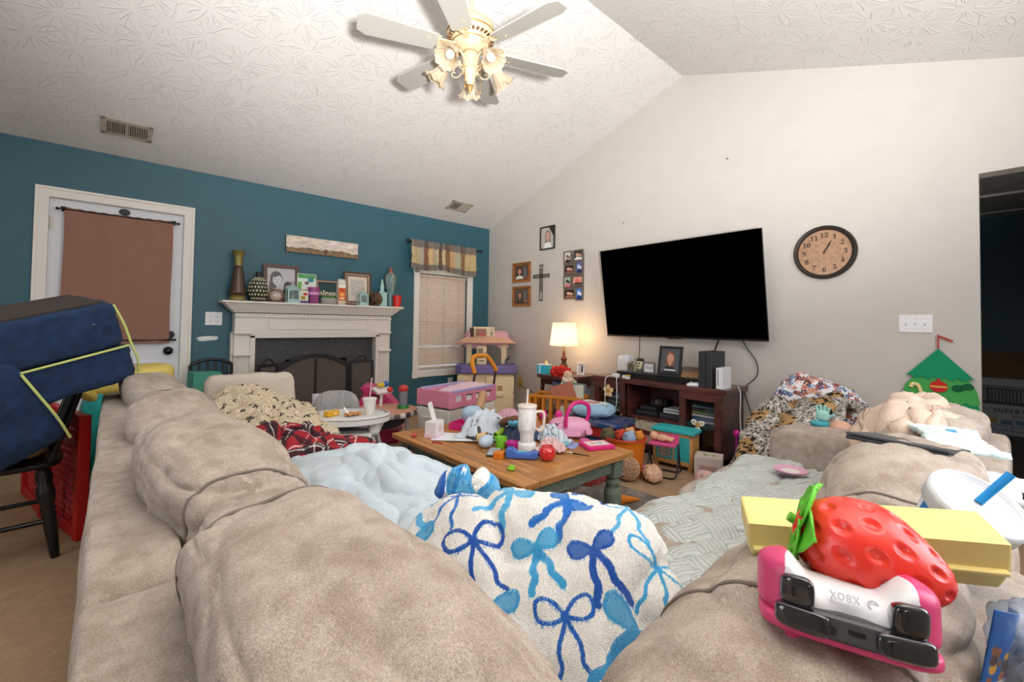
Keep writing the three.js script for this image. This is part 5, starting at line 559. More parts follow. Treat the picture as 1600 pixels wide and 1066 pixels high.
// ---------- side table, lamp and the corner by it ----------
{ const t = thing('side_table', 'dark cherry side table carrying the lit lamp', 'side table', [-.27, 0, 1.66], onR); mesh('top', EX(shp([[-.3, -.24], [.3, -.24], ...Array.from({ length: 13 }, (_, i) => [.3 * cos(i / 12 * PI), .06 + .2 * sin(i / 12 * PI)])]), .03, .006, 0, .575, 0, PI / 2), cherry, t); mesh('apron', B(.46, .07, .3, 0, .5, -.02), cherry, t); for (const a of [-1, 1]) for (const b of [-1, 1]) mesh('leg', BAR([a * .23, 0, b * .14 + .0], [a * .2, .52, b * .12], .02, 4, .03), cherry, t); mesh('lower_shelf', B(.42, .018, .26, 0, .16, 0), cherry, t); }
{ const l = thing('table_lamp', 'lit table lamp with cream shade and turned wood base', 'lamp', [-.28, .576, 1.66]); mesh('base', LA([[0, 0], [.055, 0], [.056, .012], [.046, .026], [.03, .04], [.044, .07], [.046, .09], [.028, .115], [.022, .135], [.034, .16], [.03, .18], [.016, .2], [.018, .225], [.012, .25], [0, .25]], 28), new THREE.MeshStandardMaterial({ map: oak.map, color: 0xa08878, roughness: .45 }), l);
  mesh('shade', LA([[.155, .31], [.125, .555], [.1235, .555], [.1535, .31]], 40), new THREE.MeshPhysicalMaterial({ color: 0xf6ead6, roughness: .9, transmission: .55, thickness: 0, emissive: 0xffd9a6, emissiveIntensity: .1 }), l); mesh('spider', [CY(.003, .003, .24, 6, 0, .545, 0, 0, 0, PI / 2), CY(.008, .008, .1, 8, 0, .3, 0)], brass, l); mesh('bulb', SP(.03, 1, 1.25, 1, 0, .4, 0), M(0xfff2d8, .4, { emissive: 0xffdca8, emissiveIntensity: 1.5 }), l);
  const p = new THREE.PointLight(0xffd8a8, .55, 0, 2); p.position.set(0, .4, 0); p.castShadow = true; p.shadow.radius = 1.5; l.add(p); }
{ const b = thing('tissue_cube', 'turquoise and white small box in front of lamp', 'box', [-.42, .576, 1.5], onR + .4); mesh('body', RB(.13, .1, .1, .006, 0, .05, 0), M(0x2fb3cf, .4), b); mesh('band', [B(.014, .102, .102, -.03, .05, 0), B(.132, .008, .102, 0, .1, 0)], M(0xd5e6ea, .4), b); mesh('topper', CY(.015, .02, .04, 12, .02, .122, 0), M(0xe2cf8d, .5), b); }
{ const d = thing('rag_doll', 'red-haired rag doll flopped over the side table edge', 'doll', [-.45, .576, 1.79], onR); mesh('hair', SOFT(.24, .1, .14, 2.2, (q, m) => q.addScaledVector(m, .022 * fbm(q.x * 18, q.y * 18, q.z * 18)), 18, -.02, .045, 0), M(0xc2261f, .95), d, 'red yarn hair'); mesh('face', [SP(.05, 1.1, 1, .9, .1, .02, .03)], M(0xd9b49c, .9), d); mesh('collar', SOFT(.15, .12, .12, 2.2, (q, m) => q.addScaledVector(m, .02 * fbm(q.x * 20, q.y * 20, q.z * 20)), 14, .12, -.05, .05), M(0xe2cdb2, .95), d, 'cream fluffy collar'); }
frame('framed_photo', 'small white frame standing behind the rag doll', .1, .13, .012, 0xe6e4e4, [-.2, .576 + .066, 1.84], onR, (c, W, H) => { c.fillStyle = '#c8cdd2'; c.fillRect(0, 0, W, H); c.fillStyle = '#3d4045'; c.fillRect(W * .5, H * .2, W * .3, H * .6); }, { tilt: -.1, tw: 64 });
{ const c = thing('doll_crib', 'orange wooden slatted doll crib beside side table', 'doll crib', [-.66, 0, 1.93], -1.15), m = M(0xcb7d22, .45); for (const z of [-.13, .13]) { const s = new THREE.Group(); s.name = 'side_rail'; c.add(s); mesh('rails', [RB(.5, .03, .022, .005, 0, .42, z), RB(.5, .03, .022, .005, 0, .12, z), RB(.024, .42, .024, .005, -.25, .21, z), RB(.024, .42, .024, .005, .25, .21, z)], m, s); for (let i = 0; i < 6; i++) mesh('slat', RB(.03, .28, .012, .003, -.19 + i * .076, .27, z), m, s); } mesh('end_panel', [RB(.014, .3, .25, .004, -.25, .27, 0)], m, c); mesh('end_panel', [RB(.014, .3, .25, .004, .25, .27, 0)], m, c); mesh('base_board', B(.48, .012, .24, 0, .14, 0), m, c); }
[[0x3a3b55, .02, -.5, 'navy picture book'], [0x8d2f33, .05, -.42, 'dark red picture book'], [0x4e7d78, -.02, -.35, 'teal picture book'], [0xb8b2a3, -.1, -.6, 'cream picture book'], [0x2b3a5f, .11, -.55, 'deep blue picture book'], [0xa65a3c, -.06, -.3, 'rust picture book']].forEach(([k, o, t, l], i) => { const b = thing('picture_book', l + ' leaning out of the orange doll crib', 'book', [-.6 + o * 1.1, .24, 2.02 - o * 1.2], -.98 + rr(-.1, .1), 'books in the doll crib'); b.rotation.x = t * .7; b.rotation.z = (i - 2.5) * .13; mesh('cover', [RB(.22, .31, .012, .002, 0, .16, i * .016 - .04)], M(k, .45), b); mesh('pages', B(.21, .3, .006, .006, .16, i * .016 - .04 + .0065 - .006), M(0xe0dacb, .8), b); });
{ const b = thing('toy_bin', 'red and navy toy storage bin with bowed lid', 'storage bin', [-.73, 0, 2.47], onR + .1); mesh('bin', [B(.5, .26, .34, 0, .13, 0)], M(0x1d2740, .6), b); mesh('red_band', [B(.504, .075, .344, 0, .22, 0)], M(0xb5241d, .5), b); mesh('label', B(.16, .07, .004, .1, .12, .172), M(0x1f6fc0, .5), b); mesh('badge', CY(.03, .03, .004, 16, -.12, .11, .172, PI / 2), M(0x5b7a70, .5), b); mesh('lid', SOFT(.56, .06, .4, 5, null, 14, 0, .285, 0), new THREE.MeshStandardMaterial({ map: dtex(128, 128, (u, v) => mix([42, 70, 120], [128, 110, 112], sst(-.1, .5, pn(u, v, 2.5)))), roughness: .3 }), b); }
{ const pt = ctex(256, 256, (c, W) => { c.fillStyle = '#9cc0d8'; c.fillRect(0, 0, W, W); c.fillStyle = '#e3e4e2'; c.beginPath(); c.ellipse(110, 120, 100, 70, 0, 0, 7); c.fill(); c.fillStyle = '#cf7a80'; c.beginPath(); c.ellipse(140, 110, 40, 32, .4, 0, 7); c.fill(); c.strokeStyle = '#3f4852'; c.lineWidth = 5; for (let i = 0; i < 12; i++) { c.beginPath(); c.arc(rr(20, 230), rr(40, 190), rr(6, 16), 0, 4); c.stroke(); } });
  const g = SOFT(.4, .13, .3, 2.5, (q, m) => q.addScaledVector(m, .006 * fbm(q.x * 8, q.y * 8, q.z * 8)), 22); const p = g.attributes.position, uv = g.attributes.uv; for (let i = 0; i < p.count; i++) uv.setXY(i, .5 + p.getX(i) / .42, .5 + p.getZ(i) / .32);
  one('throw_pillow', 'blue and white printed child pillow lying on toy bin', 'pillow', g, new THREE.MeshStandardMaterial({ map: pt, roughness: .9 }), [-.76, .375, 2.42], onR + .2); }
// toys between table and stand
{ const b = thing('toy_bucket', 'orange plastic bucket full of small toys', 'bucket', [-1.03, 0, 2.93]); mesh('bucket', LA([[0, .008], [.115, .008], [.115, 0], [.12, 0], [.15, .26], [.158, .262], [.158, .275], [.148, .275], [.112, .02], [0, .02]], 36), M(0xdc7514, .4), b); mesh('red_rim', TO(.153, .008, 2 * PI, 0, .275, 0, PI / 2), M(0xc63a22, .4), b); }
[['pale blue plush head', 0x94acc8, -1.08, 3.0, .05], ['peach doll', 0xd59f72, -.95, 2.92, .045], ['olive toy dinosaur', 0x5e553d, -1.12, 2.84, .055], ['orange toy figure', 0xd98a2b, -.97, 3.01, .04], ['red toy ball', 0xc2402c, -1.06, 2.91, .045]].forEach(([l, k, x, z, r]) => { const t = thing('bucket_toy', l + ' poking out of orange bucket', 'toy', [x, .255, z]); mesh('head', SP(r, 1, 1, 1, 0, .03, 0), M(k, .8), t); mesh('body', SOFT(r * 2.2, .1, r * 1.8, 2.3, null, 8, .01, -.05, 0), M(k, .8), t); mesh('ear', [SP(r * .35, 1, 1, 1, -r * .7, .03 + r * .7, 0), SP(r * .35, 1, 1, 1, r * .7, .03 + r * .7, 0)], M(k, .8), t); });
{ const b = thing('shaggy_ball', 'fuzzy tan loop-textured ball toy on carpet', 'toy', [-1.13, .085, 3.02]); mesh('core', SP(.075, 1, 1, 1), M(0xb08a6c, .9), b); const lo = []; for (let i = 0; i < 420; i++) { const y = 1 - 2 * (i + .5) / 420, a = i * 2.39996, r = Math.sqrt(1 - y * y), d = V(r * cos(a), y, r * sin(a)), q = d.clone().multiplyScalar(.083), t = V(rr(-1, 1), rr(-1, 1), rr(-1, 1)).cross(d).setLength(.009); lo.push(SP(.0062, 1, 1, 1, q.x + t.x * .3, q.y + t.y * .3, q.z + t.z * .3)); } const lm = mesh('loops', lo.map(g => g), M(0xcaa383, .9), b); lm.userData.kind = 'stuff'; }
one('plush_toy', 'pale peach plush lying behind shaggy ball', 'plush toy', SOFT(.22, .1, .13, 2.2, (q, m) => q.addScaledVector(m, .01 * fbm(q.x * 20, q.y * 20, q.z * 20)), 14, 0, .05, 0), M(0xd9ad90, .95), [-1.0, .0, 3.14], .6);
{ const c = thing('toy_cone', 'orange toy carrot cone lying on carpet by table leg', 'toy', [-1.5, .035, 3.28], .9); mesh('cone', tr(new THREE.ConeGeometry(.038, .17, 20), 0, 0, 0, PI / 2), M(0xdc7a14, .4), c); }
{ const s = thing('shag_mat', 'dusty red shaggy bath mat heaped under table', 'mat', [-1.35, 0, 2.86]); mesh('backing', B(.3, .01, .22, 0, .005, 0), M(0x7d332b, 1), s); const k = []; for (let i = 0; i < 500; i++) { const x = rr(-.14, .14), z = rr(-.1, .1); k.push(BAR([x, .008, z], [x + rr(-.015, .015), rr(.025, .05), z + rr(-.015, .015)], .004, 4, .003)); } const m = mesh('pile', k, M(0xa0453a, 1), s); m.userData.kind = 'stuff'; }
{ const c = thing('doll_chair', 'small pink folding doll chair on black tube frame', 'doll chair', [-.82, 0, 3.13], -1.3); const tm = M(0x232326, .35, { metalness: .5 }); for (const s of [-1, 1]) mesh('frame_loop', TU([[s * .1, .23, -.02], [s * .105, .1, s * .03], [s * .1, .02, .02 * s + .07 * s], [s * .06, .008, .09 * s], [0, .008, .09 * s], [-s * .06, .008, .09 * s], [-s * .1, .02, .09 * s], [-s * .105, .1, s * .03], [-s * .1, .23, -.02]], .006, 60, 8), tm, c); mesh('seat', RB(.19, .02, .14, .006, 0, .235, 0), M(0xcf4f86, .7), c); mesh('back_sling', B(.19, .06, .008, 0, .262, -.07), M(0xcf4f86, .7), c); }
{ const d = thing('small_doll', 'little peach baby doll lying on pink doll chair', 'doll', [-.83, .248, 3.1], -1.3); mesh('body', [SOFT(.09, .05, .06, 2.3, null, 10, .02, .025, 0), BAR([.05, .025, .02], [.1, .02, .03], .014, 8, .01), BAR([.05, .025, -.02], [.1, .02, -.03], .014, 8, .01), SP(.032, 1, 1, 1, -.04, .034, 0)], M(0xe0b089, .6), d); }
{ const b = thing('toy_bottle', 'pink toy baby bottle lying on carpet under doll chair', 'toy', [-.9, .028, 3.02], .5); mesh('bottle', tr(new THREE.CylinderGeometry(.027, .027, .09, 20), 0, 0, 0, 0, 0, PI / 2), M(0xc9307a, .3), b); mesh('rings', [TO(.027, .003, 2 * PI, -.02, 0, 0, 0, PI / 2), TO(.027, .003, 2 * PI, .015, 0, 0, 0, PI / 2)], M(0xe6a0c2, .3), b); mesh('teat', LA([[0, .035], [.006, .03], [.008, .012], [.024, .004], [.026, 0], [0, 0]], 16, .047, 0, 0, 0, 0, -PI / 2), M(0xdccdc6, .3), b); }
{ const b = thing('pet_house', 'wooden toy pet house with turquoise lid and lattice', 'toy house', [-.56, 0, 3.09], onR + .12), w = M(0xcf9a5e, .6), t = M(0x33b3b4, .45); b.scale.set(.95, .84, .9); mesh('lid', [RB(.36, .03, .2, .006, 0, .345, 0), RB(.3, .012, .16, .004, 0, .364, 0)], t, b); mesh('case', [B(.32, .28, .008, 0, .19, -.075), B(.008, .3, .16, -.16, .18, 0), B(.32, .03, .16, 0, .055, 0), B(.02, .31, .02, -.15, .175, .075), B(.02, .31, .02, .15, .175, .075), B(.32, .03, .014, 0, .315, .078), B(.32, .03, .014, 0, .065, .078), B(.012, .25, .014, .01, .19, .078)], w, b); mesh('side_panel', EX(shp(rect(-.08, .03, .08, .33), [rect(-.05, .2, -.03, .27), rect(-.01, .2, .01, .27), rect(.03, .2, .05, .27)]), .008, 0, .156, 0, 0, 0, PI / 2), w, b); mesh('door_board', B(.125, .22, .006, .078, .19, .08), t, b, 'turquoise board door'); for (let i = 0; i < 5; i++) mesh('plank_groove', B(.124, .003, .002, .078, .11 + i * .04, .0835), M(0x2a8c90, .5), b);
  mesh('lattice_frame', EX(shp(rect(-.137, .085, .003, .295), [rect(-.125, .097, -.009, .283)]), .006, 0, 0, 0, .078), t, b); const k = []; for (let i = -4; i < 6; i++) for (const s of [-1, 1]) { const x0 = -.067 + i * .026, pts = []; for (let q = 0; q <= 40; q++) { const y = .097 + q * .00465, x = x0 + s * (y - .19) * .62; if (x > -.125 && x < -.009) pts.push([x, y]); } if (pts.length > 3) { const a = pts[0], e = pts[pts.length - 1]; k.push(BAR([...a, .082], [...e, .082], .0022, 5)); } } mesh('lattice', k, M(0xcfe0dd, .5), b); mesh('foot', [B(.03, .04, .03, -.14, .02, .06), B(.03, .04, .03, .14, .02, .06), B(.03, .04, .03, -.14, .02, -.06), B(.03, .04, .03, .14, .02, -.06)], w, b); }
{ const t = thing('nesting_cups', 'stack of blue, yellow and clear toy containers by bucket', 'toy', [-.83, 0, 2.93]); [[.0, .05, 0xb9a8b0], [.05, .06, 0xc9b7bd], [.11, .04, 0x2e7d5d], [.15, .015, 0xe2c62f], [.165, .06, 0x1f5fb0]].forEach(([y, h, k]) => mesh('container', CY(.034, .03, h, 20, 0, y + h / 2, 0), M(k, .35), t)); }
{ const b = thing('flower_box', 'pale box with faded green leaf print by pet house', 'box', [-.6, 0, 3.37], onR + .35); mesh('carton', RB(.19, .16, .17, .004, 0, .08, 0), M(0xc4b7ac, .7), b); mesh('leaf_print', tr(new THREE.PlaneGeometry(.16, .14), 0, .1605, 0, -PI / 2), picMat(96, 96, (c, W) => { c.fillStyle = '#cfc6b8'; c.fillRect(0, 0, W, W); for (let i = 0; i < 16; i++) { c.fillStyle = i % 2 ? '#8d9f6a' : '#b7bf90'; c.beginPath(); c.ellipse(rr(25, 75), rr(25, 75), 12, 5, rr(0, 3), 0, 7); c.fill(); } }, .7), b); mesh('front_print', B(.12, .06, .002, 0, .07, .086), M(0xb08f83, .7), b); }
one('plush_toy', 'pale pink plush peeking out beside quilt edge', 'plush toy', [SOFT(.16, .12, .12, 2.2, null, 10, 0, .06, 0), SP(.045, 1, 1, 1, -.08, .1, .03)], M(0xd5a9a8, .95), [-.86, 0, 3.45], .4);
// small bits scattered over the table top and floor
for (const [n, l, k, x, z, f] of [
  ['hair_clip', 'black hair clip lying between clothes and tumbler', 0x1b1a1c, -2.19, 2.83, () => [TO(.016, .005, 4.5, 0, .006, 0, PI / 2), RB(.04, .01, .01, .003, .01, .007, 0)]],
  ['toy_star', 'purple plastic star lying before pink tray', 0x7a4fa8, -2.17, 2.44, () => EX(Array.from({ length: 10 }, (_, i) => { const r = i % 2 ? .012 : .027, t = i / 10 * 2 * PI; return [r * cos(t), r * sin(t)]; }), .01, .002, 0, .012, 0, PI / 2)],
  ['toy_carrot', 'short orange toy carrot by lime pea pod', 0xd9761c, -2.1, 2.74, () => [tr(new THREE.ConeGeometry(.014, .07, 14), 0, .015, 0, PI / 2, .6), SP(.012, 1, 1, 1, .022, .016, .03)]],
  ['toy_spoon', 'turquoise toy spoon in front of patterned cloth', 0x35a8b0, -1.98, 3.09, () => [SP(.014, 1.3, .35, 1, -.04, .006, 0), BAR([-.03, .006, 0], [.05, .008, 0], .004)]],
  ['toy_ring', 'pink ring toy lying near the tablet', 0xd6629c, -1.75, 3.12, () => TO(.022, .007, 2 * PI, 0, .008, 0, PI / 2)],
  ['crayon', 'red crayon lying near table edge by carton', 0xb3262c, -2.47, 2.6, () => [CY(.0045, .0045, .06, 10, 0, .005, 0, PI / 2, .5), tr(new THREE.ConeGeometry(.0045, .012, 10), .017, .005, .031, PI / 2, .5)]],
  ['toy_tile', 'yellow letter tile lying near lime cup', 0xe0c02e, -2.3, 2.68, () => [RB(.03, .008, .03, .002, 0, .004, 0), B(.012, .002, .004, 0, .009, 0)]],
]) one(n, l, 'toy', f(), M(k, .4), [x, TY, z]);
for (const [l, k, x, z] of [['lime green toy car on rug under the coffee table', 0xa8bf3a, -2.2, 1.98], ['teal toy car on rug under the coffee table', 0x2f93a0, -2.3, 2.08]]) { const t = thing('toy_car', l, 'toy car', [x, .012, z], .5); mesh('body', [RB(.1, .03, .05, .01, 0, .028, 0), RB(.05, .026, .044, .01, -.004, .05, 0)], M(k, .4), t); for (const a of [-1, 1]) for (const b of [-1, 1]) mesh('wheel', CY(.014, .014, .01, 14, a * .03, .014, b * .026, PI / 2), M(0xd8b52c, .5), t); }
// ---------- toys by the fireplace wall ----------
{ const k = thing('toy_kitchen', 'pink, purple and cream plastic toy kitchen in room corner', 'toy kitchen', [-.42, 0, .5], -.68), cr = M(0xdfcba4, .5), pu = M(0x6f66a0, .45), pk = M(0xd9a3ac, .5), pe = M(0xdca888, .5);
  mesh('cabinet', [RB(.66, .5, .32, .02, 0, .25, 0), RB(.16, .48, .36, .015, -.27, .24, .0)], cr, k); mesh('counter', EX(shp([[-.37, -.2], [.37, -.2], [.38, .14], [.3, .22], [-.12, .22], [-.3, .2], [-.38, .1]]), .075, .012, 0, .59, 0, PI / 2), pu, k, 'purple counter'); mesh('counter_lip', B(.62, .016, .3, 0, .505, .03), M(0xd9a79a, .5), k);
  const d = mesh('fridge_door', [RB(.34, .44, .025, .01, .17, .25, .17)], M(0xe4d3ae, .5), k); mesh('door_recess', B(.06, .06, .006, .17, .33, .183), M(0xa98f5c, .6), d); mesh('dispenser_lip', RB(.09, .05, .03, .01, .17, .25, .19), M(0xe4d3ae, .5), d); mesh('hinge_dot', SP(.008, 1, 1, 1, .335, .28, .18), M(0x5a5142, .6), d);
  mesh('side_shelf', [B(.1, .22, .008, -.28, .33, .185), ], M(0x7a6a50, .7), k); mesh('shelf_frame', EX(shp(rect(-.345, .03, -.2, .47), [rect(-.325, .24, -.22, .42)]), .02, .003, 0, 0, .18), cr, k);
  for (const s of [-1, 1]) mesh('column', [RB(.07, .27, .06, .012, s * .22, .725, -.1)], cr, k); mesh('arch', EX(shp([[-.28, .86], [-.28, .81], ...Array.from({ length: 11 }, (_, i) => { const a = PI - i / 10 * PI; return [.06 + .12 * cos(a), .77 + .07 * sin(a)]; }), [.28, .81], [.28, .86]]), .05, .004, 0, 0, -.13), pk, k);
  mesh('canopy', EX(shp([[-.4, .86], [.38, .86], [.26, .95], [.27, 1.0], [-.25, 1.0], [-.24, .95]]), .22, .012, 0, 0, -.2), pk, k, 'pink canopy roof'); mesh('canopy_slope', EX([[-.385, .868], [.36, .868], [.25, .94], [-.26, .94]], .02, .004, 0, 0, .02), pe, k, 'peach faded canopy front'); mesh('crest', EX(shp([[-.3, .94], [.3, .94], [.25, 1.02], [-.25, 1.02]]), .03, .005, 0, 0, -.19), pk, k); mesh('crest_badge', RB(.1, .025, .01, .004, .18, .98, -.155), M(0x9b7fb5, .5), k);
  const m = mesh('microwave', [RB(.27, .13, .14, .012, -.04, 1.005, -.02)], cr, k); mesh('microwave_window', B(.13, .09, .006, -.07, 1.0, .052), M(0x8a4b22, .3), m); mesh('microwave_dish', B(.08, .018, .004, -.06, .965, .057), M(0xc23a1c, .4), m); mesh('microwave_keys', [B(.03, .012, .004, .06, 1.04, .052), B(.03, .05, .004, .06, .99, .052)], M(0x8d8576, .5), m); mesh('microwave_door', RB(.012, .11, .1, .004, -.185, 1.0, .06, 0, .5), M(0x5b4038, .5), m);
  const st = mesh('stove_panel', [RB(.13, .24, .06, .02, -.06, .71, .0)], cr, k); mesh('panel_print', [B(.06, .12, .004, -.075, .74, .031), CY(.014, .014, .006, 14, -.015, .74, .032, PI / 2), RB(.07, .018, .008, .004, -.06, .645, .032)], M(0x8b7f68, .5), st); mesh('sink_basin', [RB(.18, .012, .12, .004, .2, .594, .06)], M(0x55608a, .4), k); mesh('faucet', [TU([[.24, .59, -.02], [.25, .66, -.02], [.28, .68, .0], [.26, .66, .03]], .01, 20, 8), BAR([.26, .67, 0], [.3, .71, .03], .008)], M(0x4d5570, .4), k); }
{ const t = thing('toy_food', 'green toy vegetable on purple kitchen counter', 'toy', [-.66, .592, .54]); mesh('leafy_top', SOFT(.1, .05, .08, 2.2, (q, m) => q.addScaledVector(m, .01 * fbm(q.x * 30, q.y * 30, q.z * 30)), 12, 0, .025, 0), M(0x5f8a3a, .7), t); mesh('core', SP(.025, 1, .8, 1, -.02, .05, .0), M(0xd9d3b4, .6), t); }
{ const c = thing('doll_cradle', 'pink doll cradle with lavender rails on white stand', 'doll crib', [-1.71, 0, 1.73], .235), pk = M(0xd9849c, .45), lv = M(0xa89ac4, .45);
  mesh('end_board', RB(.02, .13, .36, .006, -.295, .51, 0), pk, c); mesh('end_board', RB(.02, .13, .36, .006, .295, .51, 0), pk, c);
  for (const z of [-.17, .17]) { mesh('side_board', EX(shp(rect(-.3, .44, .3, .565), [0, 1, 2, 3].map(i => rect(-.23 + i * .125, .485, -.14 + i * .125, .535))), .016, .003, 0, 0, z - .008), pk, c); mesh('rail_cap', RB(.54, .026, .024, .008, 0, .568, z), lv, c); } mesh('mattress', RB(.56, .06, .32, .02, 0, .49, 0), M(0xdfd6da, .9), c); mesh('blanket', SHEET(16, 12, (u, v) => [-.1 + .38 * u, .53 + .035 * u + .01 * fbm(u * 4, v * 4, 2), -.15 + .3 * v], .012), M(0xe3c3d0, .9), c);
  mesh('stand', [RB(.6, .43, .34, .012, 0, .215, 0)], M(0xd8d2c8, .5), c); mesh('drawer', RB(.018, .16, .26, .006, -.303, .28, 0), M(0xcfc8bc, .5), c); mesh('drawer_pull', RB(.01, .05, .09, .004, -.314, .28, 0), M(0xb9a99c, .5), c); }
{ const m = thing('push_toy', 'toy mower with orange foam handle behind doll cradle', 'push toy', [-1.12, 0, 1.22], .25); mesh('handle_grip', TU([[-.16, .62, .1], [-.175, .7, .08], [-.14, .77, .06], [0, .785, .05], [.09, .77, .06], [.16, .69, .08], [.2, .62, .1]], .022, 50, 12), M(0xe0912c, .8), m); for (const s of [-1, 1]) mesh('handle_tube', BAR([s * .17 + .02, .63, .1], [s * .2 + .03, .14, .0], .012, 10), M(0x3c3a3c, .4), m); mesh('deck', RB(.34, .1, .28, .03, .02, .12, -.02), M(0xd8412c, .4), m); for (const a of [-1, 1]) for (const b of [-1, 1]) mesh('wheel', CY(.06, .06, .035, 24, .02 + a * .18, .06, b * .11 - .02, 0, 0, PI / 2), M(0x2b2b2d, .6), m); }
{ const a = thing('activity_table', 'round baby activity table with peach top and toys', 'activity table', [-2.22, 0, 1.42], .2); mesh('top', [CY(.25, .25, .018, 48, 0, .385, 0)], M(0xcf957c, .6), a, 'peach round top'); mesh('rim', [LA([[.245, .35], [.262, .355], [.262, .385], [.25, .392]], 48)], new THREE.MeshStandardMaterial({ map: ctex(256, 16, (c) => { for (let i = 0; i < 32; i++) { c.fillStyle = ['#3a3431', '#a59a90', '#5c524c', '#cfc6ba'][i % 4]; c.fillRect(i * 8, 0, 8, 16); } }), roughness: .6 }), a); for (let i = 0; i < 3; i++) { const t = i * 2.09 + .5; mesh('leg', BAR([.22 * cos(t), 0, .22 * sin(t)], [.17 * cos(t), .36, .17 * sin(t)], .02), M(0xd9d2c8, .5), a); } mesh('seat_sling', SOFT(.3, .12, .3, 2.4, null, 12, 0, .3, 0), M(0x3b3432, .9), a);
  mesh('music_plate', [RB(.16, .03, .1, .012, .06, .53, -.12, .4), BAR([.06, .39, -.14], [.06, .52, -.13], .014)], M(0xe1dcd6, .4), a); for (const [x, y, z, k, r] of [[.03, .575, -.12, 0xd9b92c, .02], [.06, .575, -.12, 0xd9b92c, .02], [.11, .575, -.14, 0x2257a8, .026], [.1, .535, -.07, 0xc9302c, .024]]) mesh('knob', SP(r, 1, 1, 1, x, y, z), M(k, .35), a);
  const tw = mesh('bead_tower', [CY(.045, .05, .03, 20, .12, .41, .08)], M(0x2f7d3c, .4), a, 'green bead tower base'); mesh('tube', CY(.035, .035, .12, 20, .12, .485, .08), M(0xb7b9c4, .15, { transmission: .6, thickness: 0 }), tw); mesh('cap', SP(.042, 1, .8, 1, .12, .555, .08), M(0xc2302a, .35), tw); mesh('bead', [SP(.012, 1, 1, 1, .11, .44, .1), SP(.012, 1, 1, 1, .13, .45, .07)], M(0xb03030, .4), tw); }
[[-2.42, 1.68, .07, 0xcf5d96, 'hot pink play ball'], [-2.36, 1.6, .05, 0xd87fa8, 'rose play ball'], [-2.1, 1.72, .06, 0xe09a9a, 'coral play ball'], [-2.45, 1.79, .045, 0xc9a9cc, 'lilac play ball']].forEach(([x, z, r, k, l]) => one('play_ball', l + ' on floor under activity table', 'ball', SP(r, 1, 1, 1, 0, r, 0), M(k, .4), [x, 0, z], 0, 'play balls'));
// high chair
{ const h = thing('high_chair', 'grey and white baby high chair with wide tray', 'high chair', [-2.7, 0, 1.9], -.55), w = M(0xdcdad6, .45), gf = new THREE.MeshStandardMaterial({ map: dtex(128, 128, (u, v) => [150, 148, 147].map(x => x * (1 + .1 * pn(u, v, 30, 2) + .08 * N3(u * 60, v * 3, 2)))), roughness: .95 });
  mesh('backrest', [SOFT(.31, .34, .07, 3, null, 14, -.12, .46, -.12, -.2)], gf, h); mesh('seat_pad', SOFT(.3, .08, .28, 4, null, 10, 0, .34, .0), gf, h); mesh('leg_rest', SOFT(.26, .3, .05, 4, null, 10, .1, .24, .3, .18), gf, h); mesh('harness', [RB(.05, .05, .02, .008, .1, .3, .335), B(.03, .12, .008, .02, .44, -.08)], w, h);
  mesh('tray', [EX(circ(0, 0, .26, 40, .72), .025, .006, 0, .495, .1, PI / 2), LA([[.235, .495], [.26, .497], [.262, .512], [.25, .514]], 40)].map((g, i) => i ? tr(g.scale(1, 1, .72), 0, 0, .1) : g), w, h); mesh('side_shell', [RB(.07, .1, .34, .03, -.17, .43, .02), RB(.07, .1, .34, .03, .17, .43, .02), RB(.36, .07, .12, .02, -.02, .37, .16)], w, h); mesh('base_tray', [RB(.2, .07, .2, .02, -.13, .34, .2), RB(.22, .06, .2, .02, -.12, .25, .2)], w, h); for (const a of [-1, 1]) for (const b of [-1, 1]) mesh('leg', BAR([a * .22, 0, b * .2], [a * .15, .36, b * .1], .017, 10), w, h); }
const hc = (x, z, y = .502) => [-2.7 + x * cos(.55) - z * sin(.55), y, 1.9 + x * sin(.55) + z * cos(.55)];
{ const c = thing('paper_cup', 'white paper cup with straw on high chair tray', 'cup', hc(.13, .1)); mesh('cup', LA([[0, 0], [.03, 0], [.043, .1], [.045, .102], [.041, .102], [.028, .006], [0, .006]], 26), M(0xe4e1da, .5), c); mesh('side_print', CY(.0385, .032, .07, 18, 0, .048, 0), M(0xe6d9a0, .5), c); mesh('lid', CY(.046, .046, .008, 26, 0, .105, 0), M(0xe9e6e2, .3), c); mesh('straw', BAR([0, .1, 0], [.012, .24, 0], .0045), M(0xdcb4bb, .4), c); }
{ const c = thing('dip_tub', 'yellow dipping sauce tub on high chair tray', 'tub', hc(-.1, .12), .4); mesh('tub', RB(.09, .035, .05, .008, 0, .0175, 0), M(0xdca21f, .4), c); mesh('label', RB(.03, .018, .052, .003, .01, .018, 0), M(0xe8cf7a, .5), c); }
{ const c = thing('snack_wrapper', 'torn orange snack wrapper lying on high chair tray', 'wrapper', hc(.03, .12), .2); mesh('foil', SHEET(16, 12, (u, v) => [-.05 + .1 * u, .012 + .012 * fbm(u * 4, v * 4, 3), -.03 + .06 * v], .001), M(0xc98a4c, .4), c); mesh('paper_tab', B(.012, .06, .002, -.045, .035, 0, -.4, 0, .5), M(0xe4e0d8, .6), c); }
{ const t = thing('pink_ride_toy', 'bright pink plastic toy with open handle near hearth', 'toy', [-2.03, .03, .93], -.55); t.position.y = 0; t.scale.setScalar(1.07); const p = M(0xcf3d74, .4); mesh('frame', EX(shp([[-.17, .15], [-.17, .36], [-.13, .42], [-.16, .47], [-.13, .5], [.02, .48], [.2, .27], [.22, .2], [.2, .15]], [[[-.09, .38], [-.11, .44], [.0, .43], [.05, .36]]]), .16, .015, 0, 0, -.08), p, t); mesh('seat', RB(.36, .05, .26, .02, .03, .15, .04), M(0xdf8fb0, .45), t); mesh('base', RB(.34, .13, .2, .02, 0, .065, 0), p, t); }
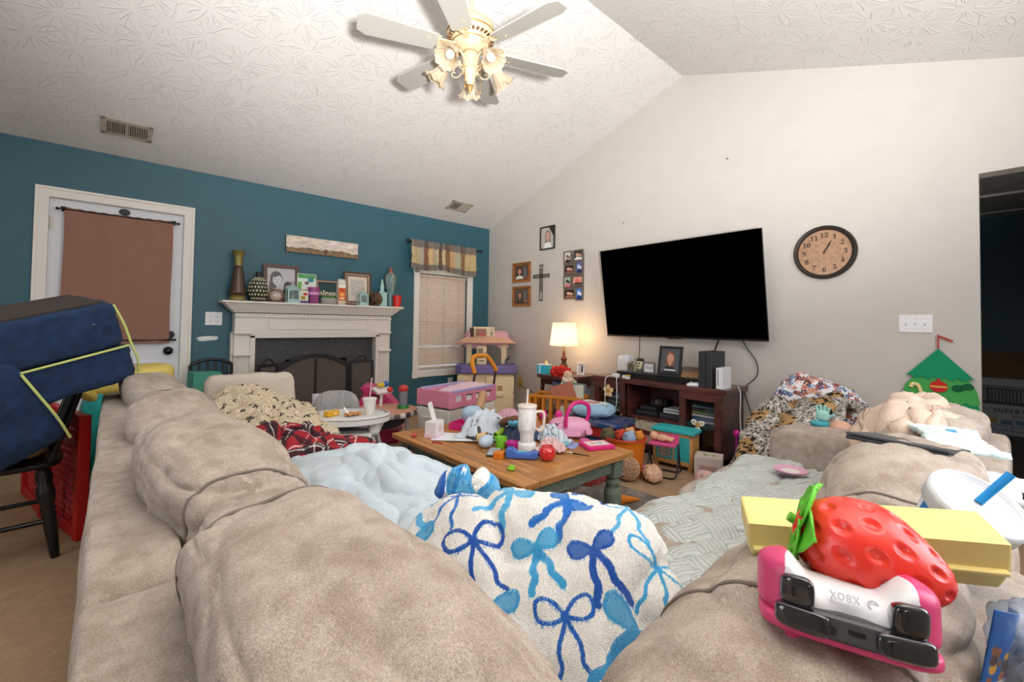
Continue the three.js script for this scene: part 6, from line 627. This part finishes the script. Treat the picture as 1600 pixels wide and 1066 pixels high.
{ const b = thing('paper_box', 'open white and yellow carton of papers before fire screen', 'carton', [-2.48, 0, .74], -.35); mesh('carton', [B(.2, .3, .12, 0, .15, 0)], M(0xe0d9c4, .7), b); mesh('yellow_side', [B(.04, .3, .122, -.09, .15, 0), B(.06, .16, .122, .09, .37, 0)], M(0xd5ac3a, .6), b); mesh('sheets', [B(.15, .2, .006, -.02, .36, .0, -.08), B(.14, .19, .006, -.01, .36, .02, -.05, 0, .03), B(.12, .2, .006, -.01, .35, -.02)], M(0xd9d8dc, .8), b); mesh('strap', B(.2, .02, .124, 0, .24, 0), M(0x2e2a26, .7), b); }
{ const s = thing('step_stool', 'small tan wooden stool by the paper carton', 'stool', [-2.72, 0, .85], -.2); mesh('seat', RB(.26, .022, .2, .005, 0, .3, 0), M(0xb88a5a, .6), s); for (const a of [-1, 1]) for (const b of [-1, 1]) mesh('leg', BAR([a * .11, 0, b * .08], [a * .09, .29, b * .06], .014), M(0x2b2826, .5), s); }
// black slat chair with a green bin on it
{ const c = thing('black_chair', 'black arched slat-back chair beside the fireplace', 'chair', [-3.24, 0, .3], .1), k = M(0x14181c, .45); const arc = Array.from({ length: 9 }, (_, i) => { const t = i / 8 * 2 - 1; return [.155 * t, .76 - .045 * t * t, -.13]; });
  mesh('top_rail', TU(arc, .014, 30, 8), k, c); for (const s of [-1, 1]) mesh('back_post', BAR([s * .155, 0, -.13], [s * .155, .715, -.13], .014), k, c); mesh('lower_rail', RB(.31, .02, .018, .004, 0, .63, -.13), k, c); for (let i = 0; i < 4; i++) mesh('back_slat', RB(.022, .36, .012, .003, -.09 + i * .06, .585, -.13), k, c); mesh('seat', RB(.34, .025, .3, .008, 0, .42, .02), k, c); for (const s of [-1, 1]) mesh('front_leg', BAR([s * .15, 0, .15], [s * .14, .41, .13], .014), k, c); }
{ const b = thing('fabric_cube', 'sea green fabric storage cube sitting on black chair', 'storage cube', [-3.31, .433, .33], .1); mesh('cube', EX(shp([[-.12, 0], [.08, 0], [.09, .23], [-.11, .24]]), .2, .004, 0, 0, -.1), M(0x4d9a86, .9), b); mesh('handle_slot', RB(.06, .022, .006, .004, .03, .16, .105), M(0x182320, .9), b); mesh('fold_line', B(.2, .004, .003, -.015, .09, .103), M(0x3d8371, .9), b); }
// ---------- left edge: windsor chair, foam chair, gate, climber ----------
const blk = M(0x121212, .3);
{ const c = thing('windsor_chair', 'black spindle-back wooden chair behind the sofa', 'chair', [-4.28, 0, 1.72], -PI / 2 + .1);
  mesh('seat', SOFT(.42, .045, .42, 4, null, 14, 0, .43, 0), blk, c); const leg = LA([[0, 0], [.015, 0], [.022, .12], [.026, .2], [.022, .215], [.03, .225], [.022, .235], [.032, .28], [.034, .31], [.02, .36], [.026, .375], [.018, .39], [.02, .425], [0, .425]], 20);
  for (const a of [-1, 1]) for (const b of [-1, 1]) { const l = mesh('leg', leg, blk, c); l.position.set(a * .19, 0, b * .19); l.rotation.set(b * -.13, 0, a * .13, 'XYZ'); } mesh('stretcher', [BAR([-.17, .17, -.17], [-.17, .17, .17], .011), BAR([.17, .17, -.17], [.17, .17, .17], .011), BAR([-.17, .17, 0], [.17, .17, 0], .011)], blk, c);
  for (let i = 0; i < 8; i++) { const x = -.16 + i * .0457; mesh('spindle', BAR([x * .9, .45, -.17], [x * 1.15, .83, -.27], .008), blk, c); } mesh('back_post', [BAR([-.185, .44, -.16], [-.22, .86, -.275], .014)], blk, c); mesh('back_post', [BAR([.185, .44, -.16], [.22, .86, -.275], .014)], blk, c); mesh('crest_rail', TU([[-.23, .84, -.27], [-.12, .865, -.3], [0, .87, -.305], [.12, .865, -.3], [.23, .84, -.27]], .024, 30, 8), new THREE.MeshStandardMaterial({ map: dtex(128, 64, (u, v) => mix([20, 20, 20], [110, 72, 48], sst(.25, .5, pn(u, v, 3)))), roughness: .4 }), c, 'black crest rail worn to brown'); }
one('seat_cushion', 'tan corduroy cushion on the black chair seat', 'cushion', SOFT(.4, .09, .38, 3.2, (q, m) => q.addScaledVector(m, .006 * fbm(q.x * 9, q.y * 9, q.z * 9)), 16, 0, .045, 0), M(0xa98a63, .95), [-4.32, .452, 1.74], .1);
one('throw_pillow', 'grey leaf-patterned pillow on the tan cushion', 'pillow', SOFT(.38, .1, .34, 2.6, null, 16, 0, .05, 0), new THREE.MeshStandardMaterial({ map: ctex(256, 256, (c, W) => { c.fillStyle = '#5f5d5c'; c.fillRect(0, 0, W, W); c.strokeStyle = '#b9b4ac'; c.lineWidth = 3; for (let i = 0; i < 12; i++) for (let j = 0; j < 10; j++) { c.beginPath(); c.moveTo(i * 22, j * 26); c.lineTo(i * 22 + 11, j * 26 + 18); c.lineTo(i * 22 + 22, j * 26); c.stroke(); } }, true, [2.5, 2.5]), roughness: .95 }), [-4.35, .535, 1.74], .3);
{ const f = thing('foam_chair', 'navy blue child foam sofa with lime piping upturned on chair', 'foam chair', [-4.21, .91, 1.93], .33); f.rotation.x = .1; f.rotation.z = .29;
  const nv = new THREE.MeshStandardMaterial({ map: dtex(256, 256, (u, v) => [21, 47, 80].map(x => x * (1 + .18 * pn(u, v, 3) + .14 * pn(u, v, 30, 2)))), roughness: .92, bumpMap: suedeB, bumpScale: .002 }), lime = M(0xc4cf7c, .8);
  mesh('upper_block', SOFT(.62, .22, .44, 9, (q, m) => q.addScaledVector(m, .005 * fbm(q.x * 8, q.y * 8, q.z * 8)), 20, .02, .11, 0), nv, f); mesh('lower_block', SOFT(.56, .17, .42, 9, (q, m) => q.addScaledVector(m, .005 * fbm(q.x * 8 + 4, q.y * 8, q.z * 8)), 20, .06, -.085, .0), nv, f); mesh('arm_block', SOFT(.3, .42, .42, 8, (q, m) => q.addScaledVector(m, .006 * fbm(q.x * 8 + 9, q.y * 8, q.z * 8)), 20, -.15, -.16, .03, 0, 0, .2), nv, f);
  mesh('base_cloth', RB(.56, .012, .4, .004, .0, .219, -.01), M(0x3a3029, .9), f, 'dark brown base cloth'); const pip = (pts) => mesh('piping', TU(pts, .0055, 60, 6), lime, f); pip([[-.3, 0, .222], [-.1, .002, .224], [.15, .002, .224], [.325, .0, .214]]); pip([[.318, .2, .19], [.33, .1, .212], [.335, 0, .214], [.345, -.08, .205], [.34, -.15, .18]]); pip([[-.045, 0, .24], [-.02, -.1, .245], [.01, -.22, .245], [.03, -.33, .232]]); mesh('brand_tag', RB(.012, .012, .002, .001, .22, .13, .221), M(0x9fb4c4, .6), f); }
{ const red = M(0xc01a1c, .4); for (const [l, x, z, ry] of [['red plastic mesh play yard panel folded against the sofa back', -4.075, 1.47, .28], ['second red play yard panel folded behind the first one', -4.22, .98, .22]]) { const g = thing('play_yard_panel', l, 'play yard', [x, 0, z], ry + PI / 2); const w = .55, h = .62; mesh('frame', [RB(.05, h, .05, .008, -w / 2, h / 2, 0), RB(.05, h, .05, .008, w / 2, h / 2, 0), RB(w, .05, .04, .008, 0, h - .025, 0), RB(w, .06, .04, .008, 0, .03, 0), RB(w, .03, .035, .006, 0, h * .76, 0)], red, g); const k = []; for (let i = -12; i < 24; i++) for (const s of [-1, 1]) { let a = null, e = null; for (let q = 0; q <= 60; q++) { const y = .06 + q * (h - .11) / 60, xx = -w / 2 + i * .042 + s * (y - .3) * .55 + .1; if (xx > -w / 2 + .02 && xx < w / 2 - .02) { if (!a) a = [xx, y, 0]; e = [xx, y, 0]; } } if (a && e[1] - a[1] > .05) k.push(BAR(a, e, .004, 5)); } mesh('diamond_mesh', k, red, g); mesh('hinge', [0, 1, 2, 3, 4].map(i => CY(.02, .02, .08, 12, w / 2 + .035, .1 + i * .11, 0)), red, g); } }
{ const s = thing('toddler_climber', 'yellow and turquoise plastic toddler toy by white door', 'climber', [-3.82, 0, 1.08], .05), y = M(0xd9c565, .45), tq = M(0x2fb5ae, .45);
  mesh('hood', SOFT(.46, .16, .34, 3, (q, m, u) => { q.y += .035 * u.x; }, 20, 0, .72, 0), y, s, 'yellow rounded hood'); mesh('spout', [CY(.028, .034, .12, 18, -.2, .665, .16, .9, 0, .6), TO(.03, .008, 2 * PI, -.2, .665, .16, .6)], y, s); mesh('left_leg', EX(shp([[-.2, .66], [-.26, .3], [-.3, 0], [-.2, 0], [-.12, .66]]), .28, .01, 0, 0, -.14), tq, s); mesh('right_leg', EX(shp([[.12, .66], [.2, .3], [.3, 0], [.38, 0], [.24, .68]]), .28, .01, 0, 0, -.14), tq, s); mesh('body', RB(.34, .5, .26, .02, 0, .38, 0), tq, s); }
// ---------- right: blankets by the wall, things on the sofa ----------
const leoT = ctex(1024, 512, (c, W, H) => { c.fillStyle = '#b5aca0'; c.fillRect(0, 0, W, H); for (let i = 0; i < 9000; i++) { c.fillStyle = ['#3a3733', '#e6e0d6', '#8d877f', '#5a544e'][i % 4]; c.beginPath(); c.ellipse(rnd() * W, rnd() * H, rr(2, 5), rr(2, 4), rr(0, 3), 0, 7); c.fill(); }
  for (let b = 0; b < 13; b++) { const x0 = (b * 83) % 900 + 10, y0 = (b * 137) % 400 + 20; c.fillStyle = '#b48d5c'; c.beginPath(); c.ellipse(x0 + 60, y0 + 40, 84, 38, .3, 0, 7); c.fill(); for (let i = 0; i < 60; i++) { c.fillStyle = '#20150e'; c.beginPath(); c.ellipse(x0 + rr(-20, 140), y0 + rr(0, 80), rr(4, 8), rr(3, 6), rr(0, 3), 0, 7); c.fill(); } } });
{ const g = SHEET(80, 70, (u, v) => { const x = -1.12 + .86 * u, z = 3.5 + .71 * v + .04 * fbm(u * 3, v * 3, 3); const a = sst(0, .3, u) * sst(1.15, .8, u) * sst(0, .35, v), b = .38 + .22 * sst(.15, .6, u) + .06 * sst(.4, .8, v); let y = a * b + .03 * fbm(u * 4, v * 4, 5) + crease(u * 3, v * 4, 9.1, .07, 3) * a; if (v > .9) y = Math.max(y, .2); return [x, Math.max(.012, y), z]; }, .018);
  one('leopard_blanket', 'plush leopard and zebra print blanket heaped by wall', 'blanket', g, new THREE.MeshStandardMaterial({ map: leoT, roughness: .95, bumpMap: fuzz, bumpScale: .006 })); }
one('floor_pouf', 'red floor cushion under the leopard blanket', 'cushion', SOFT(.58, .3, .5, 4, null, 14, 0, .15, 0), M(0xb2222a, .8), [-.7, 0, 3.88]);
{ const ft = ctex(512, 512, (c, W) => { c.fillStyle = '#d9dbe0'; c.fillRect(0, 0, W, W); for (let i = 0; i < 900; i++) { c.fillStyle = ['#6d93bd', '#b4583f', '#4a3340', '#e6e3e0', '#c9937a', '#3f5f8d', '#ece9ea', '#8f4b45'][i % 8]; const x = rnd() * W, y = rnd() * W, r = rr(6, 17); for (let k = 0; k < 5; k++) { c.beginPath(); c.ellipse(x + r * .7 * cos(k * 1.26), y + r * .7 * sin(k * 1.26), r * .5, r * .34, k * 1.26, 0, 7); c.fill(); } } });
  const p = thing('nursing_pillow', 'floral blue, white and rust pillow leaning on wall', 'pillow', [-.3, .57, 3.99], onR + .25); const b = mesh('body', SOFT(.54, .4, .2, 2.6, (q, m) => { q.addScaledVector(m, .01 * fbm(q.x * 6, q.y * 6, q.z * 6) + crease(q.x * 4, q.y * 4, q.z * 4, .012, 4)); }, 26), new THREE.MeshStandardMaterial({ map: ft, roughness: .9 }), p); ft.repeat.set(1.5, 1.5); b.rotation.z = -.42; b.rotation.x = -.25; }
{ const d = thing('baby_doll', 'baby doll in mint sleeper lying behind sofa arm', 'doll', [-1.05, .48, 4.2], onR); const mi = M(0x9cccc0, .9), sk = M(0xcf9c84, .55); mesh('body', [SOFT(.2, .12, .14, 2.4, null, 14, -.04, .03, -.03), BAR([-.05, .07, 0], [-.03, .13, .0], .032, 12, .026)], mi, d); mesh('mitten', [SOFT(.062, .06, .035, 2.6, null, 10, -.02, .16, 0), ...[-.022, -.007, .008, .022].map((x, i) => BAR([x - .02, .178, 0], [x * 1.35 - .02, [.208, .218, .216, .204][i], .004], .0085, 8, .0075)), BAR([.01, .155, 0], [.034, .172, .006], .0085, 8, .007)], mi, d); const hd = mesh('head', [SOFT(.105, .1, .11, 2.2, null, 14, .06, .095, .0), SP(.009, 1, 1, 1, .06, .09, .056), SP(.012, .6, 1, 1, .11, .095, 0)], sk, d); mesh('face', [SP(.006, 1, 1, .6, .042, .105, .05), SP(.006, 1, 1, .6, .078, .105, .05), B(.02, .004, .004, .06, .072, .05)], M(0x3a2a26, .6), hd); mesh('cuff', SOFT(.085, .035, .08, 3, null, 8, -.03, .115, .01), M(0x3f9aa6, .8), d); }
{ const p = thing('toy_plate', 'pink and white toy plate lying on quilt', 'plate', [-1.66, .472, 4.2]); mesh('plate', LA([[0, 0], [.05, 0], [.068, .01], [.066, .013], [.048, .004], [0, .004]], 30), M(0xd9a3bd, .35), p); mesh('centre', CY(.035, .035, .002, 24, 0, .005, 0), M(0xe6dbd6, .4), p); }
{ const g = SHEET(60, 40, (u, v) => { const x = -1.98 + .5 * u + .02 * fbm(u * 3, v * 3, 31), z = 4.46 + .3 * v + .02 * fbm(u * 3, v * 3, 33), k = 1 - ((v - .55) / .6) ** 2; const y = .7 + .145 * k + .014 * fbm(u * 3, v * 3, 35) + .016 * N3(u * 9 + 2 * N3(u * 2, v * 2, 3), v * 3, 36) - .11 * (1 - sst(0, .3, u)) ** 2 - .06 * sst(.8, 1, u); return [x, y, z]; }, .012); one('fleece_throw', 'beige fleece throw draped over far back cushion', 'blanket', g, new THREE.MeshStandardMaterial({ map: dtex(128, 128, (u, v) => [212, 188, 168].map(x => x * (1 + .05 * pn(u, v, 25, 2)))), roughness: .95, bumpMap: fuzz, bumpScale: .003 })); }
{ const dt = ctex(128, 128, (c, W) => { c.fillStyle = '#dbe6e4'; c.fillRect(0, 0, W, W); for (let i = 0; i < 30; i++) { c.fillStyle = i % 2 ? '#b5d5cf' : '#c9dcd8'; c.beginPath(); c.arc(rnd() * W, rnd() * W, rr(4, 10), 0, 7); c.fill(); } }, true, [3, 3]);
  [['mint printed diaper unfolded along the sofa back', -2.08, 4.73, .2, .765], ['folded mint printed diaper at end of sofa back', -2.26, 4.8, -.1, .705]].forEach(([l, x, z, ry, y], i) => { const d = thing('diaper', l, 'diaper', [x, y, z], ry); const b = mesh('pad', SHEET(24, 14, (u, v) => { const w = .06 + .025 * Math.abs(2 * u - 1) ** 2; return [-.17 + (i ? .24 : .34) * u, .02 + .016 * sin(PI * u) * (1 - (2 * v - 1) ** 2) + .004 * fbm(u * 6, v * 6, 2 + i), (2 * v - 1) * w]; }, .014), new THREE.MeshStandardMaterial({ map: dt, roughness: .8 }), d); if (!i) mesh('tape_tab', B(.025, .004, .02, .0, .05, .0), M(0x3a93c4, .5), d); }); }
{ const l = thing('laptop', 'thin closed black laptop lying across a back cushion', 'laptop', [-2.36, .8, 4.66], 1.35); l.rotation.x = .12; mesh('base', RB(.21, .01, .14, .003, 0, .005, 0), M(0x2a2b2d, .4), l); mesh('lid', RB(.21, .008, .14, .003, 0, .015, 0), M(0x38393b, .45), l); mesh('foot', [B(.02, .003, .01, -.08, -.001, .05), B(.02, .003, .01, .08, -.001, .05)], blackM, l); }
// carton in the hall
{ const b = thing('gate_carton', 'large printed baby gate carton with open flaps in hall', 'carton', [3.36, 0, 5.12], onR); mesh('carton', B(.95, .6, .3, 0, .3, 0), M(0xa7a9ad, .7), b); mesh('print', slab(.94, .59, .002, 0, .3, .151), picMat(512, 320, (c, W, H) => { c.fillStyle = '#c3c6ca'; c.fillRect(0, 0, W, H); c.fillStyle = '#8f9499'; c.fillRect(0, 40, W, 110); c.fillStyle = '#7a6658'; c.fillRect(0, 132, W, 18); c.strokeStyle = '#1e2022'; c.lineWidth = 4; for (let x = 40; x < 460; x += 14) { c.beginPath(); c.moveTo(x, 62); c.lineTo(x, 140); c.stroke(); } c.strokeRect(34, 60, 430, 82); c.fillStyle = '#c58f6a'; c.beginPath(); c.arc(215, 70, 16, 0, 7); c.fill(); c.fillStyle = '#6b2f3a'; c.fillRect(200, 84, 34, 40); c.fillStyle = '#4b5a74'; c.font = 'bold 34px sans-serif'; c.fillText('SUPER WIDE', 60, 196); c.font = 'italic 18px sans-serif'; c.fillText('Safety Gate', 130, 218); for (let i = 0; i < 6; i++) { c.fillStyle = ['#d0b25a', '#6f94b8', '#6f94b8', '#7aa0a8', '#b8a46a', '#6f94b8'][i]; c.fillRect(30 + i * 58, 232 + (i % 2) * 6, 44, 26); c.strokeStyle = '#5f86b4'; c.strokeRect(60 + i * 70, 272, 50, 26); } }, .6), b); mesh('flap', [B(.95, .004, .2, 0, .69, .12, -1.15), B(.95, .28, .004, 0, .74, -.15)], M(0x8a6848, .8), b, 'open brown cardboard flaps'); }
// ---------- foreground, on the near cushion and rail ----------
{ const b = thing('yellow_box', 'long pale yellow food box lying behind strawberry toy', 'box', [-3.14, .796, 4.7], -1.04); b.rotation.x = .34; b.rotation.z = .07; const m = M(0xe4d184, .5); mesh('lid', EX([[-.03, .028], [.03, .028], [.036, .06], [-.024, .064]], .27, .004, -.135, 0, 0, 0, PI / 2), m, b); mesh('tray', EX([[-.024, 0], [.024, 0], [.034, .031], [-.034, .031]], .262, .004, -.131, 0, 0, 0, PI / 2), m, b); mesh('lip', RB(.268, .006, .072, .002, 0, .03, 0), m, b); }
{ const s = thing('strawberry_toy', 'big red rubber strawberry toy with green leaf', 'toy', [-3.252, .85, 4.728]); const g = new THREE.SphereGeometry(1, 96, 72); g.deleteAttribute('uv'); const p = g.attributes.position, q = V(), dirs = []; for (let i = 0; i < 60; i++) { const y = 1 - 2 * (i + .5) / 60, a = i * 2.39996, r = Math.sqrt(1 - y * y); dirs.push(V(r * cos(a), y, r * sin(a))); }
  for (let i = 0; i < p.count; i++) { q.fromBufferAttribute(p, i).normalize(); let d = 0; for (const e of dirs) { const c = Math.acos(clamp(q.dot(e), -1, 1)) / .16; if (c < 1.5) { d += -.095 * Math.exp(-c * c * 2.2) + .02 * Math.exp(-((c - .85) ** 2) * 14); if (c < .25) d += .03; } } const k = 1 + d, tx = q.x; const w = tx > 0 ? Math.sqrt(Math.max(0, 1 - (tx * .96) ** 2)) : 1; const rad = .057 * (1 - .26 * sst(-.2, 1, tx)); p.setXYZ(i, tx * .075 * k, q.y * rad * k, q.z * rad * k); } g.computeVertexNormals();
  const body = mesh('berry', tr(g), M(0xe22c1c, .34, { clearcoat: .35, clearcoatRoughness: .3 }), s); body.rotation.order = 'YXZ'; body.rotation.set(0, -1.3, -.26);
  const cap = [0, 1, 2, 3, 4, 5].map(i => tr(SHEET(12, 8, (u, v) => { const w = .028 * sin(PI * clamp(u * .8 + .2, 0, 1)) ** .6, r = .002 + .056 * u; return [.006 * u + (i % 2 ? .006 : -.004) * u * u + .003 * cos((v - .5) * 4), r, (v - .5) * 2 * w]; }, .003), 0, 0, 0, i / 6 * 2 * PI + .4));
  const L = mesh('leaf', cap, M(0x5fbf2d, .45), s, 'bright green leaf cap'); L.rotation.order = 'YXZ'; L.rotation.set(0, -1.3, -.26); L.position.set(-.018, .0195, -.064); const st = mesh('stem', BAR([0, 0, 0], [-.004, .006, -.01], .006), M(0x5fbf2d, .45), s); st.position.copy(L.position); }
{ const c = thing('game_controller', 'pink and white game controller with black triggers on cushion', 'controller', [-3.335, .79, 4.72], -1.2); c.rotation.x = -.22; c.rotation.z = -.03; const pk = M(0xcf3f72, .38), wh = M(0xdcdbdd, .4), ch = new THREE.MeshPhysicalMaterial({ color: 0x1d1d20, roughness: .16, metalness: .2, clearcoat: 1, clearcoatRoughness: .06 });
  // lying face down; local: x along its width, z towards the trigger side, y up
  const sh = SOFT(.154, .05, .1, 3, (q, m, u) => { const ax = Math.abs(q.x); if (u.y > -.2) q.y += .021 * sst(.026, .056, ax) * (1 - .45 * sst(.1, -.9, u.z)) - .005 * (1 - sst(.02, .045, ax)); q.z -= .012 * sst(.03, .0, ax) * (u.z > 0 ? 1 : 0); }, 64, 0, .03, -.01);
  const part = f => { const p = sh.attributes.position, n = sh.attributes.normal, P = [], Nn = []; for (let i = 0; i < p.count; i += 3) { const x = (p.getX(i) + p.getX(i + 1) + p.getX(i + 2)) / 3, z = (p.getZ(i) + p.getZ(i + 1) + p.getZ(i + 2)) / 3; if (f(Math.abs(x), z)) for (let k = 0; k < 3; k++) { P.push(p.getX(i + k), p.getY(i + k), p.getZ(i + k)); Nn.push(n.getX(i + k), n.getY(i + k), n.getZ(i + k)); } } const g = new THREE.BufferGeometry(); g.setAttribute('position', new THREE.Float32BufferAttribute(P, 3)); g.setAttribute('normal', new THREE.Float32BufferAttribute(Nn, 3)); return g; };
  const edge = z => .054 - .012 * sst(.04, -.05, z); mesh('grip_shell', part((x, z) => x >= edge(z)), pk, c, 'pink grip shells'); mesh('back_plate', part((x, z) => x < edge(z)), wh, c, 'white middle of the shell'); mesh('face_shell', SOFT(.15, .02, .094, 4, null, 20, 0, .008, -.006), pk, c);
  mesh('bumper_bar', [SOFT(.116, .024, .02, 5, (q, m, u) => { q.z -= .006 * u.x * u.x; }, 20, 0, .019, .036)], M(0x2b2b2e, .3), c); mesh('port_block', RB(.05, .02, .006, .003, 0, .02, .0455), M(0x47474a, .4), c);
  for (const s of [-1, 1]) { mesh('bumper', SOFT(.046, .022, .018, 4, (q, m, u) => { q.z -= .005 * u.x * s; }, 16, s * .04, .019, .042), ch, c); mesh('trigger', SOFT(.03, .034, .03, 3.4, (q, m, u) => { q.z += .004 * u.y - .003 * u.x * s; q.y += .003 * u.z; }, 18, s * .044, .04, .036), ch, c); }
  mesh('usb_port', RB(.013, .005, .002, .001, .003, .021, .0487), M(0x0b0b0c, .6), c); mesh('pair_button', CY(.0035, .0035, .003, 14, -.016, .018, .0485, PI / 2), ch, c); mesh('stick', [CY(.009, .007, .012, 18, -.045, .0, .02)], pk, c);
  const g = new TextGeometry('XBOX', { font: sansB, size: .0066, depth: .0012, curveSegments: 4 }); g.computeBoundingBox(); const w = g.boundingBox.max.x; mesh('lettering', [tr(g, w / 2 - .003, .0478, .0285, -.5, 0, PI), TO(.004, .0008, 2 * PI, .02, .044, .0285, -.5)], M(0xc4c3c6, .4), c, 'raised white lettering'); }
{ const c = thing('drink_cup', 'big blue fast food cup with white lid and straw', 'cup', [-2.9, .735, 4.742], 0); c.rotation.set(.5, 0, .34, 'XYZ'); mesh('cup', LA([[0, 0], [.036, 0], [.037, .004], [.053, .128], [.05, .128], [.034, .006], [0, .006]], 44), new THREE.MeshStandardMaterial({ map: ctex(512, 128, (c, W, H) => { c.fillStyle = '#0f5fa8'; c.fillRect(0, 0, W, H); c.fillStyle = '#1780cc'; for (let i = 0; i < 4; i++) { c.beginPath(); c.ellipse(i * 128 + 40, 40, 60, 40, .4, 0, 7); c.fill(); } c.fillStyle = '#e8eef4'; for (let i = 0; i < 3; i++) c.fillRect(i * 170 + 100, 50, 22, 26); }), roughness: .4 }), c); mesh('lid', LA([[.05, .118], [.0575, .12], [.0585, .136], [.06, .14], [.0575, .147], [.053, .147], [.051, .141], [.0, .141]], 48), M(0xd6d9dc, .3), c, 'white plastic lid'); mesh('straw', BAR([.005, .142, 0], [.035, .192, .006], .0055, 14), M(0x1b8fd8, .35), c, 'blue straw'); }
{ const b = thing('brochure', 'glossy blue folded brochure tucked beside the sofa cushion', 'brochure', [-3.2, .715, 4.815], -.1); mesh('sheet', SHEET(14, 12, (u, v) => [-.04 + .085 * u, .005 + .11 * v * (1 - .25 * u), .012 * sin(u * 3) + .015 * v], .0015), new THREE.MeshStandardMaterial({ map: ctex(128, 128, (c, W, H) => { c.fillStyle = '#1a5fb0'; c.fillRect(0, 0, W, H); c.fillStyle = '#d9d5d0'; c.fillRect(0, H * .72, W, H * .28); for (let i = 0; i < 40; i++) { c.fillStyle = ['#b5583c', '#8b5a40', '#d9a23c', '#5a3a35'][i % 4]; c.beginPath(); c.arc(rr(10, 118), rr(50, 92), rr(3, 8), 0, 7); c.fill(); } }), roughness: .2 }), b); }
{ const b = thing('plastic_bag', 'clear plastic bag of white tissue on sofa back', 'plastic bag', [-3.115, .7, 4.872], -.3); mesh('film', SOFT(.2, .12, .07, 2.6, (q, m) => q.addScaledVector(m, .014 * fbm(q.x * 14, q.y * 14, q.z * 14)), 22, 0, .04, 0), M(0xcfdbe8, .12, { transmission: .8, thickness: 0 }), b); mesh('tissue', SOFT(.12, .08, .045, 2.4, (q, m) => q.addScaledVector(m, .012 * fbm(q.x * 22, q.y * 22, q.z * 22)), 16, .02, .04, 0), M(0xe4e6ea, .9), b); mesh('handle', TU([[-.06, .085, 0], [-.075, .11, .01], [-.05, .12, .0], [-.02, .11, 0], [-.015, .09, 0]], .003, 24, 5), M(0xdfe6ee, .3), b); }
// the strobe on its stand, behind the camera
{ const s = thing('photo_strobe', 'studio strobe on a light stand aimed at the ceiling', 'strobe', [-3.97, 0, 5.45]); mesh('pole', CY(.012, .016, .8, 12, 0, .41, 0), blackM, s); for (let i = 0; i < 3; i++) { const t = i * 2.094 + .5; mesh('leg', BAR([.24 * cos(t), .01, .24 * sin(t)], [.015 * cos(t), .3, .015 * sin(t)], .009), blackM, s); } const h = mesh('head', [CY(.06, .055, .16, 24, 0, .0, 0), CY(.09, .06, .05, 24, 0, .09, 0)], blackM, s); h.position.set(0, .83, 0); h.rotation.set(-.5, 0, -.45); mesh('flash_face', CY(.084, .084, .004, 24, 0, .117, 0), M(0xffffff, .5, { emissive: 0xfffcfa, emissiveIntensity: .25 }), h); }
// ---------- draw ----------
renderer.render(scene, camera);
